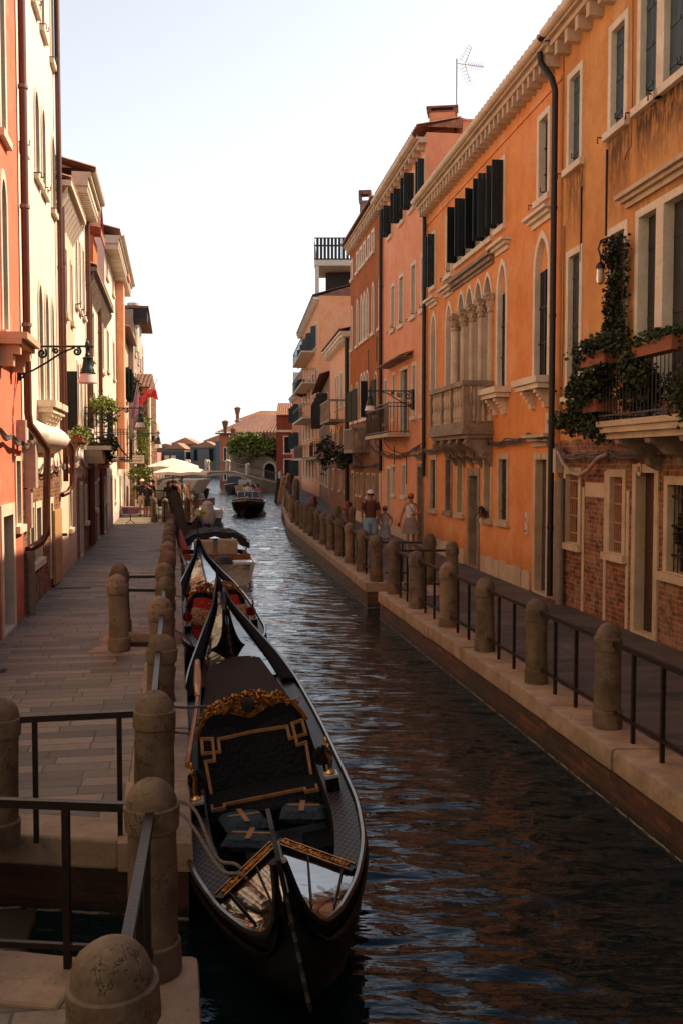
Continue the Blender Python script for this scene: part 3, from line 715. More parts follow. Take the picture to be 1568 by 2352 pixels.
# painted number oval over the door
m, nt, b_ = newmat('enamel_plate'); b_.inputs['Base Color'].default_value = (.55, .36, .22, 1); b_.inputs['Roughness'].default_value = .4
ENAM = m
cu = A.u(15.0)
o = MB().lathe([(.001, 0), (.085, 0), (.085, .012), (.001, .012)], (0, 0, 0), 20, None, False, 1, 1.2).build('number_plate', ENAM, dA); o.rotation_euler = (pi / 2, 0, 0); o.location = (cu, -.03, 2.54)
def text(body, size, mat, parent, loc, rot, name='lettering', ex=.003, align='CENTER'):
    cv = bpy.data.curves.new(name, 'FONT'); cv.body = body; cv.size = size; cv.extrude = ex; cv.align_x = align; cv.align_y = 'CENTER'; cv.materials.append(mat)
    tmp = bpy.data.objects.new('tmp', cv); COL.objects.link(tmp)
    dg = bpy.context.evaluated_depsgraph_get(); dg.update()
    me = bpy.data.meshes.new_from_object(tmp.evaluated_get(dg)); bpy.data.objects.remove(tmp)
    o = bpy.data.objects.new(name, me); COL.objects.link(o); o.parent = parent; o.location = loc; o.rotation_euler = rot; return o
INK = simple('black_paint', (.02, .015, .012), .7, bs=0)
text('25', .11, INK, dA, (cu, -.045, 2.54), (pi / 2, 0, 0), 'house_number')
# pipes
A.pipe(.12, .05, 2.3, .06, -.09, PIPEG); A.pipe(.32, 0, 2.35, .075, -.1, PIPEG)
g = MB(); g.box(.05, .19, -.16, -.02, 2.45, 2.9); g.build('meter_box', BOXM, A.root)
g = MB(); g.tube([(A.u(15.5), -.03, 10.2), (A.u(15.45), -.03, 8.4), (A.u(15.47), -.03, 7.55), (A.u(15.6), -.06, 7.45), (A.u(15.7), -.03, 7.4)], .008, 5); g.tube([(.15, -.03, 7), (.17, -.03, 5.2), (.1, -.03, 3.4)], .01, 5); g.build('wall_cable', CABLE, A.root)
# --- orange palazzo
MBR = stucco('orange_plaster', (.78, .31, .105), (.66, .215, .06), stains=[(11.0, 12.3, 3.0, 4.0, .35), (9.0, 9.1, 3, 4.2, .4)], streak=.3)
B = Bld('orange_palazzo', 'bright orange palazzo with gothic windows and a stone balcony', 'R', 30.1, 18.58, 10.5, MBR)
B.win(19.95, 19.2, 7.85, 9.52, 'dark', hooks=True, pane=DARK)
B.win(22.76, 22.1, 7.95, 9.48, 'open', shut=(98, 88), pane=DARK)
for k, dd in enumerate((26.45, 25.55, 24.68, 23.82)): B.win(dd, dd - .72, 7.9, 9.48, 'open', shut=((78, None), (92, None), (72, None), (88, 80))[k])
B.win(27.6, 26.9, 7.8, 9.45, 'dark', hooks=True); B.win(29.4, 28.85, 7.8, 9.4, 'open', shut=(95, 85))
for (a, b) in ((20.1, 19.12), (22.68, 21.85)): B.win(a, b, 4.32, 6.46, 'dark', arch=(.62, 'gothic', True), hood=.1, slab=.38, sill=0, pane=DARK, rev=.1)
for (a, b) in ((27.62, 26.8), (29.5, 28.68)): B.win(a, b, 4.4, 6.4, 'dark', arch=(.55, 'gothic', True), hood=.1, sill=0, pane=DARK)
# four-light window with columns
D4 = [26.3, 25.48, 24.66, 23.84, 23.02]
for a, b in zip(D4, D4[1:]): 
    B.win(a, b, 3.6, 6.42, 'open', arch=(.62, 'gothic', False), fw=.09, sill=0, rev=.12, name='window', pane=DARK)
CAP = stone('carved_capital_stone', (.6, .42, .28), (.3, .2, .13), (.04, .03, .02), .7, scale=9)
for i, dd in enumerate(D4):
    u = B.u(dd); g = MB(); w = 1.25 if i == 0 else 1
    g.lathe([(.12 * w, 3.6), (.12 * w, 3.72), (.095 * w, 3.75), (.09 * w, 5.9), (.082 * w, 6.12)], (u, -.03, 0), 14)
    c = g.build('column', STONE, B.root)
    g = MB(); g.lathe([(.09 * w, 6.12), (.115 * w, 6.15), (.10 * w, 6.2), (.15 * w, 6.33), (.12 * w, 6.36), (.19 * w, 6.5)], (u, -.03, 0), 14)
    for q in range(8):
        a_ = q * pi / 4; g.ball((u + .15 * w * cos(a_), -.03 + .15 * w * sin(a_), 6.44), .045, 6, 5); g.ball((u + .115 * w * cos(a_ + .4), -.03 + .115 * w * sin(a_ + .4), 6.27), .035, 6, 5)
    g.box(u - .17 * w, u + .17 * w, -.2, .12, 6.5, 6.56); g.build('capital', CAP, c)
g = MB(); a, b = B.u(27.1), B.u(22.95)
g.box(a, b, -.05, .01, 7.24, 7.32); g.box(a - .04, b + .04, -.12, .01, 7.323, 7.42); g.box(a - .1, b + .1, -.2, .01, 7.423, 7.52); g.build('hood_mould', STONED, B.root)
# stone balcony
bal = MB(); a, b = B.u(26.45), B.u(22.9); PJ = .72
bal.box(a, b, -PJ, -.003, 3.42, 3.55); bal.box(a - .05, b + .05, -PJ - .05, -.003, 3.3, 3.415); bal.box(a, b, -PJ + .06, -.003, 3.2, 3.297)
bal = bal.build('balcony', STONED, B.root)
g = MB(); g.box(a - .02, b + .02, -PJ - .03, -PJ + .17, 4.42, 4.54); g.box(a - .02, a + .17, -PJ + .171, -.003, 4.42, 4.54); g.box(b - .17, b + .02, -PJ + .171, -.003, 4.42, 4.54)
g.box(a, b, -PJ + .01, -PJ + .14, 3.552, 3.6); g.build('balustrade_rail', STONED, bal)
prof = [(.05, 3.6), (.05, 3.64), (.035, 3.66), (.062, 3.78), (.05, 3.88), (.03, 3.98), (.045, 4.0), (.03, 4.03), (.055, 4.16), (.06, 4.22), (.035, 4.34), (.05, 4.36), (.05, 4.42)]
for i in range(13):
    uu = a + .3 + (b - a - .6) * i / 12
    if i in (4, 8): 
        MB().box(uu - .06, uu + .06, -PJ + .01, -PJ + .14, 3.6, 4.418).build('pier', STONED, bal); continue
    MB().lathe(prof, (uu, -PJ + .075, 0), 10).build('baluster', STONE, bal)
for uu in (a + .08, b - .08): MB().box(uu - .09, uu + .09, -PJ, -PJ + .16, 3.6, 4.418).build('pier', STONED, bal)
for uu in (a + .08, b - .08):
    for yy in (-.45, -.22): MB().lathe(prof, (uu, yy, 0), 10).build('baluster', STONE, bal)
for i in range(5):
    uu = a + .1 + (b - a - .35) * i / 4; pl = [(-.003, 3.198), (-PJ + .1, 3.198), (-PJ + .08, 3.08), (-PJ + .2, 2.98), (-.38, 2.9), (-.3, 2.76), (-.14, 2.7), (-.003, 2.5)]
    g = MB(); g.prism([(0, 0)] * 0 or [(p[0], p[1]) for p in pl], 0, .2, Matrix.Translation((uu, 0, 0)) @ Matrix(((0, 1, 0, 0), (1, 0, 0, 0), (0, 0, 1, 0), (0, 0, 0, 1))))
    for (yy, zz, rr) in ((-PJ + .14, 3.08, .1), (-.2, 2.8, .09)):
        for sd_ in (-.012, .2):
            o_ = [(uu + sd_ + .006, yy + rr * (1 - t * .8) * cos(t * 9), zz + rr * (1 - t * .8) * sin(t * 9)) for t in [k / 16 for k in range(17)]]
            g.tube(o_, .018, 5)
    g.build('corbel', STONED, bal)
# ground floor
for n, (a, b, v0, v1, kd) in enumerate(((29.5, 28.6, 1.25, 2.84, 'dark'), (27.54, 26.75, 1.28, 2.84, 'dark'), (26.28, 25.5, 1.29, 2.84, 'blind'), (23.7, 22.95, 1.3, 2.86, 'blind'), (22.5, 21.66, 1.32, 2.84, 'dark'))):
    B.win(a, b, v0, v1, kd, grille=(IRON, 8, 4) if kd == 'dark' and n != 1 else None, rev=.16, fw=.13, trim=STONE if n != 1 else STONED, pane=DARK if kd == 'dark' else GREYR)
dB = B.win(25.15, 24.0, 0, 2.5, 'wood', name='door', hood=.12, trim=STONED, rev=.4, fw=.2, sill=0)
dB2 = B.win(19.98, 19.05, 0, 2.84, 'grey', name='door', hood=.12, trim=STONE, rev=.14, fw=.14, sill=0)
text('2', .17, simple('faded_number_paint', (.4, .2, .1), .8, bs=0), dB2, (B.u(19.5), -.029, 2.76), (pi / 2, 0, 0), 'house_number')
B.finish(); B.cornice(10.24, .3, .3, .34, STONE, dent=(.11, .22, .2)); B.roof(10.6, .38, 1.8, mat=TILE)
MB().box(0, B.L, -.03, .01, 9.75, 9.83).build('string_course', MBR, B.root)
g = MB()
for i in range(22):
    uu = B.L * i / 22
    if any(B.u(p) - .02 < uu + .25 and uu < B.u(q) + .02 for p, q in ((25.15, 24.0), (19.98, 19.05))): continue
    g.box(uu + .008, uu + B.L / 22 - .008, -.035 - .008 * (i % 3), .01, 0, .38 + .04 * (i % 2))
g.build('stone_plinth', STONE, B.root)
# intercom + letter box, junction box
g = MB(); g.box(B.u(20.4), B.u(20.28), -.05, 0, 1.15, 1.6); o = g.build('intercom', PLW, B.root); MB().box(B.u(20.38), B.u(20.30), -.055, -.051, 1.2, 1.24).build('speaker_slot', INK, o); MB().box(B.u(20.36), B.u(20.32), -.056, -.051, 1.42, 1.48).build('button', INK, o)
g = MB(); g.box(B.L - .38, B.L - .2, -.14, 0, 3.2, 3.6); g.build('junction_box', BOXM, B.root)
B.pipe(B.L - .02, 0.4, 9.9, .06, -.14, PIPEK, pts=[(B.L - .02, -.14, .1), (B.L - .02, -.14, 9.55), (B.L - .02, -.2, 9.75), (B.L - .2, -.36, 10.1), (B.L - .2, -.38, 10.3)])
B.pipe(.12, 2.2, 10.2, .06, -.1)
# --- pink house
MC = stucco('salmon_plaster', (.84, .35, .19), (.76, .28, .13), streak=.3, stains=[(0, 7, 2.6, 4.0, .25)])
C = Bld('salmon_house', 'salmon pink house with iron balcony and dark green upper shutters', 'R', 37.9, 30.15, 12.6, MC, depth=1.1)
for (a, b, v0, v1) in ((34.48, 33.6, 7.36, 9.1), (32.4, 31.6, 7.36, 9.1), (30.85, 30.35, 7.36, 9.1), (35.95, 35.2, 7.4, 9.05)): C.win(a, b, v0, v1, 'dark', hooks=True)
for (a, b) in ((34.4, 33.6), (32.6, 31.8), (36.5, 35.8), (30.85, 30.3)): C.win(a, b, 10.85, 12.0, 'open', shut=(95, 88))
C.win(34.2, 32.75, 3.6, 5.87, 'dark', sill=0, fw=.1); C.win(32.15, 31.5, 4.12, 5.87, 'dark'); C.win(30.8, 30.3, 4.12, 5.87, 'dark'); C.win(35.6, 35.0, 4.2, 5.87, 'dark'); C.win(37.3, 36.7, 4.1, 5.8, 'dark')
C.win(33.75, 33.1, 1.5, 2.6, 'dark', fw=.08); C.win(35.6, 35.0, 1.5, 2.55, 'dark', fw=.08)
C.win(36.75, 35.85, 0, 2.5, 'grey', name='door', sill=0); C.win(31.3, 30.3, 0, 2.6, 'grey', name='door', hood=.1, sill=0, rev=.4, trim=STONED)
C.finish(); C.cornice(12.3, .25, .26, .62, STONE, dent=(.14, .16, .12), gutter=True); C.roof(12.78, .3, .3, run=2.2, mat=TILE)
g = MB(); g.box(0, C.L - 1.3, -.03, .01, 0, .35); g.build('stone_plinth', STONE, C.root)
C.pipe(C.u(37.6), 2.3, 12.3, .07, -.1)
aw = MB(); aw.add([(C.u(36.3), -.02, 6.28), (C.u(32.0), -.02, 6.28), (C.u(32.0), -.5, 6.1), (C.u(36.3), -.5, 6.1)], [(0, 1, 2, 3)]); aw.box(C.u(36.3), C.u(32.0), -.5, -.02, 6.06, 6.09); aw.build('rain_canopy', STONED, C.root)
def iron_balcony(Bd, a, b, v, pj=.75, h=1.0, n=26, mat=IRON, floor=STONE, solid=False, parent=None):
    bal = MB().box(a, b, -pj, -.003, v - .12, v).build('balcony', floor, parent or Bd.root)
    g = MB()
    for z in (v + .06, v + h * .88, v + h): g.box(a + .01, b - .01, -pj + .01, -pj + .04, z - .012, z + .012); g.box(a + .01, a + .04, -pj + .04, 0, z - .012, z + .012); g.box(b - .04, b - .01, -pj + .04, 0, z - .012, z + .012)
    for i in range(n + 1):
        uu = a + .03 + (b - a - .06) * i / n; g.tube([(uu, -pj + .025, v), (uu, -pj + .025, v + h)], .009, 4)
    for i in range(int(pj / .12)):
        for uu in (a + .025, b - .025): g.tube([(uu, -.06 - i * .12, v), (uu, -.06 - i * .12, v + h)], .009, 4)
    g.build('balcony_railing', mat, bal)
    return bal
ib = iron_balcony(C, C.u(37.2), C.u(32.5), 3.6, .75, 1.0, 34)
g = MB()
for uu in (C.u(36.5), C.u(35), C.u(33.2)):
    g.tube([(uu, -.72, 3.5), (uu, -.75, 3.3), (uu, -.5, 3.05), (uu, -.05, 2.9)], .014, 5)
g.build('balcony_bracket', IRON, ib)
# terrace hut and chimneys on the roof of the pink house
MB().box(.05, C.L - .05, 1.15, 8, 0, 10.2).build('rear_wing', MC, C.root)
MB().box(C.L - 1.6, C.L + .02, 1.12, 2.05, 10.2, 12.98).box(C.L - 1.7, C.L + .07, 1.1, 2.1, 12.98, 13.03).build('parapet_room', MC, C.root)
def dpt(x, y, Y):
    th = math.atan(116 / 2250); dx = (x - 784) / 2250; dz = -(y - 1176) / 2250; c, s = cos(th), sin(th)
    r = (dx, c + dz * s, -s + dz * c); t = Y / r[1]; return Vector((r[0] * t, Y, CZ + r[2] * t))
def chimney(name, label, x, y, z0, z1, w, mat, flare=True, cap=TILED, d=None):
    e = empty(name, (x, y, z0), -.13, label, 'chimney', 'chimneys on the roofs'); h = z1 - z0; d = d or w
    MB().box(-w / 2, w / 2, -d / 2, d / 2, 0, h * .8).build('stack', mat, e)
    g = MB(); g.box(-w * .58, w * .58, -d * .58, d * .58, h * .8, h * .84)
    for sx in (-1, 1): g.box(sx * w * .5 - .06, sx * w * .5 + .06, -d * .5, d * .5, h * .84, h * .94)
    g.box(-w * .62, w * .62, -d * .62, d * .62, h * .94, h); g.build('chimney_cap', cap, e)
    return e
p = dpt(1015, 250, 31.3); q = dpt(1015, 300, 32.5)
chimney('chimney', 'square salmon chimney with a wide dark cap beside the television aerial', p.x, 31.3, 12.8, p.z, .8, MC, d=.5)
p = dpt(838, 440, 45)
chimney('chimney', 'tall bare grey chimney with flat cap above the rust brown house', p.x, 45, 12.0, p.z, .46, simple('grey_cement', (.24, .2, .17), .9))
ALU = simple('aerial_aluminium', (.6, .5, .42), .4, .6, bs=0)
def aerial(label, x, y, z0, z1, s=1):
    e = empty('television_aerial', (x, y, z0), .3, label, 'aerial', 'television aerials on the roofs'); h = z1 - z0
    MB().tube([(0, 0, 0), (0, 0, h)], .022, 6).build('mast', simple('galvanised_mast', (.3, .28, .27), .5, .5, bs=0), e)
    g = MB(); g.tube([(0, 0, h - .15), (.95 * s, 0, h - .15)], .014, 5)
    for i in range(8):
        xx = (.4 + .07 * i) * s; g.tube([(xx, -.12, h - .25), (xx, .12, h - .02)], .006, 4); g.tube([(xx, .12, h - .25), (xx, -.12, h - .02)], .006, 4)
    g.build('director_rods', ALU, e)
    g = MB()
    for sg in (1, -1):
        g.tube([(.05, 0, h - .15), (.28 * s, 0, h - .15 + .0), (.5 * s, 0, h - .15 + sg * .55 * s)], .016, 5)
        for i in range(6):
            t = i / 5; cx, cz_ = (.22 + .28 * t) * s, h - .15 + sg * (.1 + .45 * t) * s; g.tube([(cx - .1, -.2, cz_), (cx - .1, .2, cz_ + .05)], .006, 4); g.tube([(cx - .16, 0, cz_ + .08 * sg), (cx + .12, 0, cz_ - .03 * sg)], .006, 4)
    g.build('reflector', ALU, e)
p = dpt(1048, 135, 33.2); aerial('television aerial on a tall mast above the salmon rooftop room', p.x, 33.2, 12.9, p.z, 1.05)
p = dpt(785, 545, 74); aerial('small distant television aerial above the dark roof terrace', p.x, 74, 17.5, p.z, 1.3)
# --- rust brown house
MD = stucco('rust_brown_plaster', (.42, .125, .03), (.34, .085, .02), streak=.5, patch=0, stains=[(0, 9, 7, 12, .2)], dirt=(.12, .03, .01), brick_below=3.6, ragged=2.6)
D = Bld('rust_brown_house', 'dark rust brown house with white gothic windows and peeling base', 'R', 46.4, 37.95, 12.7, MD)
for (a, b) in ((40.3, 39.6), (41.3, 40.65), (42.5, 41.75), (43.5, 42.8), (44.5, 43.8), (46.2, 45.6)): D.win(a, b, 11.1, 12.0, 'dark', trim=STONEL, fw=.14, pane=GREYR)
for (a, b) in ((38.6, 37.99), (40.25, 39.6), (41.6, 41.0), (42.45, 41.8), (43.3, 42.6), (44.5, 43.8), (46.2, 45.6)): D.win(a, b, 7.85, 9.3, 'dark', arch=(.45, 'gothic', False), fw=.13, pane=GREYR)
for (a, b) in ((41.7, 41.0), (42.5, 41.8), (43.3, 42.6)): D.win(a, b, 4.5, 6.0, 'open', arch=(.38, 'round', False), fw=.1, shut=(None, 95) if a == 41.7 else None)
for (a, b) in ((44.6, 43.9), (46.2, 45.6), (39.5, 38.9)): D.win(a, b, 4.5, 5.9, 'open', arch=(.25, 'gothic', False), fw=.08, shut=(160, 20))
for (a, b) in ((44.4, 43.8), (43.2, 42.6), (41.5, 40.8), (40.1, 39.4)): D.win(a, b, 1.2, 2.18, 'dark', fw=.08, trim=STONE)
D.win(46.1, 45.25, 0, 2.24, 'dark', name='door', sill=0, trim=STONE); D.win(38.4, 37.99, 0, 2.2, 'grey', name='door', sill=0)
D.finish(); D.cornice(12.5, .25, .25, .42, STONE, dent=(.16, .24, .14), gutter=False); D.roof(12.7, .45, 1.5, mat=TILED)
g = MB(); g.box(D.u(45.2), D.u(38.5), -.05, .01, 0, .45); g.build('stone_plinth', STONE, D.root)
a, b = D.u(43.6), D.u(40.9); bal = MB().box(a, b, -.7, -.003, 3.02, 3.16).build('balcony', STONED, D.root)
g = MB(); g.box(a, b, -.72, -.58, 3.98, 4.06)
for i in range(14): g.box(a + .03 + (b - a - .14) * i / 13, a + .11 + (b - a - .14) * i / 13, -.7, -.6, 3.16, 3.98)
g.box(a, a + .1, -.57, -.01, 3.98, 4.06); g.box(b - .1, b, -.57, -.01, 3.98, 4.06)
for y in (-.45, -.25): g.box(b - .09, b - .01, y, y + .1, 3.16, 3.98)
g.build('balustrade', STONED, bal)
# --- pale pink gabled house
ME = stucco('pale_pink_plaster', (.82, .46, .3), (.74, .38, .22), brick_below=3.2, ragged=2.6, streak=.4)
E = Bld('pale_pink_house', 'small pale pink house with heavy stone cornice left of the rust brown one', 'R', 56, 46.45, 8.9, ME)
for (a, b) in ((53.1, 52.3), (51.9, 51.15), (50.4, 49.6), (48.6, 47.9)): E.win(a, b, 5.45, 7.25, 'dark')
for (a, b) in ((54.3, 53.4), (51.9, 51.1), (49.3, 48.4)): E.win(a, b, 2.9, 4.3, 'dark')
for (a, b) in ((54.4, 53.5), (51, 50.2), (48.4, 47.6)): E.win(a, b, 1.2, 2.3, 'dark', trim=STONE)
E.finish(); E.cornice(8.55, .38, .4, .5, STONEL, gutter=False); E.roof(8.85, .5, 1.1); E.pipe(9.4, .2, 8.5, .1, -.14)
a, b = E.u(53.2), E.u(48.4); bal = MB().box(a, b, -.8, -.003, 4.62, 4.76).build('balcony', STONED, E.root)
g = MB(); g.box(a, b, -.82, -.7, 5.62, 5.72)
for i in range(10): g.lathe([(.04, 4.76), (.06, 5.0), (.035, 5.3), (.05, 5.62)], (a + .1 + (b - a - .2) * i / 9, -.76, 0), 8)
g.box(b - .1, b, -.7, -.01, 5.62, 5.72); g.lathe([(.04, 4.76), (.06, 5.0), (.035, 5.3), (.05, 5.62)], (b - .06, -.38, 0), 8); g.build('balustrade', STONED, bal)
# --- grey brown house, then the tall orange one with the roof terrace
MF0 = stucco('grey_brown_plaster', (.3, .2, .13), (.2, .11, .06), patch=.5)
F0 = Bld('grey_brown_house', 'narrow weathered grey brown house before the tall orange one', 'R', 73, 56.05, 7.6, MF0)
for (a, b) in ((71, 69.5), (67.5, 66), (63.5, 62), (59.5, 58)):
    F0.win(a, b, 5, 6.8, 'open', shut=(100, 80)); F0.win(a, b, 1.2, 2.4, 'dark')
F0.finish(); F0.roof(7.6, .6, 1.6)
iron_balcony(F0, F0.u(72), F0.u(63), 2.95, .8, 1.0, 20)
MF = stucco('apricot_plaster', (.84, .38, .19), (.78, .32, .14), streak=.1)
F = Bld('apricot_tower_house', 'tall apricot house with stacked balconies under a dark roof terrace', 'R', 95, 73, 14.9, MF, p=((-3.84, 95), (-1.62, 73)), depth=10)
F.d0 = 95
for v in (1.3, 4.6, 7.9, 11.4):
    for (a, b) in ((92.5, 90.5), (88.5, 86.5), (84.5, 82.5), (80.5, 78.5), (76.5, 75)): F.win(a, b, v, v + 1.9, 'open' if v > 4 else 'dark', shut=(150, None) if v > 8 else None, fw=.16)
F.finish(); F.cornice(14.6, .4, .3, .8, STONEL, gutter=False); F.roof(14.9, .5, 1.6, mat=TILED)
for v, a, b in ((2.9, 88, 76), (6.1, 90, 76), (8.8, 91, 76), (11.3, 90, 77)): iron_balcony(F, F.u(a), F.u(b), v, 1.1, 1.05, 30, floor=STONEL)
WOODK = simple('dark_stained_wood', (.035, .022, .018), .7, 0, (.02, .014, .012), 6)
e = empty('roof_terrace', (-2.0, 73.6, 14.9), 0, 'dark wooden roof terrace on white posts on top of the tall apricot house', 'roof terrace')
g = MB()
for i in range(13):
    xx = .15 + i * .27; g.box(xx, xx + .2, -.03, 0, 2.75, 4.3)
g.box(0, 4.2, -.01, .05, 4.28, 4.36); g.box(0, 4.2, -.01, .05, 3.7, 3.82); g.box(0, 4.2, -.01, .05, 2.72, 2.82)
for i in range(18): g.box(-.02, .02, .1 + i * .3, .3 + i * .3, 2.75, 4.3)
g.build('slatted_parapet', WOODK, e); MB().box(0, 4.2, 0, 5, 2.3, 2.72).build('deck', PLW, e)
for x in (.05, 3.9): MB().box(x, x + .3, .1, .4, 0, 2.3).build('post', PLW, e)
MB().box(.8, 4.2, 2.5, 4.5, 0, 2.2).build('stair_house', WOODK, e)
# smaller houses at the far end
MG = stucco('red_orange_plaster', (.7, .24, .11), (.55, .17, .08), patch=.2)
G = Bld('red_orange_house', 'small red orange house past the tall apricot one on the right quay', 'R', 109, 95, 9.5, MG, p=((-5.45, 109), (-3.9, 95.1)), depth=7)
for v in (1.2, 4.0, 6.8):
    for a in (107, 103, 99): G.win(a, a - 1.4, v, v + 1.7, 'open', shut=(150, 60), fw=.14)
G.finish(); G.cornice(9.3, .3, .3, .9, STONEL, gutter=False); G.roof(9.5, .4, 1.2)
MB().box(-.0, .35, .1, 3, 9.5, 12.5).build('parapet_post', PLW, G.root)
p0 = dpt(636, 1100, 112); p1 = dpt(690, 1100, 112)
MH = stucco('dark_red_plaster', (.3, .075, .035), (.22, .05, .03), patch=.1)
H_ = Bld('dark_red_house', 'dark red house with tiled roof closing the right quay behind the bridge', 'F', 0, 0, 7.9, MH, p=((p0.x, 112), (p1.x + 5, 112)), depth=8)
for v in (1.0, 3.6): H_.win(0, 0, v, v + 2.0, 'open', U=(.75, 1.75), fw=.13)
H_.finish(); H_.roof(7.9, .5, 1.5, run=5, mat=TILE)
MB().box(-.05, .02, .5, 1.6, 3.5, 6.0).build('shutter', SHK, H_.root)
MB().box(-.1, 7, -.35, 0, 6.0, 6.25).build('cornice', STONEL, H_.root)

K_ = Bld('added_house_behind_camera', 'plain grey brown house added to the right row behind the camera to block sky light', 'R', 3.95, -34, 12, stucco('grey_umber_plaster', (.42, .33, .24), (.34, .26, .18)), depth=8); K_.finish()  # unseen house added to cut sky light reaching the foreground from behind
# ---------------------------------------------------------------- left row of houses
M0 = stucco('coral_plaster', (.78, .22, .13), (.7, .18, .1), streak=.2, stains=[(0, 20, 0, 1.6, .3)])
L0 = Bld('coral_house', 'coral red house at the left edge of the photo', 'L', 13.6, 16.85, 14, M0)
L0.win(15.1, 15.75, 7.7, 9.75, 'dark', arch=(.4, 'gothic', False), fw=.13); L0.win(15.0, 15.65, 4.66, 6.6, 'dark', arch=(.4, 'round', False), fw=.12); L0.win(14.2, 15.0, 10.9, 12.6, 'dark')
L0.win(14.6, 15.85, 0, 2.0, 'grey', name='door', sill=0, fw=.18, trim=STONEL); L0.win(16.0, 16.6, 1.6, 2.75, 'dark', fw=.08)
L0.finish(); L0.roof(14, .4, 1.5)
g = MB(); a, b = L0.u(14.7), L0.u(16.15)
g.box(a, b, -.42, -.003, 4.5, 4.6); g.box(a, b - .05, -.34, -.003, 4.42, 4.497)
for uu in (a + .1, b - .35): g.box(uu, uu + .16, -.3, -.003, 4.28, 4.417); g.box(uu, uu + .16, -.2, -.003, 4.1, 4.279)
g.build('balcony_slab', STONE, L0.root)
M1 = stucco('cream_plaster', (.86, .71, .59), (.81, .64, .51), streak=.12, patch=0, brick_below=1.9, ragged=1.6, stains=[(0, 6, 0, 2.2, .3)])
K2 = Bld('added_house_behind_camera', 'plain grey cream house added to the left row beside and behind the camera to block sky light', 'L', -34, 13.55, 14, stucco('grey_cream_plaster', (.62, .55, .46), (.55, .47, .38)), depth=8)  # added out of view to block sky fill; grey keeps its bounce neutral
for a in range(-30, 12, 3):
    K2.win(a, a + .8, 1, 2.3, 'dark'); K2.win(a, a + .8, 4.6, 6.6, 'dark'); K2.win(a, a + .8, 8, 10, 'dark')
K2.finish()
L1 = Bld('cream_palazzo', 'tall cream house with slender arched windows between two brown downpipes', 'L', 16.9, 22.4, 14.6, M1)
for (a, b) in ((18.9, 19.6), (20.1, 20.75), (21.7, 22.25)): L1.win(a, b, 11.4, 13.3, 'dark', hooks=True)
for (a, b) in ((17.15, 17.7), (18.95, 19.65), (19.95, 20.6), (21.55, 22.2)): L1.win(a, b, 8.15, 9.4, 'shutk' if a > 21 else 'dark', arch=(.4, 'gothic', False), fw=.1, hooks=True, pane=None if a > 21 else GREYR)
for (a, b) in ((19.05, 19.75), (20.05, 20.7), (21.1, 21.6)): L1.win(a, b, 3.85, 5.7, 'dark', arch=(.42, 'gothic', False), fw=.1, slab=.35 if a < 20.5 else None, sill=0)
L1.win(17.5, 18.1, .8, 1.9, 'grey', fw=.08); L1.win(18.25, 19.1, .8, 1.9, 'grey', fw=.12); L1.win(20.4, 21.0, .2, 1.9, 'shutk', name='door', sill=0)
L1.finish(); L1.roof(14.6, .4, 1.4)
g = MB(); n = 8
rings = []
for uu in (.75, 1.0, 2.2, 3.6, 4.6, 4.75):
    k = .3 if uu in (.75, 4.75) else 1
    rings.append([(uu, -.01 - .32 * k * sin(pi * i / n), 2.72 + .62 * i / n * 1 + (.1 if k == 1 else .15)) for i in range(n + 1)])
g.loft(rings); g.build('bulging_plaster_band', M1, L1.root)
# swan-neck downpipes
L1.pipe(0, 0, 10, .066, -.12, PIPEB, pts=[(.02, -.1, 14.6), (.02, -.1, 3.5), (.04, -.12, 3.3), (.3, -.26, 3.05), (.55, -.34, 2.9), (.58, -.34, 2.75), (.58, -.3, 1.35), (.5, -.22, 1.22), (.12, -.05, 1.12)])
L1.pipe(0, 0, 10, .075, -.12, PIPEG, pts=[(.03, -.1, 1.1), (.03, -.1, 0)])
L1.pipe(0, 0, 10, .06, -.12, PIPEB, pts=[(L1.L - .2, -.1, 14.6), (L1.L - .2, -.1, 3.35), (L1.L - .15, -.14, 3.2), (L1.L + .15, -.26, 3.0), (L1.L + .25, -.26, 2.85), (L1.L + .25, -.24, 2.1), (L1.L + .1, -.16, 1.95), (L1.L - .1, -.06, 1.9)])
g = MB(); g.box(.1, .42, -.2, 0, 2.2, 2.95); g.build('meter_cabinet', BOXM, L1.root); g = MB(); g.box(-.62, -.42, -.14, 0, 2.95, 3.35); g.build('bell_box', BOXM, L1.root)
g = MB(); g.box(.08, .3, -.12, 0, 1.5, 2.18); g.build('meter_cabinet', BOXM, L1.root)
bd = MB().box(L1.u(20.6), L1.u(21.9), -.09, -.03, .05, 1.62).build('plywood_board', simple('plywood', (.5, .26, .1), .8, 0, (.42, .2, .07), 3, stretch=(1, 1, 6)), L1.root)
M2 = stucco('peach_plaster', (.85, .57, .41), (.8, .5, .34), streak=.12)
L2 = Bld('peach_house', 'low peach house with a wavy tiled eave behind the second brown downpipe', 'L', 22.45, 26.2, 8.75, M2)
L2.win(23.95, 24.4, 6.25, 7.9, 'shutk', fw=.08); L2.win(25.3, 25.75, 6.25, 7.8, 'shutk', fw=.08); L2.win(23.6, 24.2, 3.4, 4.9, 'open', shut=(95, None), fw=.08); L2.win(25.2, 25.8, 3.4, 4.9, 'dark', fw=.1, slab=.3)
L2.win(24.2, 24.8, 1.0, 2.0, 'dark', fw=.08)
L2.finish(); L2.pipe(.25, 2.2, 8.6, .06, -.1, PIPEB)
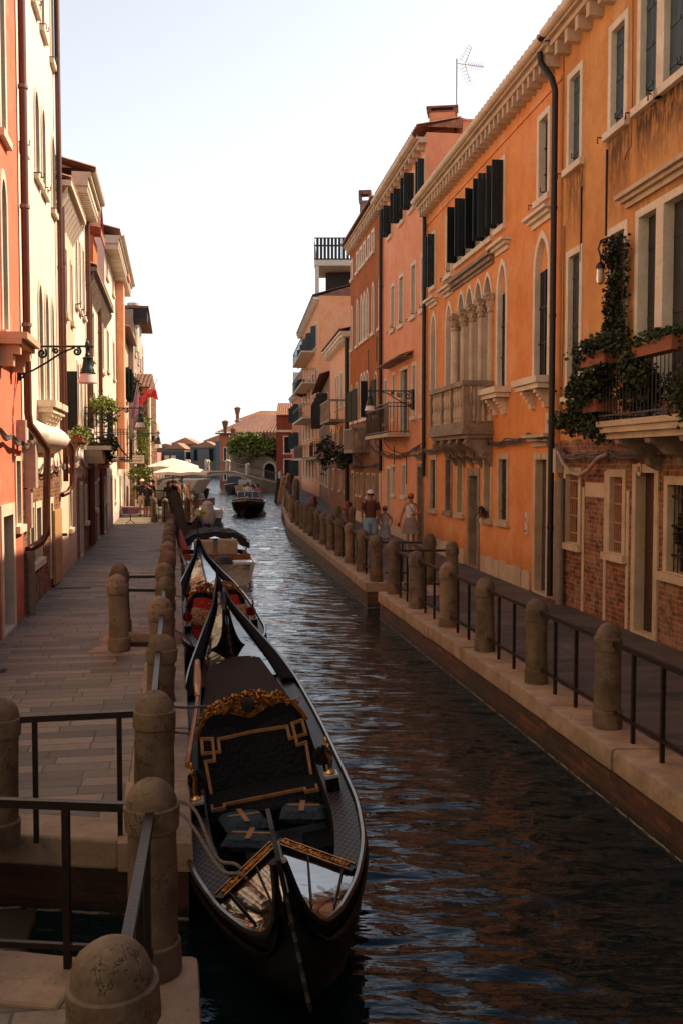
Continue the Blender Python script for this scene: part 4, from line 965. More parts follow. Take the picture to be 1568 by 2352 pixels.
def wavy_eave(Bd, z, over=.26, th=.42, pitch=.42, mat=None):
    g = MB(); n = int(Bd.L / pitch)
    for i in range(n):
        uc = (i + .5) * Bd.L / n; r = Bd.L / n * .5; k = 8
        r0 = [(uc - r * cos(pi * q / k), .02, z - th - .02 - r * 1.2 * sin(pi * q / k)) for q in range(k + 1)]
        r1 = [(uc - r * cos(pi * q / k), -over, z - .02 - r * .9 * sin(pi * q / k)) for q in range(k + 1)]
        g.loft([r0, r1])
    g.box(0, Bd.L, -over - .08, .02, z, z + .12)
    g.build('eave', mat or STONEL, Bd.root)
wavy_eave(L2, 8.9); L2.roof(9.05, .34, 1.3, mat=TILE)
M3 = stucco('pale_cream_plaster', (.88, .76, .63), (.84, .7, .56), streak=.1, brick_below=1.6, ragged=1.6, stains=[(0, 4, 0, 2.6, .3)])
L3 = Bld('pale_cream_house', 'pale cream house under a big projecting dentil cornice', 'L', 26.25, 29.75, 10.2, M3)
for a in (26.6, 27.6, 28.7): L3.win(a, a + .55, 6.9, 8.9, 'dark', fw=.1, hooks=True); L3.win(a, a + .55, 3.6, 5.4, 'dark', fw=.1, slab=.3 if a > 27 and a < 28 else None)
L3.win(27, 27.8, 0, 2.1, 'shutk', name='door', sill=0, fw=.1); L3.win(28.6, 29.2, .9, 2.0, 'dark', fw=.08)
L3.finish(); L3.cornice(9.95, .4, .6, .22, STONEL, gutter=True, dent=(.12, .16, .3)); L3.roof(10.4, .6, 1.3, mat=TILE); L3.pipe(3.35, .1, 9.9, .07, -.1, PIPEB)
M4 = stucco('light_cream_plaster', (.86, .7, .56), (.8, .6, .46), streak=.15, brick_below=2.2, ragged=1.8, stains=[(0, 9, 0, 2.5, .3)])
L4 = Bld('low_cream_house', 'low cream house with old wavy tile eaves behind the first street lamp', 'L', 29.8, 38.25, 8.35, M4)
for a in (30.4, 31.2, 32.0, 34.6, 35.5, 36.6): L4.win(a, a + .6, 6.0, 7.6, 'dark', fw=.09, arch=(.3, 'gothic', False) if a > 33 else None); L4.win(a, a + .6, 3.5, 5.0, 'dark', fw=.09)
for a in (30.8, 33.4, 36.2): L4.win(a, a + 1.0, 0, 2.1, 'shutk', name='door', sill=0, fw=.1); 
for a in (32.2, 35, 37.3): L4.win(a, a + .6, 1.1, 2.0, 'dark', fw=.08)
L4.finish(); wavy_eave(L4, 8.4, .26, .4, .5, STONED); L4.roof(8.55, .34, 1.4, mat=TILE); L4.pipe(.35, .1, 8.3, .07, -.1, PIPEB); L4.pipe(4.4, .1, 8.1, .07, -.1, PIPEB)
dm = empty('roof_dormer', (xL(34.5) + .1, 34.5, 8.6), L4.root.rotation_euler[2], 'red sided dormer with a little tiled roof above the low cream house', 'dormer')
MB().box(-.9, .9, .15, 2.6, 0, 1.7).build('wall', stucco('burnt_orange_plaster', (.7, .18, .05), (.6, .14, .04)), dm)
g = MB(); n = 24; r0 = [(-1.0, -.1 + 2.9 * i / n, 1.95 + .05 * abs(sin(i * pi / 4)) ) for i in range(n + 1)]; r1 = [(-.2, p[1], p[2] + .95) for p in r0]; r2 = [(1.1, p[1], p[2] + .1) for p in r0]
g.loft([r0, r1, r2], False); g.box(-1.0, 1.1, -.12, -.08, 1.7, 1.95); g.build('roof', TILE, dm, fix=False)
M5 = stucco('butter_plaster', (.88, .7, .55), (.82, .62, .47), streak=.1)
L5 = Bld('butter_yellow_house', 'tall butter yellow house with a stone cornice and an orange chimney breast', 'L', 38.3, 49.5, 11.3, M5)
for a in (39.0, 42.9, 47.6): L5.win(a, a + 1.1, 10.0 if a < 40 else 10.0, 10.95, 'dark', fw=.13); L5.win(a, a + 1.1, 6.3, 8.0, 'dark', fw=.13)
for a in (39.4, 41.6, 43.6, 47.4): L5.win(a, a + .9, 2.9, 4.5, 'dark', fw=.12, arch=(.5, 'gothic', False))
L5.win(40.4, 41.5, 0, 2.1, 'shutk', name='door', sill=0); L5.win(43, 43.9, .9, 2, 'dark'); L5.win(46.8, 47.8, 0, 2.1, 'shutk', name='door', sill=0)
L5.finish(); L5.cornice(11.1, .55, .5, .3, STONEL, gutter=True, dent=(.14, .22, .3)); L5.roof(11.6, .6, 1.2)
MO = stucco('orange_flue_plaster', (.8, .36, .2), (.72, .3, .16), streak=.05)
MB().box(L5.u(45.3), L5.u(46.6), -.36, -.003, 2.9, 11.08).box(L5.u(45.1), L5.u(46.8), -.62, -.5, 11.1, 11.4).build('chimney_breast', MO, L5.root)
MB().prism([(L5.u(45.3), 2.9), (L5.u(46.6), 2.9), (L5.u(46.2), 2.3), (L5.u(45.7), 2.3)], -.35, -.003).build('chimney_breast_foot', MO, L5.root)
p = dpt(267, 545, 50)
chimney('chimney', 'small round capped brick chimney above the butter yellow house', p.x, 50, 11.2, p.z, .4, stucco('chimney_brick_plaster', (.6, .25, .15)))
# brick base at the end of the row, restaurant
M6 = stucco('stained_grey_plaster', (.6, .44, .3), (.36, .25, .17), patch=.55, streak=.5)
L6 = Bld('restaurant_house', 'stained old house above the restaurant with gothic windows', 'L', 49.6, 58, 9.4, M6)
for a in (50.4, 52.6, 55): L6.win(a, a + 1.2, 6.0, 7.6, 'open', fw=.14, shut=(140, 60)); L6.win(a, a + 1.2, 3.4, 4.6, 'dark', fw=.14, arch=(.6, 'gothic', False), trim=STONEL)
L6.win(51, 52.4, 0, 2.2, 'dark', name='door', sill=0)
L6.finish(); L6.roof(9.4, .5, 1.2)
p = dpt(293, 680, 57)
L7 = Bld('dark_roofed_loggia', 'far house with dark overhanging loggia roof and round white chimneys', 'L', 58.1, 79, 11.6, stucco('far_grey_plaster', (.46, .34, .25), (.3, .2, .14), patch=.4), off=.3)
for a in (60, 65, 70, 75):
    for v in (3.4, 6.6, 9.2): L7.win(a, a + 1.6, v, v + 1.7, 'dark', fw=.16)
L7.finish(); MB().box(.2, 12, -.9, 4, 11.7, 11.85).build('loggia_roof', TILED, L7.root); MB().box(.3, 3, -.8, 3, 11.1, 11.7).build('loggia_beam', WOODK, L7.root)
g = MB()
for uu in (3.6, 8): g.lathe([(.34, 9.5), (.34, 12.3), (.4, 12.35), (.4, 12.5)], (uu, .1, 0), 12)
g.build('round_chimney', PLW, L7.root)
# brick red pier building by the bridge foot, facing the camera
pa, pb = dpt(326, 1100, 62), dpt(346, 1100, 62)
M8 = stucco('bare_red_brick', (.7, .26, .12), (.55, .2, .1), brick_below=7)
L8 = Bld('red_brick_house', 'narrow sunlit red brick house end at the foot of the bridge', 'F', 0, 0, 7.3, M8, p=((pa.x - 3, 62), (pb.x, 62)), depth=2.2)
L8.win(0, 0, 2.9, 4.2, 'dark', U=(2.2, 2.8), fw=.1); L8.finish(); L8.roof(7.3, .3, .9)
MB().box(L8.L - .12, L8.L + .02, -.05, .3, 0, 7.2).build('stone_quoin', STONEL, L8.root)
MB().box(L8.L + .02, L8.L + .35, .6, 1.6, 4.3, 4.4).box(L8.L + .02, L8.L + .32, .65, 1.55, 4.4, 5.1).build('side_balcony', STONEL, L8.root)
# ---------------------------------------------------------------- gondolas
LACQ, nt_, b_ = newmat('black_lacquer')
b_.inputs['Base Color'].default_value = (.004, .0035, .0035, 1); b_.inputs['Roughness'].default_value = .4; b_.inputs['Coat Weight'].default_value = .12; b_.inputs['Coat Roughness'].default_value = .08; b_.inputs['Specular IOR Level'].default_value = .1
bump(nt_, b_, noi(nt_, coords(nt_), 3, 2), .12, .03)
DECKL, nt_, b_ = newmat('mirror_lacquer_deck')
b_.inputs['Base Color'].default_value = (.012, .007, .005, 1); b_.inputs['Roughness'].default_value = .04; b_.inputs['Coat Weight'].default_value = 1; b_.inputs['Coat Roughness'].default_value = .02; b_.inputs['Specular IOR Level'].default_value = .5; b_.inputs['Coat IOR'].default_value = 1.5
bump(nt_, b_, noi(nt_, coords(nt_), 4, 2), .22, .03)
DECKS, nt_, b_ = newmat('dark_lacquer_stern_deck')
b_.inputs['Base Color'].default_value = (.008, .006, .006, 1); b_.inputs['Roughness'].default_value = .06; b_.inputs['Specular IOR Level'].default_value = .4
bump(nt_, b_, noi(nt_, coords(nt_), 2.5, 2), .25, .03)
STEEL = simple('polished_rail_metal', (.13, .105, .085), .28, .85, (.08, .06, .05), 8, .05)
FERRO = simple('worn_prow_iron', (.05, .038, .03), .5, .5, (.02, .016, .013), 10, .2)
NAVYC = simple('black_velvet', (.006, .006, .008), .95, 0, (.009, .009, .011), 30, .1, spec=.05)
def quilt(name, col):
    m, nt, b = newmat(name); v = coords(nt); b.inputs['Base Color'].default_value = c4(col); b.inputs['Roughness'].default_value = .75; b.inputs['Specular IOR Level'].default_value = .12
    w = N(nt, 'TexVoronoi'); w.inputs['Scale'].default_value = 26; w.feature = 'F1'; nt.links.new(v, w.inputs['Vector'])
    bump(nt, b, mth(nt, 'MULTIPLY', w.outputs['Distance'], -1), .9, .02); return m
QUILT = quilt('quilted_black_cloth', (.006, .006, .008)); REDV = quilt('tufted_red_velvet', (.26, .02, .012)); CUSHB = quilt('slate_blue_brocade', (.03, .045, .06))
def brocade():
    m, nt, b = newmat('gold_brocade'); v = coords(nt); w = N(nt, 'TexWave'); w.wave_type = 'RINGS'; w.inputs['Scale'].default_value = 11; w.inputs['Distortion'].default_value = 12; w.inputs['Detail'].default_value = 2
    nt.links.new(v, w.inputs['Vector']); nt.links.new(mixc(nt, mp_range(nt, w.outputs['Fac'], .55, .62), (.38, .17, .04), (.05, .04, .035)), b.inputs['Base Color']); b.inputs['Roughness'].default_value = .6; return m
BROC = brocade()
TARPB = simple('dark_brown_tarpaulin', (.02, .01, .007), .8, 0, (.015, .008, .006), 3, .15, 12, spec=.08); REDP = simple('red_painted_panel', (.3, .01, .012), .4, 0, bs=.05)
BRASS = simple('polished_brass', (.75, .42, .12), .22, 1, (.5, .22, .05), 12, .1)
NET, nt_, b_ = newmat('netted_side_deck')
o_ = sepz(nt_); a1 = mth(nt_, 'ABSOLUTE', mth(nt_, 'SINE', mth(nt_, 'MULTIPLY', mth(nt_, 'ADD', o_[0], mth(nt_, 'MULTIPLY', o_[1], .55)), 62))); a2 = mth(nt_, 'ABSOLUTE', mth(nt_, 'SINE', mth(nt_, 'MULTIPLY', mth(nt_, 'SUBTRACT', o_[0], mth(nt_, 'MULTIPLY', o_[1], .55)), 62)))
nt_.links.new(mixc(nt_, mp_range(nt_, mth(nt_, 'MINIMUM', a1, a2), .1, .18), (.13, .10, .085), (.008, .006, .005)), b_.inputs['Base Color']); b_.inputs['Roughness'].default_value = .45; b_.inputs['Specular IOR Level'].default_value = .1
TT = [0, .011, .023, .045, .072, .114, .178, .25, .45, .6, .72, .82, .9, .955, 1]
WW = [.02, .05, .09, .175, .29, .45, .60, .67, .70, .68, .60, .46, .29, .14, .015]
GG = [1.28, 1.04, .86, .68, .60, .56, .535, .515, .49, .50, .56, .66, .82, 1.0, 1.34]
KK = [.80, .58, .44, .26, .12, -.04, -.18, -.22, -.25, -.24, -.2, -.1, .1, .42, 1.1]
def itp(T, V, t):
    t = min(max(t, 0), 1)
    for i in range(len(T) - 1):
        if t <= T[i + 1]:
            h = T[i + 1] - T[i]; f = (t - T[i]) / h
            def sl(k):
                if k == 0: return (V[1] - V[0]) / (T[1] - T[0])
                if k == len(T) - 1: return (V[-1] - V[-2]) / (T[-1] - T[-2])
                a, b = (V[k] - V[k - 1]) / (T[k] - T[k - 1]), (V[k + 1] - V[k]) / (T[k + 1] - T[k])
                return 0 if a * b <= 0 else 2 * a * b / (a + b)
            m0, m1 = sl(i) * h, sl(i + 1) * h
            return V[i] * (2 * f ** 3 - 3 * f ** 2 + 1) + m0 * (f ** 3 - 2 * f ** 2 + f) + V[i + 1] * (3 * f ** 2 - 2 * f ** 3) + m1 * (f ** 3 - f ** 2)
    return V[-1]
GLn = 11.2
def gw(s_): return itp(TT, WW, s_ / GLn)
def gg(s_): return itp(TT, GG, s_ / GLn)
def gk(s_): return itp(TT, KK, s_ / GLn)
def build_gondola(label, loc, rz, roll, style):
    def bend(mb):
        mb.v = [(p[0] - .05 * min(1, max(0, 1 - p[1] / 1.6)) ** 1.3 * (p[2] + .1), p[1], p[2]) for p in mb.v]; return mb
    e = empty('gondola', loc, rz, label, 'gondola', 'gondolas moored to the left quay'); e.rotation_euler = (0, -radians(roll), rz)
    ss = [0, .06, .12, .18, .25, .32, .4, .48, .56, .65, .75, .86, 1.0, 1.15, 1.3, 1.5, 1.75, 2, 2.3, 2.6, 3.2, 4, 5, 6, 6.8, 7.4, 8, 8.6, 9.1, 9.5, 9.8, 10.1, 10.5, 10.9, 11.2]
    rings = []
    for s_ in ss:
        w, g, k = gw(s_), gg(s_), gk(s_); half = [(w, g), (w * 1.0, g - .06), (w * .97, g - .07), (w * .9, k + (g - k) * .5), (w * .68, k + (g - k) * .16), (w * .3, k + .02)]
        rings.append([(-x, s_, z) for x, z in half] + [(0, s_, k)] + [(x, s_, z) for x, z in half[::-1]])
    bend(MB().loft(rings)).build('hull', LACQ, e, fix=False)
    ins = [s_ for s_ in ss if 1.5 < s_ < 7.6]
    rg = [[(-gw(s_) + .03, s_, gg(s_) - .02), (-gw(s_) + .2, s_, gg(s_) - .025), (-gw(s_) + .22, s_, .12), (0, s_, .1), (gw(s_) - .22, s_, .12), (gw(s_) - .2, s_, gg(s_) - .025), (gw(s_) - .03, s_, gg(s_) - .02)] for s_ in ins]
    MB().loft(rg, False).build('inner_hull', simple('black_floor', (.008, .007, .007), .5, bs=.1), e, fix=False)
    for sg in (-1, 1):
        sd_ = [1.45 + .3 * i for i in range(19)]
        MB().loft([[(sg * (gw(s_) - .02), s_, gg(s_) - .012), (sg * (gw(s_) - .2), s_, gg(s_) - .012)] for s_ in sd_ if s_ < 6.8], False).build('side_deck', NET, e, fix=False)
        pts = [(sg * (gw(s_) + .004), s_, gg(s_) + .01) for s_ in [GLn * (i / 110) ** 1.25 for i in range(111)]]
        bend(MB().tube(pts, .021, 6)).build('gunwale_rail', STEEL, e)
        pts = [(sg * (gw(s_) + .008), s_, gg(s_) - .1) for s_ in [.1 + (GLn - .35) * (i / 90) ** 1.25 for i in range(91)]]
        bend(MB().tube(pts, .018, 5)).build('rubbing_strake', LACQ, e)
    # decks
    m_ = 10
    def deck(sa, sb, sc, n, ridge, inset=1):
        # sa tip, sb edge station at the sides, sc apex station on the centre line
        rows = []
        for i in range(n + 1):
            t = i / n; row = []
            for j in range(-m_, m_ + 1):
                q = j / m_; s_ = sa + (sb + (sc - sb) * (1 - abs(q)) - sa) * t; w = (gw(s_) - .03) * inset
                row.append((q * w, s_, gg(s_) + ridge * (1 - abs(q)) * min(1, t * 2.5)))
            rows.append(row)
        g = MB()
        for a_, b2 in ((0, m_ + 1), (m_, 2 * m_ + 1)): g.loft([r[a_:b2] for r in rows], True)
        return g
    bend(deck(.1, 1.28, 1.85, 30, .07)).build('bow_deck', DECKL, e, fix=False)
    deck(10.95, 7.3, 7.0, 30, .12, .80).build('stern_deck', DECKS, e, fix=False)
    for sg in (-1, 1): MB().loft([[(sg * (gw(s_) - .01), s_, gg(s_) + .02), (sg * (gw(s_) - .02) * .82, s_, gg(s_) + .05), (sg * (gw(s_) - .02) * .76, s_, gg(s_) + .02)] for s_ in [6.9 + .17 * i for i in range(25)]], False).build('stern_border', NAVYC, e, fix=False)
    bend(MB().tube([(0, s_, gg(s_) + .09 * min(1, (s_ - .1) * 2.2) + .005) for s_ in [.12 + .14 * i for i in range(13)]], .018, 6)).build('bow_ridge', LACQ, e)
    MB().tube([(0, s_, gg(s_) + .12 * min(1, (11.1 - s_) * .8) + .005) for s_ in [7.0 + .2 * i for i in range(20)]], .02, 6).build('stern_ridge', LACQ, e)
    for sg in (-1, 1):
        a = Vector((0, 1.87, gg(1.87) + .09)); b = Vector((sg * (gw(1.3) - .02), 1.32, gg(1.3) + .01)); t = b - a; n = 20
        g = MB(); u = t.normalized(); m = Matrix.Translation(a) @ t.to_track_quat('X', 'Z').to_matrix().to_4x4()
        g.box(0, t.length, -.04, .04, -.08, .012, m); tr = g.build('transom_board', LACQ, e)
        g = MB()
        for yy in (-.037, .037): g.box(.03, t.length - .03, yy - .004, yy + .004, .012, .02, m)
        rnd = random.Random(3)
        for i in range(n):
            x = .06 + (t.length - .1) * i / n
            c = m @ Vector((x + rnd.uniform(-.01, .01), rnd.uniform(-.018, .018), .014)); g.ball(c, rnd.uniform(.008, .016), 6, 4); f0, f1, f2 = rnd.uniform(0, 6), rnd.choice((-1, 1)), rnd.uniform(.012, .026); g.tube([m @ Vector((x + f2 * (1 - k / 9) * cos(f0 + f1 * k * .9), f2 * (1 - k / 9) * sin(f0 + f1 * k * .9), .018)) for k in range(8)], .006, 4)
        g.build('gilt_carving', BRONZE, tr)
        g = MB(); g.tube([(sg * gw(1.4) * .36, 1.62, gg(1.6) + .06), (sg * gw(.8) * .36, .8, gg(.8) + .052)], .007, 5); g.tube([(sg * gw(1.25) * .82, 1.36, gg(1.3) + .025), (sg * gw(.8) * .8, .8, gg(.8) + .022)], .007, 5); g.build('deck_batten', LACQ, e)
    # ferro
    g = MB()
    out = [(1.3, -.12), (.8, .08), (.4, .28), (.12, .52), (-.02, .8), (-.06, 1.08), (-.13, 1.26), (-.26, 1.32), (-.3, 1.42), (-.22, 1.54), (-.06, 1.58), (.02, 1.5), (.0, 1.34), (.06, 1.2), (.1, 1.0), (.2, .7), (.45, .34), (.85, .16), (1.36, -.04)]
    mt = Matrix(((0, 1, 0, 0), (1, 0, 0, 0), (0, 0, 1, 0), (0, 0, 0, 1)))
    g.prism(out, -.011, .011, mt)
    for i in range(6): g.prism([(.02, .62 + i * .095), (-.2 + .012 * i, .62 + i * .095), (-.2 + .012 * i, .67 + i * .095), (.02, .67 + i * .095)], -.010, .010, mt)
    bend(g).build('prow_iron', FERRO, e)
    MB().tube([(0, 11.1, 1.1), (0, 11.2, 1.3), (0, 11.24, 1.46), (0, 11.22, 1.58)], [.03, .03, .02, .006], 6).build('stern_tip', LACQ, e)
    # loveseat
    s0 = 3.75; red = style == 'red'
    def ztop(u): return .97 - .085 * math.exp(-(u / .27) ** 2) - .22 * (max(0, abs(u) - .62) / .38) ** 2.2
    def P(u, v, off=0): 
        w = .50 + .05 * (1 - v); z = .34 + v * (ztop(u) - .34); z = z if abs(u) > 2 else z; return Vector((u * w, s0 + .38 * v - off, z))
    nu, nv = 32, 18
    def PZ(u, v): z = .34 + v * .60; t = (z - .34) / (ztop(u) - .34); p = P(u, t, .034); return p
    Q = REDV if red else QUILT
    def sheet(off, u0=-1, u1=1, v0=0, v1=1):
        return [[P(u0 + (u1 - u0) * i / nu, v0 + (v1 - v0) * j / nv, off) for i in range(nu + 1)] for j in range(nv + 1)]
    g = MB(); fr = sheet(.0); bk = [[p + Vector((0, .09, 0)) for p in r] for r in fr]
    g.loft(fr); g.loft(bk); g.loft([fr[-1], bk[-1]]); g.loft([[r[0] for r in fr], [r[0] for r in bk]]); g.loft([[r[-1] for r in fr], [r[-1] for r in bk]])
    seat = g.build('loveseat_back', NAVYC, e, fix=False)
    if red:
        for sg in (-1, 1):
            rows = []
            for j in range(nv + 1):
                v = .1 + .78 * j / nv; rows.append([P(sg * (.06 + .78 * i / nu * (1 - .35 * max(0, v - .55))), v, .05 * sin(pi * i / nu) ** .5 * sin(pi * j / nv) ** .5 + .004) for i in range(nu + 1)])
            MB().loft(rows).build('red_back_cushion', Q, seat, fix=False)
        g = MB()
        for sg in (-1, 1):
            for (u, v) in ((.25, .75), (.5, .75), (.72, .6), (.4, .6), (.3, .4), (.6, .4)): g.ball(P(sg * u, v, .055), .014, 6, 4)
        g.build('tufting_button', BRASS, seat)
    else:
        MB().loft([[P(-.9 + 1.8 * i / nu, .03 + .83 * j / nv, .02) for i in range(nu + 1)] for j in range(nv + 1)]).build('quilted_panel', Q, seat, fix=False)
        key = [(0, .76), (.60, .76), (.60, .60), (.90, .60), (.90, .78), (.70, .78), (.70, .50), (.86, .50), (.80, .05)]
        g = MB()
        for sg in (-1, 1):
            for (a, b) in zip(key, key[1:]):
                A_, B_ = PZ(sg * a[0], a[1]), PZ(sg * b[0], b[1]); t = (B_ - A_); m = Matrix.Translation(A_) @ t.to_track_quat('X', 'Y').to_matrix().to_4x4(); g.box(-.012, t.length + .012, -.013, .013, -.013, .013, m)
        g.build('gold_meander', GOLDT, seat)
    # seat cushion
    g = MB(); rows = []
    for j in range(13):
        t = j / 12; rows.append([(-.52 + 1.04 * i / 20, s0 - .5 * (1 - t) + .02, .30 + .10 * min(1, sin(pi * min(.5, t + .08)) + .0) * 1.0 + .02 * sin(pi * i / 20)) for i in range(21)])
    g.loft(rows); g.loft([[(p[0], p[1], .15) for p in rows[0]], rows[0]]); g.build('seat_cushion', Q, seat, fix=False)
    if not red:
        g = MB()
        for sg in (-1, 1):
            for a, b in (((0, .42), (.34, .42)), ((.34, .42), (.34, .34)), ((.34, .34), (.44, .34)), ((.44, .34), (.44, .44))):
                A_, B_ = Vector((sg * a[0] , s0 - .5 + a[1] - .28, .415)), Vector((sg * b[0], s0 - .5 + b[1] - .28, .415)); t = B_ - A_; m = Matrix.Translation(A_) @ t.to_track_quat('X', 'Y').to_matrix().to_4x4(); g.box(-.012, t.length + .012, -.013, .013, -.01, .01, m)
        g.build('gold_border', GOLDT, seat)
    # gilt crest
    g = MB()
    pts = [P(-1 + 2 * i / 40, 1, -.045) + Vector((0, 0, .02)) for i in range(41)]; g.tube(pts, .026, 7)
    rnd = random.Random(5 if red else 8)
    for i in range(3, 38):
        p = pts[i]; t = 1 - abs(i - 20) / 17; hgt = .05 + .19 * max(0, t) ** 1.4
        for q in range(2 + int(hgt * 22)):
            c = p + Vector((rnd.uniform(-.03, .03), rnd.uniform(-.03, .03), hgt * rnd.uniform(.1, 1)))
            if rnd.random() < .45: g.ball(c, rnd.uniform(.012, .026), 6, 4, sz=rnd.uniform(.7, 1.6))
            else:
                r_, sg, a0 = rnd.uniform(.018, .038), rnd.choice((-1, 1)), rnd.uniform(0, 6)
                g.tube([c + Vector((r_ * (1 - k / 9) * cos(a0 + sg * k * .8), -.02, r_ * (1 - k / 9) * sin(a0 + sg * k * .8))) for k in range(8)], .008, 4)
    for sg in (-1, 1):   # reclining putti beside the medallion
        c = pts[20] + Vector((sg * .13, -.02, .13)); g.tube([c + Vector((sg * .1, 0, -.08)), c + Vector((sg * .05, -.02, -.03)), c + Vector((0, -.02, .04))], [.018, .03, .03], 7); g.ball(c + Vector((-sg * .01, -.03, .085)), .026, 8, 6)
        g.tube([c + Vector((0, -.03, .05)), c + Vector((sg * .07, -.05, .03)), c + Vector((sg * .12, -.03, .06))], .012, 5)
    cr = g.build('gilt_crest', BRONZE, seat)
    c = pts[20] + Vector((0, -.05, .115)); g = MB(); g.lathe([(.001, 0), (.06, 0), (.06, .015), (.045, .02), (.001, .02)], (0, 0, 0), 16); o = g.build('medallion', simple('dark_medallion', (.03, .02, .015), .5, .4) if not red else BRASS, cr); o.location = c; o.rotation_euler = (pi / 2, 0, 0); o.scale = (1, 1.2, 1)
    # arm rests with brass sea horses on marble blocks and pompoms
    for sg in (-1, 1):
        xx = sg * (gw(3.2) - .14); z0 = gg(3.2)
        blk = MB().box(xx - .05, xx + .05, 2.95, 3.07, z0 - .02, z0 + .1).build('ornament_block', LACQ, e); MB().box(xx - .055, xx + .055, 2.945, 3.075, z0 + .101, z0 + .125).build('marble_plate', simple('grey_marble', (.4, .36, .34), .3, bs=0), blk)
        g = MB(); g.lathe([(.035, 0), (.04, .01), (.015, .03), (.012, .05)], (xx, 3.01, z0 + .126), 12)
        g.tube([(xx, 3.01, z0 + .17), (xx + .01, 3.0, z0 + .24), (xx - sg * .015, 3.0, z0 + .3), (xx, 2.99, z0 + .37)], [.018, .024, .016, .02], 7); g.tube([(xx, 3.0, z0 + .36), (xx, 2.93, z0 + .37)], [.018, .008], 6); g.ball((xx, 3.02, z0 + .40), .014, 6, 4, sz=2)
        g.build('brass_sea_horse', BRASS if not red else simple('dark_red_enamel', (.2, .015, .01), .3, bs=0), blk)
        g = MB(); rr = random.Random(2)
        for _ in range(380):
            d = Vector((rr.gauss(0, 1), rr.gauss(0, 1), rr.gauss(0, 1))).normalized(); c = Vector((xx - sg * .02, 3.26, z0 + .2)); g.tube([c + d * .03, c + d * .085], [.008, .002], 3, False)
        g.build('pompom', simple('black_wool', (.02, .015, .014), .95, bs=0) if not red else REDV, blk, )
        MB().lathe([(.012, 0), (.012, .2)], (xx - sg * .02, 3.26, z0 - .02), 6).build('pompom_stem', BRASS, blk)
        # side chair (low, folded against the side)
        ch = MB(); X = sg * (gw(2.7) - .3); ch.box(X - .14, X + .14, 2.45, 2.8, .2, .28); ch.build('side_stool', NAVYC, e)
    # rear panel
    if red:
        rows = [[(x * (.42 - .05 * t), 4.4 + 1.15 * t, .80 + .25 * (1 - t) * 0 + .02 * cos(x * 1.5) + .1 * t) for x in (-1, -.5, 0, .5, 1)] for t in (0, .5, 1)]
        MB().loft(rows).build('rear_panel', REDP, e, fix=False)
        g = MB(); rr = random.Random(4)
        for i in range(50):
            x, y = rr.uniform(-.36, .36), rr.uniform(4.45, 4.9); g.ball((x, y, .84 + .02), rr.uniform(.01, .03), 6, 4)
        g.build('gilt_relief', BRONZE, e)
    else:
        rows = [[(x * (.50 - .17 * t), 4.75 + 3.1 * t + .1 * (1 - x * x), .70 - .05 * t + .05 * (1 - x * x)) for x in (-1, -.6, 0, .6, 1)] for t in (0, .33, .66, .93, 1)]
        g = MB(); g.loft(rows); g.loft([[(p[0], p[1], p[2] - .04) for p in r] for r in rows]); cvr = g.build('stern_cover', TARPB, e, fix=False)
        for x in (-.2, .24): MB().lathe([(.02, 0), (.035, .006), (.02, .012)], (x, 7.7, .70), 12).build('eyelet', STEEL, cvr)
    return e
g1 = build_gondola('nearest black gondola with quilted black seat, gilt crest and mirror bright bow decks', (-.05, 4.72, WATER), math.atan(.158), 8.5, 'black')
g2 = build_gondola('second black gondola with tufted red velvet seat and gold crest', (-1.36, 12.8, WATER), math.atan(.184), 4, 'red')
def cushion(name, label, parent_loc, rz, w, d, h, mat, trim=None, group=None, tilt=(0, 0)):
    e = empty(name, parent_loc, rz, label, 'cushion', group); e.rotation_euler = (tilt[0], tilt[1], rz); rows = []
    for j in range(11):
        v = -1 + 2 * j / 10; rows.append([(u * w / 2, v * d / 2, h * .5 * (1 - abs(u) ** 4) ** .5 * (1 - abs(v) ** 4) ** .5) for u in [-1 + 2 * i / 10 for i in range(11)]])
    g = MB(); g.loft(rows); g.loft([[(p[0], p[1], -p[2]) for p in r] for r in rows]); g.build('cover', mat, e, fix=False)
    if trim:
        g = MB(); g.box(-.03, .01, -d * .42, d * .42, h * .49, h * .52); g.box(-w * .35, w * .35, -.0, .025, h * .49, h * .525); g.build('gold_band', trim, e)
    return e
def onG(g_, x, s_, z): return g_.matrix_basis @ Vector((x, s_, z))
def mx(o): o.matrix_basis; return Matrix.LocRotScale(o.location, o.rotation_euler, None)
M1g, M2g = mx(g1), mx(g2)
cushion('footstool_cushion', 'slate blue footstool cushion with gold band on the left of the near gondola', tuple(M1g @ Vector((-.20, 2.95, .40))), .35, .36, .34, .12, CUSHB, GOLDT, 'footstool cushions in the near gondola')
cushion('footstool_cushion', 'flat slate blue cushion in front of the left footstool of the near gondola', tuple(M1g @ Vector((-.17, 2.6, .38))), -.1, .42, .26, .12, CUSHB, GOLDT, 'footstool cushions in the near gondola')
cushion('footstool_cushion', 'slate blue footstool cushion with gold band on the right of the near gondola', tuple(M1g @ Vector((.27, 2.95, .38))), -.02, .36, .28, .12, CUSHB, GOLDT, 'footstool cushions in the near gondola')
for x, t, an in ((-.31, 'left', .25), (.33, 'right', -.12)):
    cushion('brocade_pillow', f'gold brocade pillow leaning on the {t} of the red gondola seat', tuple(M2g @ Vector((x, 3.58, .62))), .15, .34, .34, .13, BROC, None, 'gold pillows on the red seat', (radians(62), an))
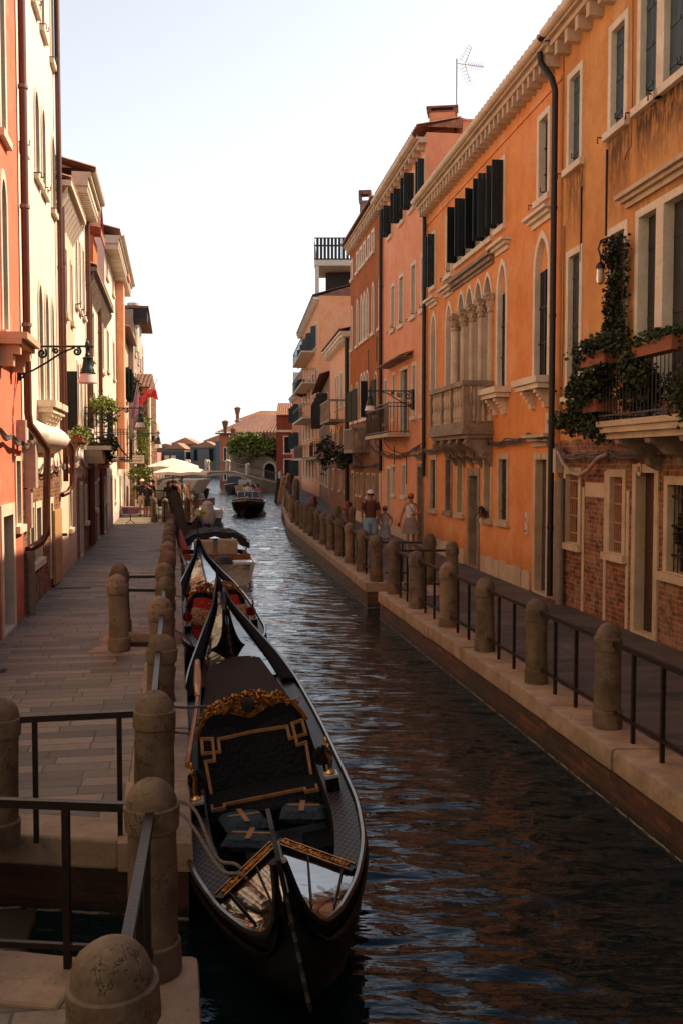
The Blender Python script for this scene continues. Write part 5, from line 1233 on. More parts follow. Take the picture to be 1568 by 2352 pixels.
# oar laid along the left side of the near gondola
OARM = simple('varnished_oar_wood', (.42, .16, .06), .35, 0, (.3, .1, .035), 5, .1, stretch=(1, 1, 8), coat=.6)
e = empty('oar', tuple(M1g @ Vector((-.60, 3.75, .70))), math.atan(.12), 'varnished wooden oar lying along the left side of the near gondola', 'oar')
MB().tube([(0, 0, 0), (.02, 1.2, .03), (.03, 2.2, .03), (.03, 2.3, .05)], .022, 8).build('shaft', OARM, e); MB().tube([(.03, 2.25, .04), (.02, 2.7, .12), (0, 3.3, .22)], [.03, .05, .035], 8).build('blade', OARM, e)
# forcola, fenders
RUB = simple('black_rubber', (.012, .01, .01), .6, 0, bs=.1); GRUB = simple('grey_fender_rubber', (.12, .1, .09), .6, 0, bs=.1)
tag(MB().tube([(-1.9, 10.9, .35), (-1.93, 10.75, .15), (-1.86, 10.55, -.08), (-1.7, 10.4, -.22), (-1.5, 10.3, -.28)], [.05, .075, .085, .085, .07], 10).build('curved_fender', simple('dark_wood_knee', (.035, .016, .01), .6)), 'curved dark wooden fender between the quay and the near gondola', 'fender')
tag(MB().tube([(-2.35, 14.2, -.1), (-2.3, 13.2, -.25), (-2.12, 12.2, -.42)], [.10, .12, .08], 10).build('long_fender', GRUB), 'long grey fender hanging beside the bow of the red seated gondola', 'fender')
tag(MB().ball((-1.27, 8.6, -.28), .14, 14, 10, sz=1.2).build('ball_fender', RUB), 'black ball fender squeezed between quay and near gondola', 'fender')
ROPE = simple('grey_mooring_rope', (.2, .16, .13), .9, 0, (.12, .09, .07), 30, .4, 80)
def rope(label, pts, r=.012, group='mooring ropes of the gondolas'):
    P_ = [Vector(p) for p in pts]; out = []
    for i in range(len(P_) - 1):
        a = P_[max(0, i - 1)]; b, c = P_[i], P_[i + 1]; d = P_[min(len(P_) - 1, i + 2)]
        for k in range(6):
            t = k / 6; out.append(.5 * ((2 * b) + (c - a) * t + (2 * a - 5 * b + 4 * c - d) * t * t + (3 * b - a - 3 * c + d) * t ** 3))
    out.append(P_[-1]); return tag(MB().tube(out, r, 6).build('mooring_rope', ROPE), label, 'rope', group)
q1, q2 = M1g @ Vector((-.44, 2.0, .56)), M1g @ Vector((-.36, 1.85, .54))
rope('upper mooring rope from the pale bollard foot to the near gondola side deck', [(-1.33, 6.75, .3), (-1.16, 6.72, .3), (-1.0, 6.62, .26), M1g @ Vector((-.42, 1.75, .66)), M1g @ Vector((-.30, 1.62, .64)), M1g @ Vector((-.24, 1.62, .56))])
rope('lower mooring rope from the pale bollard foot to the near gondola side deck', [(-1.33, 6.7, .22), (-1.14, 6.66, .24), (-1.0, 6.52, .18), M1g @ Vector((-.40, 1.62, .63)), M1g @ Vector((-.28, 1.5, .62)), M1g @ Vector((-.22, 1.5, .55))])
w1, w2 = M1g @ Vector((-.6, 5.3, .58)), M1g @ Vector((-.55, 4.9, .6))
rope('upper grey rope from the second pair of bollards to the near gondola seat', [(-1.72, 9.3, .32), (-1.5, 9.3, .30), (-1.2, 9.7, .2), w1]); rope('lower grey rope from the second pair of bollards to the near gondola seat', [(-1.72, 9.2, .1), (-1.5, 9.2, .08), (-1.2, 9.4, -.02), w2])
v1, v2 = M2g @ Vector((-.6, 4.2, .6)), M2g @ Vector((-.5, 1.2, .6))
rope('pale green rope to the red seated gondola', [(-2.9, 16.8, .35), (-2.7, 16.9, .3), (-2.5, 17.1, .2), v1]); rope('black looking rope from the quay to the bow of the red seated gondola', [(-2.5, 13.6, .4), (-2.2, 13.7, .2), v2])
# ---------------------------------------------------------------- other boats
def hull_rings(L, Wd, H, bowrise=.25, flare=.8, bow_t=.28, draft=.25, transom=.92):
    R = []
    for i in range(15):
        t = i / 14; w = Wd / 2 * (sin(min(1, t / bow_t) * pi / 2) ** .8 if t < bow_t else 1 - (1 - transom) * (t - bow_t) / (1 - bow_t)); w = max(w, .02)
        g = H + bowrise * max(0, 1 - t / .5) ** 2; k = -draft + (H + draft) * max(0, 1 - t / .07) ** 2 * .8
        R.append([(-w, t * L, g), (-w * (flare + .1), t * L, k + (g - k) * .5), (-w * flare * .75, t * L, k + .08), (0, t * L, k), (w * flare * .75, t * L, k + .08), (w * (flare + .1), t * L, k + (g - k) * .5), (w, t * L, g)])
    return R
WHT = simple('white_gelcoat', (.72, .66, .58), .3, 0, bs=0, coat=.5); CREAMH = simple('cream_gelcoat', (.62, .5, .37), .35, 0, bs=0, coat=.4); NAVYH = simple('navy_hull_paint', (.012, .03, .06), .25, bs=0); BLKH = simple('black_hull_paint', (.01, .008, .007), .2, bs=0, coat=.5)
VARN = simple('varnished_mahogany', (.3, .1, .035), .2, 0, (.2, .06, .02), 4, .05, stretch=(6, 1, 1), coat=.8); TEAK = simple('pale_teak', (.5, .3, .17), .4, bs=.05)
def boat(label, x, y, rz, L, Wd, H, hm, dm, inner=None, group='boats on the canal', flip=False, name='motor_boat', stripe=None):
    e = empty(name, (x, y, WATER), rz, label, 'boat', group); R = hull_rings(L, Wd, H)
    if flip: R = [[(p[0], L - p[1], p[2]) for p in r] for r in R]
    h_ = MB(); h_.loft(R); h_.loft([R[-1][:7], [(p[0], R[-1][0][1], R[-1][0][2]) for p in R[-1]]]); h_.build('hull', hm, e, fix=False)
    k = 6; dk = [[(p[0][0], p[0][1], p[0][2]), (0, p[0][1], p[0][2] + .06), (p[6][0], p[6][1], p[6][2])] for p in R[:k]]
    MB().loft(dk).build('foredeck', dm, e, fix=False)
    ck = [[(p[0][0], p[0][1], p[0][2]), (p[0][0] * .86, p[0][1], p[0][2]), (p[0][0] * .82, p[0][1], H * .35), (-p[0][0] * .82, p[0][1], H * .35), (-p[0][0] * .86, p[0][1], p[0][2]), (p[6][0], p[6][1], p[6][2])] for p in R[k - 1:]]
    g = MB(); g.loft(ck, False); q = ck[-1]; g.add([q[1], q[2], q[3], q[4]], [(0, 1, 2, 3)]); q = ck[0]; g.add([q[1], q[2], q[3], q[4]], [(0, 1, 2, 3)]); g.build('cockpit', inner or dm, e, fix=False)
    for sg in (0, 6): MB().tube([(p[sg][0], p[sg][1], p[sg][2] + .01) for p in R], .03, 6).build('gunwale', stripe or dm, e)
    return e, R
# black water taxi with people
e, R = boat('black hulled wooden motor boat with white top coming up the canal', -5.55, 57.5, .05, 7.5, 2.05, .68, BLKH, simple('cream_deck', (.55, .42, .33), .4, bs=0))
MB().box(-.72, .72, 2.3, 4.6, .6, 1.0).build('cabin', WHT, e)
g = MB(); g.add([(-.7, 2.45, 1.0), (.7, 2.45, 1.0), (.62, 2.7, 1.35), (-.62, 2.7, 1.35)], [(0, 1, 2, 3)]); g.box(-.72, -.69, 2.5, 4.2, 1.0, 1.3); g.box(.69, .72, 2.5, 4.2, 1.0, 1.3); ws = g.build('windscreen', simple('tinted_screen', (.08, .11, .13), .1, bs=0), e)
g = MB()
for x in (-.7, -.25, .25, .7): g.tube([(x, 2.44, 1.0), (x * .9, 2.69, 1.37)], .02, 5)
g.tube([(-.66, 2.7, 1.36), (.66, 2.7, 1.36)], .025, 5); g.build('screen_frame', WHT, ws)
MB().lathe([(.05, .8), (.05, 1.0), (.08, 1.01), (.08, 1.1), (.001, 1.12)], (0, .7, 0), 10).build('bow_light', WHT, e)
MB().tube([(-.9, 1.6, .86), (-.5, .75, .96), (0, .5, .98), (.5, .75, .96), (.9, 1.6, .86)], .06, 8).build('bow_cushion_roll', simple('brown_cover', (.12, .08, .06), .7), e)
# wooden cabin boat left
e, R = boat('wooden boat with a low glazed cabin moored beyond the terrace', -7.75, 60, .93, 6.5, 2.0, .7, simple('ochre_brown_hull', (.3, .17, .06), .4), VARN, group='boats on the canal')
g = MB(); g.box(-.75, .75, 2.2, 4.8, 1.35, 1.42); g.build('cabin_roof', WOODK, e); MB().box(-.68, .68, 2.3, 4.7, .8, 1.35).build('cabin_glass', simple('pale_cabin_glass', (.25, .3, .32), .15, bs=0), e)
g = MB()
for x in (-.7, 0, .7):
    for y in (2.25, 3.5, 4.75): g.box(x - .025, x + .025, y - .025, y + .025, .8, 1.35)
g.build('cabin_frame', WHT, e)
# white outboard boat
e, R = boat('white motor boat with its outboard wrapped in a white cloth', -6.75, 49.5, .12, 4.8, 1.62, .55, NAVYH, WHT, flip=True)
MB().box(-.78, -.3, -.15, .5, .35, .78).box(.3, .78, -.15, .5, .35, .78).build('stern_seat', WHT, e)
g = MB(); rows = []
for (z, w, d) in ((-.02, .25, .1), (.3, .38, .22), (.6, .36, .26), (.9, .28, .3), (1.1, .24, .34), (1.22, .12, .2), (1.25, .01, .01)): rows.append([(w * cos(a) * (1 + .14 * sin(a * 5)), -.3 + d * sin(a) * (1 + .1 * cos(a * 4)), z) for a in [2 * pi * k / 20 for k in range(20)]])
g.loft(rows, True, True); g.build('wrapped_outboard', simple('white_cloth_wrap', (.75, .62, .55), .9, bs=.2), e, fix=False); MB().box(-.14, .14, -.45, -.2, -.3, .1).build('outboard_leg', RUB, e)
MB().box(-.12, .12, 2.0, 2.5, .5, 1.0).build('console', WHT, e)
# cream skiff with black bimini
e, R = boat('cream open skiff with a black folded sun canopy', -3.12, 25.2, .17, 6.2, 1.95, .55, CREAMH, CREAMH, flip=True, inner=simple('dark_cockpit', (.06, .03, .02), .6))
g = MB(); g.box(-.84, -.35, .04, .6, .3, .6); g.box(.35, .84, .04, .62, .3, .6); g.build('stern_locker', WHT, e); MB().box(-.9, .9, 1.5, 1.62, .35, .68).build('thwart', VARN, e)
st = MB().box(-.62, -.05, 2.6, 2.85, .35, .98).box(.05, .62, 2.6, 2.85, .35, 1.0).build('seat_back', simple('tan_seat_vinyl', (.48, .33, .2), .5, bs=.1), e); bev(st, .05, 3)
MB().box(-.45, .15, 3.6, 4.0, .4, .95).build('console', WHT, e)
MB().lathe([(.17, 0), (.2, .02), (.17, .04), (.14, .02), (.17, 0)], (.35, 3.0, .85), 20, Matrix.Rotation(radians(65), 4, 'X'), False).build('steering_wheel', RUB, e)
MB().lathe([(.3, 0), (.32, .15), (.2, .3), (.01, .36)], (.1, .8, .35), 14).build('round_hatch_cushion', RUB, e)
g = MB(); rows = []
for j in range(9):
    t = j / 8; y = 3.1 + 1.5 * t; rows.append([(-1.0 + 2.0 * i / 16, y, 1.02 + .2 * sin(pi * i / 16) - .22 * (abs(i - 8) / 8) ** 6 - .1 * sin(pi * t) + .03 * sin(i * 2.1 + j)) for i in range(17)])
g.loft(rows); g.loft([rows[0], [(p[0], p[1] + .02, p[2] - .14 - .12 * abs(sin(i * .78))) for i, p in enumerate(rows[0])]]); cn = g.build('sun_canopy', simple('black_canvas', (.012, .012, .018), .8, 0, (.02, .02, .03), 5, .3, 8), e, fix=False)
for y in (3.1, 4.6):
    MB().tube([(-.95, 3.8, .6), (-1.0, y, .9), (-.6, y, 1.14), (0, y, 1.2), (.6, y, 1.14), (1.0, y, .9), (.95, 3.8, .6)], .015, 6).build('canopy_hoop', STEEL, cn)
MB().tube([(-.85, 1.9, .7), (-.95, 2.4, 1.0), (-1.0, 2.9, 1.25)], [.11, .09, .03], 8).build('furled_red_umbrella', simple('dark_red_cloth', (.3, .04, .04), .8), e)
for y in (1.2, 3.4): MB().ball((-1.0, y, .3), .12, 10, 8, sz=1.6).build('fender', WHT, e)
MB().ball((.98, 2.7, .35), .1, 10, 8, sz=1.6).build('fender', WHT, e)
# far boats by the bridge
e, R = boat('dark motor boat with a red cover beyond the umbrellas', -11.7, 84, .5, 6, 2.0, .7, BLKH, WHT); MB().box(-.7, .7, 3, 5.4, .7, 1.7).build('red_cover', simple('red_cover_cloth', (.75, .05, .03), .8), e)
e, R = boat('small dark boat moored under the right side of the bridge', -10.6, 97, .1, 5, 2.0, .8, simple('maroon_hull', (.04, .012, .012), .3, bs=0), WHT); MB().box(-.7, .7, 2, 4, .8, 1.7).build('cabin', simple('dark_cabin', (.05, .06, .08), .3), e)
e, R = boat('small ochre boat beside the dark boat under the bridge', -8.9, 90, .05, 4.5, 1.9, .85, simple('ochre_hull', (.5, .3, .12), .4), TEAK); MB().box(-.6, .6, 1.6, 3, .8, 1.5).build('windscreen', WHT, e)
# ---------------------------------------------------------------- street lamps
OPAL, nt_, b_ = newmat('opal_lamp_glass'); b_.inputs['Base Color'].default_value = (.82, .68, .6, 1); b_.inputs['Roughness'].default_value = .25
def sp(cx, cz, r0, turns, a0, n=26, sgn=1): return [(cx + r0 * (1 - k / n * .85) * cos(a0 + sgn * turns * 2 * pi * k / n), 0, cz + r0 * (1 - k / n * .85) * sin(a0 + sgn * turns * 2 * pi * k / n)) for k in range(n + 1)]
def lamp(label, x, y, z, rz, Ln, s=1, group='green iron wall lamps'):
    """arm runs along local +x from the wall; shade hangs at the end"""
    e = empty('wall_lamp', (x, y, z), rz, label, 'street lamp', group)
    g = MB(); g.tube([(0, 0, 0), (Ln + .06 * s, 0, 0)], .02 * s, 8); g.ball((Ln + .08 * s, 0, 0), .03 * s, 8, 6)
    g.lathe([(.05 * s, -.6 * s), (.05 * s, .05 * s)], (0, 0, 0), 8)
    g.tube([(0, 0, -.5 * s), (.25 * s, 0, -.42 * s), (.5 * s, 0, -.28 * s), (.78 * s, 0, -.1 * s), (1.0 * s, 0, -.02)], .018 * s, 6)
    for a in (sp(.14 * s, -.16 * s, .13 * s, 1.6, 1.5), sp(.42 * s, -.12 * s, .09 * s, 1.5, 1.0, sgn=-1), sp(.66 * s, -.07 * s, .055 * s, 1.4, 2), sp(1.04 * s, -.09 * s, .075 * s, 1.5, 1.5, sgn=-1), sp(.05 * s, -.5 * s, .08 * s, 1.5, 0)): g.tube(a, .021 * s, 5)
    g.build('bracket', IRONG, e)
    g = MB(); X = Ln
    g.lathe([(.001, .15), (.02, .13), (.015, .1), (.035, .07), (.045, 0), (.03, -.05), (.028, -.12), (.05, -.15), (.035, -.17), (.09, -.2), (.085, -.22), (.075, -.24), (.1, -.37), (.115, -.4), (.12, -.45), (.14, -.46), (.14, -.48)], (0, 0, 0), 18, Matrix.Scale(s, 4)); g.v = [(v[0] + X, v[1], v[2]) for v in g.v]
    sh = g.build('lamp_cap', IRONG, e)
    g = MB(); g.lathe([(.125, -.47), (.14, -.52), (.165, -.6), (.175, -.64), (.165, -.645), (.1, -.62), (.001, -.6)], (0, 0, 0), 18, Matrix.Scale(s, 4), cap=False); g.v = [(v[0] + X, v[1], v[2]) for v in g.v]; g.build('lamp_glass', OPAL, sh, fix=False)
    return e
lamp('large green iron lamp on a scrolled bracket at the coral house', xL(16.5) + .02, 16.5, 4.58, -.02, 1.16, .95)
lamp('second green iron lamp above the flower filled balcony', xL(33.0), 33.0, 4.45, -.02, 1.5, 1.0)
lamp('third green iron lamp over the restaurant sign', xL(50) + .1, 50, 4.1, -.05, 1.75, 1.15)
lamp('far small green iron lamp on the red brick house end', xL(61) + .9, 61, 4.0, 0, .6, .8)
lamp('green iron lamp on the right, hanging beside the salmon house balcony', xR(32.0) - .02, 32.0, 4.95, pi, 1.38, 1.0)
# curled garden lamp on the ochre house
Bo = A
def onR(Bd, d, y, z): return Bd.root.matrix_basis @ Vector((Bd.u(d), y, z)) if False else Vector((Bd.a.x, Bd.a.y, 0)) + (Matrix.Rotation(Bd.root.rotation_euler[2], 3, 'Z') @ Vector((Bd.u(d), y, z)))
p = onR(A, 15.62, 0, 6.08)
e = empty('wall_lamp', p, A.root.rotation_euler[2], 'black curled wall lamp with clear glass beside the ivy on the ochre house', 'wall lamp')
g = MB(); g.tube([(-.02, 0, 0), (-.02, -.15, .02), (-.04, -.3, .1), (-.05, -.42, .05), (-.05, -.46, -.08), (-.05, -.42, -.2), (-.05, -.42, -.3)], .016, 6); g.tube([(-.02, -.02, -.1), (-.03, -.2, -.05), (-.03, -.32, -.0), (-.03, -.3, -.1), (-.03, -.24, -.08)], .018, 6); g.lathe([(.02, -.28), (.07, -.33), (.075, -.38), (.06, -.39)], (-.05, -.42, 0), 12); g.build('bracket', IRON, e)
GC, nt_, b_ = newmat('clear_lamp_glass'); b_.inputs['Base Color'].default_value = (.7, .5, .35, 1); b_.inputs['Transmission Weight'].default_value = .6; b_.inputs['Roughness'].default_value = .15
MB().lathe([(.06, -.39), (.062, -.46), (.065, -.55), (.05, -.61), (.001, -.64)], (-.05, -.42, 0), 12, cap=False).build('lamp_glass', GC, e, fix=False)
# ---------------------------------------------------------------- plants
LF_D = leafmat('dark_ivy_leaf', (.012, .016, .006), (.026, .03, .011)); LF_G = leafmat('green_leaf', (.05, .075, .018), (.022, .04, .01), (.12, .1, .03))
LF_Y = leafmat('sunlit_yellow_green_leaf', (.27, .30, .05), (.09, .14, .025), (.36, .3, .07)); LF_R = leafmat('reddish_leaf', (.12, .06, .02), (.05, .06, .015), (.2, .06, .03)); LF_S = leafmat('succulent_leaf', (.045, .06, .022), (.022, .03, .012), (.09, .075, .03))  # yellow green leaf colour raised to look sunlit
def plant(name, label, loc, rz, blobs, n, size, mat, cat='plant', group=None, pot=None, seed=0, droop=.3):
    e = empty(name, loc, rz, label, cat, group); leaves('foliage', mat, blobs, n, size, e, seed, droop)
    if pot: MB().box(*pot).build('planter', TERRA, e)
    return e
gp_ = 'plants on the ochre house balcony'
rzA = A.root.rotation_euler[2]
# iron balcony of the ochre house
a, b = A.u(14.8), A.u(10.9)
bal = MB().box(a, b, -.82, -.003, 3.17, 3.25).box(a + .05, b, -.78, -.003, 3.08, 3.167).box(a + .1, b, -.7, -.003, 2.99, 3.077).build('balcony', STONE, A.root)
g = MB()
for uu in (a + .35, a + 1.35, a + 2.35, a + 3.2):
    pl = [(-.003, 2.98), (-.68, 2.98), (-.66, 2.92), (-.5, 2.86), (-.38, 2.76), (-.22, 2.72), (-.18, 2.6), (-.003, 2.52)]
    c = MB(); c.prism(pl, 0, .16, Matrix.Translation((uu, 0, 0)) @ Matrix(((0, 1, 0, 0), (1, 0, 0, 0), (0, 0, 1, 0), (0, 0, 0, 1)))); c.build('corbel', STONED, bal)
for z in (3.33, 4.07, 4.15): g.box(a + .05, b, -.8, -.77, z - .012, z + .012); g.box(a + .05, a + .08, -.77, 0, z - .012, z + .012)
for i in range(33):
    uu = a + .08 + i * .115; g.tube([(uu, -.785, 3.25), (uu, -.785, 4.15)], .008, 4)
for i in range(7): g.tube([(a + .065, -.06 - i * .115, 3.25), (a + .065, -.06 - i * .115, 4.15)], .008, 4)
for uu in (a + 1.5, a + 2.6):
    for zz in (3.5, 3.8):
        for sg in (-1, 1): g.tube([(uu + sg * (.09 - .08 * k / 14) * cos(k * .75) + sg * .1, -.8, zz + (.09 - .08 * k / 14) * sin(k * .75)) for k in range(14)], .009, 4)
g.build('balcony_railing', IRON, bal)
def pA(d, y, z): return onR(A, d, y, z)
plant('potted_plant', 'trailing green plant spilling over the left corner of the ochre house balcony', pA(14.95, -.78, 4.2), rzA, [(-.15, 0, .12, .4, .3, .2), (.5, -.05, .15, .55, .28, .2), (-.4, .05, -.3, .3, .28, .4)], 4200, .062, LF_S, group=gp_, pot=(-.2, .7, -.15, .12, -.12, .08), seed=1)
plant('potted_plant', 'large bushy plant hanging low left of the ochre house balcony', pA(15.1, -.78, 3.55), rzA, [(0, 0, .1, .5, .4, .36), (-.42, .15, -.2, .45, .32, .32), (.4, -.1, .25, .4, .28, .28), (.1, .1, -.35, .4, .3, .3)], 6500, .062, LF_S, group=gp_, pot=(-.1, .45, -.1, .2, -.15, .05), seed=2)
plant('potted_plant', 'small bushy plant hanging beside the black downpipe', pA(16.2, -.62, 3.35), rzA, [(0, 0, 0, .5, .3, .28), (.45, 0, .12, .4, .25, .25)], 3600, .058, LF_S, group=gp_, seed=3)
plant('potted_plant', 'terracotta trough of light green succulents on the balcony rail', pA(12.9, -.78, 4.17), rzA, [(-.1, 0, .1, .6, .2, .12), (.4, 0, .1, .4, .2, .1), (-.6, 0, 0, .25, .2, .16)], 2000, .05, LF_G, group=gp_, pot=(-.55, .6, -.1, .12, -.12, .06), seed=4)
plant('potted_plant', 'round plant in a big pot behind the balcony bars', pA(12.9, -.45, 3.5), rzA, [(0, 0, .05, .35, .22, .25), (.9, .1, 0, .3, .2, .3), (-.8, .1, .1, .35, .2, .3)], 1800, .05, LF_D, group=gp_, pot=(-.18, .18, -.15, .15, -.35, -.05), seed=5)
plant('potted_plant', 'hanging plant cut off by the right edge of the photo', pA(12.0, -.85, 3.45), rzA, [(0, 0, 0, .25, .25, .4)], 900, .055, LF_S, group=gp_, seed=6)
plant('potted_plant', 'dark trailing plants filling the left end of the iron balcony', pA(14.1, -.5, 3.65), rzA, [(0, 0, 0, .45, .25, .32), (.55, -.2, .1, .35, .2, .25), (-.3, -.3, .3, .3, .2, .2)], 4200, .06, LF_D, group=gp_, seed=41)
plant('potted_plant', 'bushy green plant hanging over the front rail of the iron balcony', pA(13.5, -.86, 3.95), rzA, [(0, 0, 0, .3, .16, .2), (.3, 0, -.15, .2, .14, .2)], 1500, .055, LF_S, group=gp_, seed=42)
e = empty('climbing_ivy', pA(15.62, -.12, 4.4), rzA, 'dark ivy climbing from the balcony up to the curled lamp', 'ivy')
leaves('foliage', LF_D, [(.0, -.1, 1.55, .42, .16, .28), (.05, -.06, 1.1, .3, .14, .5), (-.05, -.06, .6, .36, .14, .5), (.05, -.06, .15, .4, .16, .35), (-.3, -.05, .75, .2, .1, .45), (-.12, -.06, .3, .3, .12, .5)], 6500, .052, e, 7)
g = MB(); rr = random.Random(3)
for i in range(10):
    x = rr.uniform(-.25, .35); pts = [(x + .12 * sin(k * .9 + i), -.04, k * .24) for k in range(8)]; g.tube(pts, .006, 4)
g.build('stem', simple('ivy_stem', (.12, .07, .04), .9, bs=0), e)
plant('potted_plant', 'dark green plant inside the barred window at the right edge', pA(13.85, .14, 1.45), rzA, [(0, 0, .15, .25, .1, .35)], 500, .07, LF_D, seed=8)
e = empty('potted_palm', onR(B, 23.4, -.02, 1.34), rzA, 'small palm on the sill of a blind window of the orange palazzo', 'plant'); g = MB(); rr = random.Random(6)
for i in range(22):
    a, L_, up = rr.uniform(pi, 2 * pi), rr.uniform(.3, .5), rr.uniform(.25, .6); pts = [Vector((cos(a) * L_ * t, sin(a) * L_ * t * .6 - .02, up * t * 1.3 - .55 * t * t)) for t in [k / 6 for k in range(7)]]
    sd_ = Vector((-sin(a), cos(a), 0)) * .022; g.loft([[p + sd_ * (1 - k / 6.2) * 1.2 + Vector((0, 0, -.01)), p + Vector((0, 0, .008)), p - sd_ * (1 - k / 6.2) * 1.2 + Vector((0, 0, -.01))] for k, p in enumerate(pts)])
g.build('fronds', LF_G, e, fix=False); MB().lathe([(.07, -.02), (.1, .14)], (0, -.06, 0), 10).build('pot', TERRA, e)
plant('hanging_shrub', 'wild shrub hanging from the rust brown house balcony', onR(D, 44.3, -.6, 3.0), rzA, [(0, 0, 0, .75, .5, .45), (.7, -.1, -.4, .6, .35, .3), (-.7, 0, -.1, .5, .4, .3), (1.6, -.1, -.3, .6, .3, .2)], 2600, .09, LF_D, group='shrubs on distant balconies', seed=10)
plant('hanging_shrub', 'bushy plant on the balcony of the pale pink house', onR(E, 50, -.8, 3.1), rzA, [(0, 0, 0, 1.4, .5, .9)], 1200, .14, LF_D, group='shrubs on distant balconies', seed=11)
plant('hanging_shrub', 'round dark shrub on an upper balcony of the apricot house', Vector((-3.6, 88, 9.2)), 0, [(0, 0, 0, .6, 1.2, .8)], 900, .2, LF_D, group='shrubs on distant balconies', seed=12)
# left side
def onL(Bd, d, y, z): return onR(Bd, d, y, z)
rzL = L2.root.rotation_euler[2]; gq = 'flower boxes along the left houses'
plant('flower_box', 'yellow green flower box under the dark shutter of the peach house', onR(L2, 24.0, -.3, 3.35), rzL, [(0, 0, 0, .75, .28, .2), (.6, 0, -.1, .5, .26, .18)], 1900, .06, LF_Y, group=gq, pot=(-.6, .9, -.12, .1, -.22, -.08), seed=13)
plant('flower_box', 'arching yellow green plants on top of the caged window balcony', onR(L3, 29.4, -.5, 4.2), rzL, [(0, 0, .2, 1.1, .4, .22), (.95, -.1, -.1, .45, .35, .4), (-.6, 0, 0, .5, .3, .2)], 2600, .075, LF_Y, group=gq, seed=14)
plant('flower_box', 'bushy green plants at the foot of the caged window balcony', onR(L3, 29.6, -.55, 3.2), rzL, [(0, 0, 0, .7, .4, .3), (.5, 0, -.35, .4, .3, .3)], 1500, .08, LF_G, group=gq, seed=15)
plant('flower_box', 'small sunlit plant in a terracotta pot below the caged window', onR(L4, 31.5, -.35, 2.85), rzL, [(0, 0, 0, .35, .25, .25)], 500, .07, LF_Y, group=gq, pot=(-.25, .25, -.15, .15, -.4, -.1), seed=16)
cg = MB(); c0 = L3.u(28.6)
for i in range(7):
    cg.box(c0 + i * .28 - .015, c0 + i * .28 + .015, -.72, -.69, 3.15, 4.25); cg.box(c0 - .02, c0 + 1.7, -.725, -.695, 3.15 + i * .18 - .012, 3.15 + i * .18 + .012)
    cg.box(c0 - .03, c0, -.7, -.01, 3.15 + i * .18 - .012, 3.15 + i * .18 + .012)
for i in range(5): cg.box(c0 - .03, c0, -.7 + i * .16, -.67 + i * .16, 3.15, 4.25)
cg.build('window_cage', IRON, L3.root)
MB().box(c0 - .05, c0 + 1.7, -.75, -.003, 3.0, 3.12).prism([(c0, 2.99), (c0 + 1.6, 2.99), (c0 + 1.2, 2.6), (c0 + .3, 2.6)], -.5, -.003).build('balcony_slab', STONEL, L3.root)
ib2 = iron_balcony(L4, L4.u(36), L4.u(38.2), 2.75, 1.0, 1.1, 14, mat=simple('olive_grille', (.08, .09, .04), .6), floor=STONEL)
g = MB()
for i in range(5): g.tube([(L4.u(34.6) + i * .15, -.3, 3.9), (L4.u(35.0) + i * .2, -.7, 3.1), (L4.u(35.3) + i * .2, -.95, 2.8), (L4.u(36), -.6, 2.75)], .02, 5)
g.build('curved_window_guard', IRON, L4.root)
e = empty('ivy_clump', (xL(52) + .9, 52, 2.0), 0, 'ivy clump around the restaurant sign', 'ivy'); leaves('foliage', LF_Y, [(0, 0, 0, .75, .6, .5), (-.1, 0, -.85, .45, .5, .55), (.1, 0, .9, .4, .4, .35)], 2600, .11, e, 17)
e = empty('ivy_clump', (xL(56) + .9, 56, 4.0), 0, 'pale ivy hanging on the brick wall under the far flags', 'ivy'); leaves('foliage', LF_Y, [(0, 0, 0, .35, .5, 1.0), (.1, 0, .9, .6, .5, .3)], 1200, .12, e, 18)
e = empty('ivy_clump', (xL(54) + .5, 54, 6.6), 0, 'dry orange creeper hanging above the lilac flag', 'ivy'); leaves('foliage', LF_R, [(0, 0, 0, .4, .6, .8)], 900, .12, e, 19)
# ---------------------------------------------------------------- sign, flags
sx = dpt(316, 1055, 49); e = empty('restaurant_sign', (sx.x, 49, sx.z), 0, 'black framed restaurant sign hanging over the left walkway', 'sign')
MB().box(-.4, .4, -.03, .03, -.24, .24).build('frame', IRON, e); MB().box(-.36, .36, -.036, .036, -.2, .2).build('board', simple('cream_sign_board', (.8, .68, .58), .6, bs=0), e)
INKR = simple('faded_brown_lettering', (.16, .07, .05), .7, bs=0)
text('RISTORANTE', .1, INKR, e, (0, -.04, .09), (pi / 2, 0, 0)); text('MESSNER', .13, INKR, e, (0, -.04, -.07), (pi / 2, 0, 0))
MB().tube([(-.9, 0, .3), (.4, 0, .3)], .02, 5).tube([(-.3, 0, .3), (-.3, 0, .24)], .012, 4).tube([(.3, 0, .3), (.3, 0, .24)], .012, 4).build('bracket', IRON, e)
def flag(label, base, top, cloth, mat):
    e = empty('flag', base, 0, label, 'flag', 'flags on the left houses'); b_ = Vector(base)
    MB().tube([(0, 0, 0), tuple(Vector(top) - b_)], .018, 6).build('flagpole', simple('pale_pole', (.4, .36, .32), .5, bs=0), e)
    MB().loft([[tuple(Vector(p) - b_) for p in r] for r in cloth]).build('cloth', mat, e, fix=False); return e
LIL = simple('lilac_flag_cloth', (.4, .2, .3), .8, 0, (.3, .14, .24), 3, .1); REDC = simple('red_flag_cloth', (.8, .06, .03), .75, 0, (.7, .04, .05), 3, .1)
def P5(x, y, d=50): return tuple(dpt(x, y, d))
flag('lilac flag hanging limp from a slanted pole', P5(295, 985), P5(317, 878), [[P5(317, 885), P5(318, 890), P5(320, 900)], [P5(308, 920), P5(313, 930, 50.1), P5(320, 935)], [P5(298, 952), P5(306, 955, 50.2), P5(314, 962)], [P5(300, 960), P5(309, 966, 49.9), P5(316, 950)]], LIL)
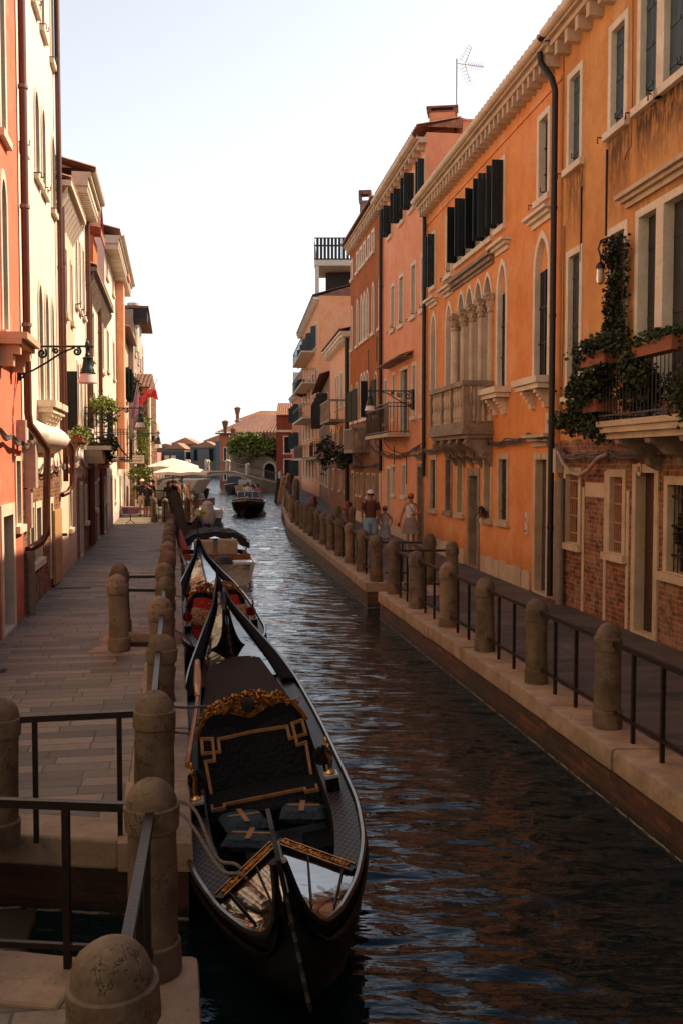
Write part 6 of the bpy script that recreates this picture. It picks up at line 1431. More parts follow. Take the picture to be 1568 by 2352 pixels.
flag('darker lilac flag hanging below the limp one', P5(300, 990, 51), P5(330, 930, 51), [[P5(314, 940, 51), P5(319, 945, 51), P5(323, 950, 51)], [P5(308, 965, 51), P5(314, 975, 51.2), P5(322, 985, 51)], [P5(306, 985, 51), P5(311, 990, 50.9), P5(318, 985, 51)]], LIL)
def RP(t): return [(318, 930), (325, 918), (333, 905), (342, 898), (352, 897), (361, 899)][t]
rows = [[P5(x - 3 + q * 2.2, y + q * 9 - (3 if t > 3 else 0) + 3 * sin(t + q), 52 + .2 * sin(t * 1.5 + q)) for q in range(3)] for t, (x, y) in enumerate([(319, 922), (326, 912), (333, 903), (341, 898), (350, 898), (357, 900), (363, 901)])]
flag('red flag blown out towards the canal', P5(326, 958, 52), P5(362, 870, 52), rows, REDC)
# ---------------------------------------------------------------- umbrellas, piles, terrace
UMB = simple('white_umbrella_cloth', (.85, .78, .68), .85, bs=.05)
def umbrella(label, x, y, w, zt, h=.45, off=1):
    e = empty('terrace_umbrella', (x, y, 0), .1, label, 'umbrella', 'white terrace umbrellas'); n = 8; g = MB()
    top = (0, 0, zt); rim = []
    for i in range(16):
        a = 2 * pi * i / 16; r = w / 2 / max(abs(cos(a)), abs(sin(a))) * (.98 if i % 2 else 1); r = min(r, w * .68); rim.append((r * cos(a), r * sin(a), zt - h - (.05 if i % 2 == 0 else .0)))
    mid = [(p[0] * .5, p[1] * .5, zt - h * .42) for p in rim]
    g.loft([mid + [mid[0]], rim + [rim[0]]]); g.add([top] + mid, [(0, i + 1, (i + 1) % 16 + 1) for i in range(16)], True); g.loft([rim + [rim[0]], [(p[0], p[1], p[2] - .14) for p in rim + [rim[0]]]])
    g.build('canopy', UMB, e, fix=False)
    g = MB(); g.tube([(0, 0, 0), (0, 0, zt)], .035, 8)
    g.build('pole', simple('umbrella_pole', (.06, .045, .035), .5, bs=0), e)
    g = MB()
    for i in range(0, 16, 2): g.tube([(0, 0, zt - .75), (mid[i][0], mid[i][1], mid[i][2] - .03)], .012, 4)
    g.build('ribs', WOODK, e); return e
umbrella('nearer white square umbrella over the terrace by the canal', -7.95, 49, 2.7, 2.5, .34); umbrella('farther white umbrella standing left behind the nearer one', -9.6, 56, 2.9, 2.85, .45)
PILE = simple('wet_mooring_pile', (.045, .022, .012), .75, 0, (.025, .014, .01), 3, .4, 12, stretch=(5, 5, 1)); PILL = simple('dry_mooring_pile', (.5, .27, .12), .8, 0, (.35, .17, .07), 3, .3, 12, stretch=(5, 5, 1))
def pile(label, a, b, r, m, grp='mooring piles'):
    e = tag(MB().tube([a, tuple((Vector(a) + Vector(b)) / 2), b], [r * 1.05, r, r * .95], 12).build('mooring_pile', m, fix=False), label, 'mooring pile', grp); return e
pile('thick dark leaning mooring pile between quay bollards and skiff', tuple(dpt(428, 1262, 30)) , tuple(dpt(399, 1134, 30.8)), .21, PILE)
p = dpt(449, 1215, 46); pile('pale leaning mooring pile behind the white outboard boat', (p.x, 46, WATER - .3), tuple(dpt(431, 1112, 47)), .1, PILL)
for i, (xa, ya, xb, yb, t) in enumerate(((637, 1145, 652, 1095, 'leftmost brown'), (643, 1150, 664, 1088, 'middle brown'), (649, 1157, 672, 1092, 'rightmost dark'), (634, 1128, 640, 1100, 'short pale'))):
    p = dpt(xa, ya, 78); pile(f'{t} leaning pile of the bundle at the bend of the right quay', (p.x, 78, WATER - .4), tuple(dpt(xb, yb, 79)), .17, PILL if i in (0, 1) else PILE)
# terrace furniture: black chairs and rail, table, flowers
def chair(x, y, rz, t):
    e = empty('terrace_chair', (x, y, 0), rz, f'black metal terrace chair, {t}', 'chair', 'black terrace chairs')
    MB().box(-.2, .2, -.2, .2, .43, .46).build('seat', IRON, e); MB().box(-.2, .2, .18, .21, .55, .9).box(-.2, -.17, .18, .21, .46, .55).box(.17, .2, .18, .21, .46, .55).build('backrest', IRON, e)
    for a in (-.18, .18):
        for b in (-.18, .18): MB().tube([(a, b, 0), (a, b, .43)], .014, 5).build('leg', IRON, e)
chair(-8.3, 45.5, .3, 'nearest one behind the railing'); chair(-7.9, 46.6, 2.2, 'beside the umbrella pole'); chair(-8.6, 48.5, 1.0, 'farthest one under the umbrella')
e = empty('terrace_table', (-8.1, 47.3, 0), 0, 'dark terrace table with flowers under the near umbrella', 'table'); MB().box(-.4, .4, -.4, .4, .72, .75).build('tabletop', IRON, e); MB().tube([(0, 0, 0), (0, 0, .72)], .03, 6).build('leg', IRON, e)
e = empty('pink_table', (xL(41.5) + .75, 41.5, 0), 0, 'small table with a pink cloth by the sunlit left wall', 'table'); g = MB()
g.lathe([(.001, .75), (.38, .75), (.42, .7), (.36, .45)], (0, 0, 0), 8, cap=False); g.build('tablecloth', simple('pink_tablecloth', (.8, .42, .4), .8, bs=0), e, fix=False); MB().tube([(0, 0, .7), (0, 0, .15)], .02, 5).tube([(-.2, 0, 0), (0, 0, .2), (.2, 0, 0)], .015, 5).build('leg', IRON, e)
plant('flower_bouquet', 'yellow flowers in a pot on the terrace edge by the white boat', (-6.35, 44.5, .25), 0, [(0, 0, .1, .22, .22, .2)], 250, .08, leafmat('yellow_petals', (.7, .55, .05), (.3, .35, .05)), seed=22)
# ---------------------------------------------------------------- red posts, cables
REDM = simple('red_painted_metal', (.17, .014, .01), .5, 0, (.11, .008, .007), 6, .1)
for x, y, t in ((-1.02 + 1.3, 41.5, 'nearer'), (-1.35, 47.5, 'farther')):
    e = empty('red_hydrant', (x, y, 0), 0, f'{t} red cylindrical hydrant by the wall of the right houses', 'hydrant', 'red hydrants'); e.scale = (.8, .8, .85); MB().lathe([(.2, 0), (.2, .12), (.12, .16), (.12, .45), (.2, .5), (.21, 1.0), (.16, 1.1), (.05, 1.16)], (0, 0, 0), 14).build('body', REDM, e); MB().lathe([(.06, -.3), (.06, .3)], (0, 0, 0), 8, Matrix.Rotation(pi / 2, 4, 'Y')).build('side_cap', REDM, e).location = (0, 0, .75)
def cable_bundle(label, pts, n=7, spread=.05, r=.014, sag=.06, mat=None):
    rr = random.Random(len(label)); g = MB(); P_ = [Vector(p) for p in pts]
    for q in range(n):
        o = Vector((rr.uniform(-.3, .3), rr.uniform(-.3, .3), rr.uniform(-1, 1))) * spread; out = []; ph = rr.uniform(0, 6)
        for a, b in zip(P_, P_[1:]):
            for k in range(6):
                t = k / 6; out.append(a.lerp(b, t) + o * (1 + .6 * sin(ph + len(out) * .9)) + Vector((0, 0, -sag * sin(pi * t) * (1 + .4 * sin(q)))))
        out.append(P_[-1]); g.tube(out, r * rr.uniform(.6, 1.3), 5)
    return tag(g.build('cable_bundle', mat or CABLE, fix=False), label, 'cables', 'cable bundles on the facades')
cable_bundle('bundle of cables along the orange palazzo wall above the ground floor windows', [onR(B, d, -.12, z) for d, z in ((29.9, 3.0), (27.5, 3.02), (25, 3.08), (22.8, 3.12), (21.5, 3.1), (20, 3.2), (18.9, 3.1), (18.6, 2.95))], 8, .045)
cable_bundle('thick cable bundle along the ochre house below the balcony', [onR(A, d, -.13, z) for d, z in ((18.4, 2.95), (17.8, 2.75), (17.0, 2.78), (16.0, 2.78), (15.0, 2.76), (13.5, 2.85), (12, 2.8))], 7, .04, sag=.03)
tag(MB().tube([onR(A, d, -.16, z) for d, z in ((18.2, 2.85), (17.9, 2.62), (17.5, 2.46), (17.1, 2.42), (16.7, 2.52), (16.3, 2.72), (15.9, 2.78))], .035, 8).build('conduit', simple('pale_conduit', (.4, .27, .17), .6)), 'pale sagging conduit over the barred window of the ochre house', 'conduit')
cable_bundle('cable bundle along the salmon house over its doors', [onR(C, d, -.12, z) for d, z in ((37.8, 3.0), (35, 2.85), (33, 2.9), (31.5, 3.05), (30.3, 3.2))], 7, .05)
cable_bundle('cable bundle along the rust brown house over the ground floor', [onR(D, d, -.12, z) for d, z in ((46, 2.5), (44, 2.45), (42, 2.5), (38.2, 2.6))], 5, .05)
cable_bundle('cable bundle along the coral house at the left edge', [onR(L0, d, -.12, z) for d, z in ((14, 3.1), (15, 3.05), (16.0, 2.98), (16.8, 2.95))], 7, .04)
cable_bundle('cable bundle under the bulging band of the cream house', [onR(L1, d, -.14, z) for d, z in ((17.3, 2.55), (18.5, 2.6), (20, 2.58), (21.5, 2.6), (22.2, 2.6))], 6, .04)
cable_bundle('pale cable tangle along the low left houses', [onR(L2, d, -.14, z) for d, z in ((22.8, 2.75), (24, 2.6), (26, 2.68), (28, 2.55), (30.0, 2.6), (33, 2.55))], 8, .06, mat=simple('sun_bleached_cable', (.5, .35, .22), .8, 0, (.2, .1, .07), 9))
# stone heads of the wall anchors on the ochre house (iron tie bars)
for Bd, d, z0, z1, t in ((A, 17.55, 6.2, 7.5, 'first'), (A, 16.45, 6.4, 7.8, 'second'), (C, 33.0, 1.9, 2.95, 'third'), (C, 35.2, 2.3, 3.2, 'fourth'), (D, 41, 6.4, 7.3, 'fifth'), (D, 39, 6.6, 7.6, 'sixth')):
    u = Bd.u(d); MB().box(u - .011, u + .011, -.03, -.001, z0, z1).build('iron_tie_bar', IRON, Bd.root)
# ---------------------------------------------------------------- bridge
BRS = stone('bridge_stone', (.3, .23, .16), (.2, .14, .095), (.08, .06, .04), .3, scale=1)
be = empty('arched_bridge', (-16.4, 104, 0), .04, 'low stone arched bridge with iron railings at the end of the canal', 'bridge')
L_ = 11.3; n = 40
def deckz(u):
    x = u / L_
    if x < -.0: return max(.0, 1.62 + u * .28)
    if x < .42: return 1.62
    return max(0.0, 1.62 - (x - .42) / .58 * 1.6)
def archz(u):
    c, a = 4.0, 3.55
    return -.6 if abs(u - c) >= a else -.6 + 1.86 * sqrt(1 - ((u - c) / a) ** 2)
us_ = [-5.5 + (L_ + 5.5) * i / 80 for i in range(81)]
for y0, nm in ((0, 'spandrel'), (2.6, 'spandrel')):
    g = MB(); g.loft([[(u, y0, max(archz(u), -.9)), (u, y0, deckz(u))] for u in us_], False); g.build(nm, BRS, be, fix=False)
g = MB(); g.loft([[(u, -.06, deckz(u) + .02), (u, 2.66, deckz(u) + .02)] for u in us_], False); g.loft([[(u, -.06, deckz(u) + .02), (u, -.06, deckz(u) - .1)] for u in us_], False); g.loft([[(u, -.06, deckz(u) - .1), (u, 0, deckz(u) - .1)] for u in us_], False); g.build('deck', STONE, be, fix=False)
g = MB(); g.loft([[(u, 0, archz(u)), (u, 2.6, archz(u))] for u in us_ if abs(u - 4) < 3.6], False); g.build('arch_soffit', STONED, be, fix=False)
g = MB(); g.loft([[(u, -.04, archz(u)), (u, -.04, archz(u) + .2)] for u in us_ if abs(u - 4) < 3.6], False); g.build('arch_ring', STONE, be, fix=False)
for y0 in (0, 2.5):
    g = MB(); g.tube([(u, y0, deckz(u) + .95) for u in us_], .035, 5); g.tube([(u, y0, deckz(u) + .15) for u in us_], .02, 5)
    for i in range(0, 78): u = -5.3 + i * .2; g.box(u - .012, u + .012, y0 - .012, y0 + .012, deckz(u), deckz(u) + .95)
    g.build('railing', simple('bridge_rail', (.2, .15, .12), .6, .2), be)
    for u in (-5.0, -2.8, -1.2, 0, 2.1, 4.3, 6.4, 9.9): MB().lathe([(.16, 0), (.16, .95), (.19, .97), (.18, 1.1), (.12, 1.22), (.01, 1.27)], (u, y0, deckz(u)), 10).build('stone_post', STONEL, be)
# stepped left approach
g = MB()
for i in range(8): g.box(-13.2 - i * .0, -10.6, 66 + i * .9, 68 + i * .9 + 6, 0.0 + .16 * i, .16 * (i + 1))
tag(g.build('bridge_steps', STONEL), kind='structure')
# ---------------------------------------------------------------- beyond the bridge
p0, p1 = dpt(505, 1060, 132), dpt(640, 1060, 132)
MI = stucco('weathered_red_plaster', (.6, .2, .09), (.4, .13, .07), patch=.3, streak=.6)
I_ = Bld('villa_beyond_bridge', 'red walled villa with tiled roofs and funnel chimneys beyond the bridge', 'F', 0, 0, 6.5, MI, p=((p0.x, 132), (p1.x + 3, 132)), depth=12)
I_.base = -1
for u in (.5, 1.3): I_.win(0, 0, 2.8, 4.6, 'dark', U=(u, u + .5), fw=.1); I_.win(0, 0, .2, 1.4, 'dark', U=(u, u + .5), fw=.1)
I_.finish()
def tiled_slope(name, Bd_root, quad, n, mat):
    a, b, c, d = [Vector(q) for q in quad]   # a-b eave, d-c ridge
    r0, r1 = [], []
    for i in range(n * 4 + 1):
        t = i / (n * 4); w = .17 * abs(sin(i * pi / 4)); r0.append(a.lerp(b, t) + Vector((0, 0, w))); r1.append(d.lerp(c, t) + Vector((0, 0, w)))
    g = MB(); g.loft([r0, r1], False); g.add([a, b, b - Vector((0, 0, .2)), a - Vector((0, 0, .2))], [(0, 1, 2, 3)]); return g.build(name, mat, Bd_root, fix=False)
tiled_slope('roof', I_.root, ((-.5, -.5, 6.5), (8.5, -.5, 6.5), (8.5, 5, 9.0), (4.2, 5, 9.0)), 20, TILED); tiled_slope('roof', I_.root, ((1.6, 4, 8.3), (9, 4, 8.3), (9, 7, 9.7), (5.0, 7, 9.7)), 18, TILE)
MB().box(1.9, 9, 4.1, 6, 6.5, 8.28).build('upper_wall', PLW, I_.root)
for (x, y, zt, w) in ((518, 968, 131, .42), (546, 937, 138, .45), (537, 985, 131, .42)):
    p = dpt(x, y - (0 if x != 537 else 5), zt)
    e = empty('funnel_chimney', (p.x, zt, 6.4), 0, f'{ {518:"left", 546:"tallest", 537:"short dark"}[x] } funnel topped venetian chimney of the villa beyond the bridge', 'chimney', 'chimneys on the roofs'); h = p.z - 6.4
    MB().box(-w / 2, w / 2, -w / 2, w / 2, 0, h - 1.0).build('stack', M8, e)
    if x != 537: MB().lathe([(.24, h - 1.0), (.44, h - .15), (.48, h), (.06, h + .2)], (0, 0, 0), 8).build('funnel', M8, e)
    else: MB().lathe([(.38, h - 1.0), (.4, h - .3), (.05, h)], (0, 0, 0), 8).build('cap', M8, e)
# garden wall with portal, ivy
p0, p1 = dpt(530, 1060, 117), dpt(640, 1060, 117)
J = Bld('garden_wall', 'pale garden wall with an arched stone portal beyond the bridge', 'F', 0, 0, 3.6, stucco('garden_wall_plaster', (.5, .36, .25), (.3, .2, .13), patch=.4), p=((p0.x, 117), (p1.x, 117)), depth=.6, cat='wall')
J.base = -.8; J.win(0, 0, .1, 1.7, 'open', U=(J.L - 1.9, J.L - .2), arch=(.75, 'round', False), fw=.22, sill=0, name='door', rev=.3)
J.finish()
e = empty('climbing_vine', (p0.x + 2.2, 116.5, 4.2), 0, 'big sunlit green vine over the garden wall beyond the bridge', 'vine')
leaves('foliage', LF_Y, [(0, 0, 1.0, 2.6, .9, 1.0), (2.4, 0, .6, 1.8, .8, .9), (-1.6, 0, .2, 1.0, .8, 1.1), (1, 0, -.1, 2.2, .6, .8)], 4200, .3, e, 30); leaves('shade_coloured_foliage', LF_D, [(.5, .4, .1, 3.0, .6, 1.3), (3.2, .2, -.3, 1.4, .6, 1.1)], 1800, .3, e, 31)  # sunlit and shaded parts of the vine painted with bright and dark leaf colours
e = empty('rounded_bush', (p0.x + 1.7, 115.4, 2.9), 0, 'pale rounded bush below the vine beyond the bridge', 'bush'); leaves('foliage', leafmat('pale_bush_leaf', (.26, .2, .1), (.14, .13, .06), (.3, .14, .1)), [(0, 0, 0, 1.35, .8, 1.0)], 1600, .16, e, 32)
# far shore houses
FG = simple('far_slate_grey_wall', (.06, .075, .08), .85, 0, (.045, .055, .06), 1); FGR = simple('far_grey_wall', (.2, .17, .15), .9, 0, (.15, .13, .12), 1); FTI = simple('far_tile_roof', (.5, .24, .14), .9, 0, (.35, .15, .09), 2); FBR = simple('far_brown_wall', (.3, .17, .11), .9)
def far(label, x0, x1, yb, yt, d, wm, rm=None, peak=None, wins=()):
    a, b, t = dpt(x0, yb, d), dpt(x1, yb, d), dpt(x0, yt, d); w = b.x - a.x; h = t.z + .2
    e = empty('far_house', (a.x, d, -.1), 0, label, 'house', 'small houses on the far shore'); MB().box(0, w, 0, 10, -.5, h).build('wall', wm, e)
    if rm:
        pk = dpt(x0, peak[1], d).z + .2; px = (dpt(peak[0], 0, d).x - a.x)
        g = MB(); g.add([(-.3, -.4, h), (w + .3, -.4, h), (px, -.4, pk), (-.3, 10, h), (w + .3, 10, h), (px, 10, pk)], [(0, 1, 2), (0, 2, 5, 3), (1, 4, 5, 2)]); g.build('roof', rm, e)
    for (wx, wy, ww, wh) in wins:
        c = dpt(wx, wy, d); MB().box(c.x - a.x - ww / 2, c.x - a.x + ww / 2, -.06, .05, c.z + .1 - wh / 2, c.z + .1 + wh / 2).build('window', STONEL if ww > .9 else DARK, e)
    return e
far('long slate grey flat house on the far shore', 355, 425, 1100, 1038, 205, FG, wins=((362, 1055, 1.0, 1.6), (384, 1055, 1.0, 1.6), (399, 1055, 1.0, 1.6)))
far('grey gabled chapel like house with two dark windows on the far shore', 438, 500, 1100, 1029, 208, FGR, FTI, (468, 1014), wins=((450, 1045, .8, 2.4), (486, 1045, .85, 2.6)))
far('blue grey narrow house right of the grey gabled one', 496, 507, 1100, 1018, 206, simple('far_blue_wall', (.12, .16, .17), .9))
far('brown gabled house behind the slate grey one', 378, 425, 1100, 1032, 214, FBR, FTI, (400, 1018)); far('wide brown roofed house at the far left of the shore', 352, 400, 1100, 1026, 226, FBR, FTI, (372, 1020))
far('orange roofed house in the middle of the far shore', 396, 452, 1100, 1020, 224, FGR, FTI, (418, 1006)); far('tall house with brown gable behind the blue grey house', 470, 520, 1100, 1014, 222, FBR, FTI, (500, 999)); far('low pale house far left by the brick house', 343, 362, 1100, 1040, 200, simple('far_coral_wall', (.6, .25, .16), .9))
# ---------------------------------------------------------------- people
SKIN = simple('skin', (.42, .19, .11), .6, 0, (.36, .15, .085), 8, .05); HAIRD = simple('dark_hair', (.03, .016, .01), .7, bs=.2)
CLO = {}
def cloth(name, col):
    if name not in CLO: CLO[name] = simple(name, col, .9, 0, tuple(c * .8 for c in col), 5, .3, 18)
    return CLO[name]
def lerp(a, b, t): return tuple(a[i] + (b[i] - a[i]) * t for i in range(3))
def person(label, loc, rz, H=1.72, sex='m', top=None, bottom=None, hat=None, hair=HAIRD, legs=((.0, .0), (.0, .0)), arms=None, skirt=False, sleeves=True, shoe=None, extras=None, lod=2, bag=None, seated=False):
    """local frame: facing -y. legs: forward offset of each foot/knee; arms: (elbow, hand) per side"""
    e = empty('person', loc, rz, label, 'person', None); k = H / 1.72; w = .9 if sex == 'f' else 1
    V, E_, R = [], [], []
    def vtx(p, r, parent=None):
        V.append(tuple(c * k for c in p)); R.append(r * k)
        if parent is not None: E_.append((parent, len(V) - 1))
        return len(V) - 1
    dz = -.42 if seated else 0
    pel = vtx((0, 0, .93 + dz), .125 * w); ab = vtx((0, 0, 1.08 + dz), .115 * w, pel); ch = vtx((0, .01, 1.28 + dz), .135 * w, ab); sh = vtx((0, .015, 1.41 + dz), .085, ch); nk = vtx((0, 0, 1.49 + dz), .05, sh)
    hd = vtx((0, -.01, 1.56 + dz), .07, nk); h2 = vtx((0, -.015, 1.63 + dz), .088, hd); h3 = vtx((0, -.005, 1.68 + dz), .06, h2)
    arms = arms or (((.29, .02, 1.13), (.30, -.08, .88)), ((.29, .02, 1.13), (.30, -.08, .88)))
    SH = []
    for s_, ar in ((-1, arms[0]), (1, arms[1])):
        a = vtx((s_ * .17 * w, .015, 1.40 + dz), .06, sh); el = vtx((s_ * ar[0][0], ar[0][1], ar[0][2] + dz), .042, a); ha = vtx((s_ * ar[1][0], ar[1][1], ar[1][2] + dz), .028, el)
        d = (Vector(ar[1]) - Vector(ar[0])).normalized(); d = Vector((d.x * s_, d.y, d.z)); b_ = Vector((s_ * ar[1][0], ar[1][1], ar[1][2] + dz))
        pm = vtx(tuple(b_ + d * .06), .03, ha); SH.append(((s_ * .17 * w, .015, 1.40 + dz), (s_ * ar[0][0], ar[0][1], ar[0][2] + dz)))
        if lod > 1:
            side = d.cross(Vector((1, 0, 0))).normalized() if abs(d.x) < .9 else Vector((0, 1, 0))
            for q in range(4):
                o = side * (.027 - .018 * q); f1 = vtx(tuple(b_ + d * (.10 - .004 * abs(q - 1)) + o), .0095, pm); f2 = vtx(tuple(b_ + d * (.135 - .006 * abs(q - 1)) + o * 1.1 + Vector((-s_ * .012, 0, 0))), .008, f1); vtx(tuple(b_ + d * (.16 - .01 * abs(q - 1)) + o * 1.1 + Vector((-s_ * .03, 0, 0))), .0065, f2)
            t1 = vtx(tuple(b_ + d * .05 + side * .045), .010, ha); vtx(tuple(b_ + d * .09 + side * .06), .008, t1)
    hips = []
    for s_, (kf, ff) in ((-1, legs[0]), (1, legs[1])):
        hp = vtx((s_ * .09, 0, .88 + dz), .088 * (1.05 if sex == 'f' else 1), pel)
        if seated: kn = vtx((s_ * .11, -.42, .5), .055, hp); an = vtx((s_ * .11, -.40, .08), .036, kn); to = vtx((s_ * .12, -.55, .03), .03, an)
        else: kn = vtx((s_ * .095, -kf, .49), .052, hp); cf = vtx((s_ * .098, -(kf * .45 + ff * .55) + .02, .33), .05, kn); an = vtx((s_ * .10, -ff, .08), .034, cf); to = vtx((s_ * .115, -ff - .15, .03), .028, an)
        hips.append((hp, kn, an, to))
    me = bpy.data.meshes.new('body'); me.from_pydata(V, E_, []); me.materials.append(SKIN); o = bpy.data.objects.new('body', me); COL.objects.link(o); o.parent = e
    sk = o.modifiers.new('skin', 'SKIN'); sk.use_smooth_shade = True; sk.branch_smoothing = .4
    for i, r in enumerate(R): me.skin_vertices[0].data[i].radius = (r, r * (.78 if i in (pel, ab, ch) else 1)); me.skin_vertices[0].data[i].use_root = i == pel
    ss_ = o.modifiers.new('s', 'SUBSURF'); ss_.levels = ss_.render_levels = 1
    K = lambda p: tuple(c * k for c in p)
    # face
    g = MB(); zc = 1.605 + dz; g.tube([K((0, -.095, zc + .03)), K((0, -.118, zc - .01)), K((0, -.1, zc - .02))], .010, 6); g.build('nose', SKIN, o)
    g = MB()
    for s_ in (-1, 1): g.ball(K((s_ * .033, -.088, zc + .03)), .009, 6, 4)
    g.build('eyes', INK, o); MB().tube([K((-.022, -.09, zc - .047)), K((.022, -.09, zc - .047))], .006, 5).build('mouth', simple('lips', (.3, .08, .06), .6, bs=0), o)
    # hair / hat
    def cap(r, z0, z1, yb, mat, nm, sc=1.0):
        rows = []
        for j in range(7):
            a = pi / 2 * j / 6; rows.append([K((r * cos(a) * cos(t), yb + r * 1.12 * cos(a) * sin(t), z0 + (z1 - z0) * sin(a))) for t in [2 * pi * q / 16 for q in range(16)]])
        return MB().loft(rows, True, True).build(nm, mat, e)
    if hair: cap(.101, 1.60 + dz, 1.735 + dz, .014, hair, 'hair'); 
    if sex == 'f' and hair: MB().tube([K((0, .09, 1.66 + dz)), K((0, .13, 1.58 + dz)), K((0, .1, 1.47 + dz))], [.05, .055, .03], 8).build('hair', hair, e)
    if hat:
        c = cap(.108, 1.665 + dz, 1.765 + dz, .008, hat, 'hat'); g = MB(); g.loft([[K((x, -.1, 1.672 + dz)) for x in (-.08, -.03, .03, .08)], [K((x, -.17 - .03 * (1 - (x / .08) ** 2), 1.66 + dz)) for x in (-.08, -.03, .03, .08)]]); g.build('brim', hat, c, fix=False)
    # clothes
    def ring(z, rx, ry, y=0, n=18, cx=0, wob=0): return [K((cx + rx * cos(t) * (1 + wob * sin(7 * t)), y + ry * sin(t), z + dz)) for t in [2 * pi * q / n for q in range(n)]]
    if top:
        rows = [ring(.9, .165 * w, .125 * w, wob=.02), ring(1.0, .155 * w, .118 * w), ring(1.1, .15 * w, .115 * w), ring(1.25, .178 * w, .135 * w, .005), ring(1.35, .19 * w, .12 * w, .01), ring(1.42, .165 * w, .085, .012), ring(1.455, .085, .065, .01), ring(1.47, .06, .058, .005)]
        if not sleeves: rows = rows[:-3] + [ring(1.41, .12 * w, .09, .012), ring(1.43, .10, .085, .01)]
        t_ = MB().loft(rows, True, True).build('shirt', top, e, fix=False)
        if sleeves:
            for a, b in SH: MB().tube([K(a), K(lerp(a, b, .35)), K(lerp(a, b, .75))], [.078 * k, .07 * k, .062 * k], 10).build('sleeve', top, t_)
    if bottom:
        if skirt: MB().loft([ring(1.02, .135, .11), ring(.95, .17, .135), ring(.85, .2, .155, wob=.03), ring(.7, .235, .18, wob=.05), ring(.52, .27, .2, wob=.07)], True, True).build('skirt', bottom, e, fix=False)
        else:
            s2 = MB().loft([ring(.98, .152 * w, .12), ring(.93, .172 * w, .13), ring(.86, .18 * w, .135), ring(.80, .17 * w, .12)], True, True).build('shorts', bottom, e, fix=False)
            for (hp, kn, an, to) in hips:
                a, b = Vector(V[hp]), Vector(V[kn]); MB().tube([a, a.lerp(b, .45), a.lerp(b, .88)], [.105 * k, .1 * k, .098 * k], 12).build('short_leg', bottom, s2)
    for (hp, kn, an, to) in hips:
        a, t2 = Vector(V[an]), Vector(V[to]); MB().tube([a + Vector((0, .04, -.035)) * k, a.lerp(t2, .5) + Vector((0, 0, -.02)) * k, t2 + Vector((0, -.03, -.0)) * k], [.042 * k, .045 * k, .036 * k], 8).build('shoe', shoe or cloth('pale_shoes', (.4, .36, .32)), e)
    if bag: bag(e, k, K)
    return e
def backpack_straps(e, k, K):
    g = MB()
    for s_ in (-1, 1): g.tube([K((s_ * .11, .1, 1.44)), K((s_ * .12, -.02, 1.46)), K((s_ * .135, -.125, 1.32)), K((s_ * .15, -.08, 1.08))], .016 * k, 6)
    g.build('backpack_strap', cloth('dark_backpack', (.03, .02, .02)), e); MB().box(*[c * k for c in (-.14, .14, .13, .28, 1.0, 1.42)]).build('backpack', cloth('dark_backpack', (.03, .02, .02)), e)
def cross_strap(e, k, K):
    MB().tube([K((-.09, -.03, 1.45)), K((-.03, -.125, 1.32)), K((.07, -.135, 1.18)), K((.15, -.08, 1.03))], .011 * k, 6).build('bag_strap', cloth('rust_strap', (.3, .07, .03)), e)
    MB().tube([K((-.36, -.06, .74)), K((-.36, -.06, .86))], .04 * k, 8).build('red_bottle', REDM, e)
    g = MB()
    for s_ in (-1, 1): g.ball(K((s_ * .038, -.1, 1.632)), .026 * k, 8, 6)
    g.build('sunglasses', INK, e)
WH = cloth('white_cloth', (.8, .7, .64))
def wpos(x, y):   # ground point under a pixel of the overview, used to read the people's places off the photo
    a = dpt(x, y, 1.0); t = CZ / (CZ - a.z); return (a.x * t, t, 0)
p = wpos(851, 1272); person('man in a rust brown shirt, pale blue shorts and a white cap', (p[0], 28.6, 0), -.1, 1.8, 'm', cloth('rust_brown_shirt', (.12, .035, .022)), cloth('pale_blue_shorts', (.22, .36, .46)), WH, legs=((.12, .18), (-.02, -.12)), bag=backpack_straps, arms=(((.25, .05, 1.13), (.24, .1, .9)), ((.25, .05, 1.13), (.24, .1, .9))))
p = wpos(883, 1262); person('girl in a grey top and short skirt with a pink cap', (883 * 28.9 / 2250 - 784 * 28.9 / 2250, 28.9, 0), .1, 1.33, 'f', cloth('grey_top', (.42, .4, .42)), cloth('grey_blue_skirt', (.3, .33, .38)), cloth('pink_cap', (.5, .1, .1)), legs=((.0, .0), (.1, .15)), skirt=True, sleeves=False, arms=(((.3, .04, 1.18), (.17, -.1, 1.0)), ((.3, .04, 1.18), (.2, -.08, .98))))
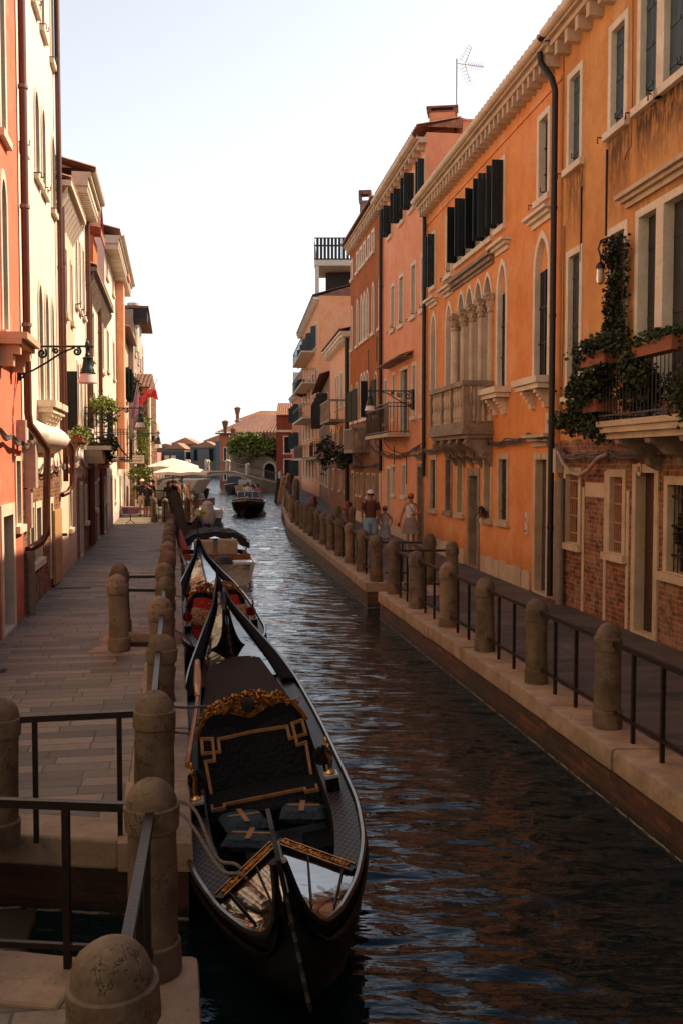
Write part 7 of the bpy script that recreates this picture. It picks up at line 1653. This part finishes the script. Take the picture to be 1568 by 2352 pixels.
p = wpos(942, 1262); person('woman in a white top and striped skirt with an orange cap', (942 * 29.2 / 2250 - 784 * 29.2 / 2250, 29.2, 0), .05, 1.68, 'f', WH, cloth('striped_beige_skirt', (.34, .27, .22)), cloth('orange_cap', (.45, .12, .05)), legs=((.1, .14), (-.02, -.08)), skirt=True, sleeves=False, bag=cross_strap, arms=(((.25, .05, 1.13), (.32, -.04, .9)), ((.38, .06, 1.2), (.12, -.16, 1.12))))
# tourists on the left
NAV = cloth('navy_shirt', (.012, .016, .028)); BEI = cloth('beige_shorts', (.5, .4, .3)); RS = cloth('rose_shirt', (.6, .15, .15)); BLK = cloth('black_clothes', (.012, .011, .012))
def pe(label, x, d, rz, H, sex, t, b, hat=None, z=0, **k): return person(label, ((x - 784) * d / 2250, d, z), rz, H, sex, t, b, hat, lod=1, **k)
pe('tourist in a navy shirt, beige shorts and a white cap on the sunlit left walkway', 327, 47.5, .1, 1.78, 'm', NAV, BEI, WH, shoe=BLK); pe('tourist in dark clothes with a black bag beside the one in the white cap', 340, 47, -.3, 1.66, 'f', BLK, BLK)
pe('tourist in a rose shirt behind the dark dressed one', 343, 49.5, .2, 1.75, 'm', RS, BEI); pe('tourist with a black backpack turning towards the terrace', 352, 48.5, 2.0, 1.75, 'm', BLK, BEI, bag=lambda e, k, K: MB().box(*[c * k for c in (-.16, .16, .12, .32, .95, 1.42)]).build('backpack', BLK, e) and None)
pe('guest with a straw hat at the terrace table', 388, 48.5, 2.8, 1.7, 'f', BLK, BLK, cloth('straw_hat', (.6, .42, .22))); pe('guest in black leaning at the terrace railing', 397, 50, .4, 1.7, 'm', BLK, BLK); pe('guest in orange under the white umbrella', 404, 52, -.3, 1.68, 'f', cloth('orange_shirt', (.6, .2, .08)), BEI)
pe('guest in pale grey behind the umbrella poles', 415, 54, -.3, 1.7, 'm', cloth('grey_shirt', (.4, .38, .38)), BEI)
pe('boatman in a white shirt standing in the black motor boat', 570, 61.6, .1, 1.7, 'm', WH, BLK, z=-.35); pe('passenger in pale blue in the black motor boat', 581, 62.4, .3, 1.6, 'f', cloth('pale_blue_shirt', (.4, .5, .6)), BEI, z=-.45); pe('passenger in rose in the black motor boat', 593, 62.6, -.3, 1.65, 'm', RS, BEI, z=-.45)
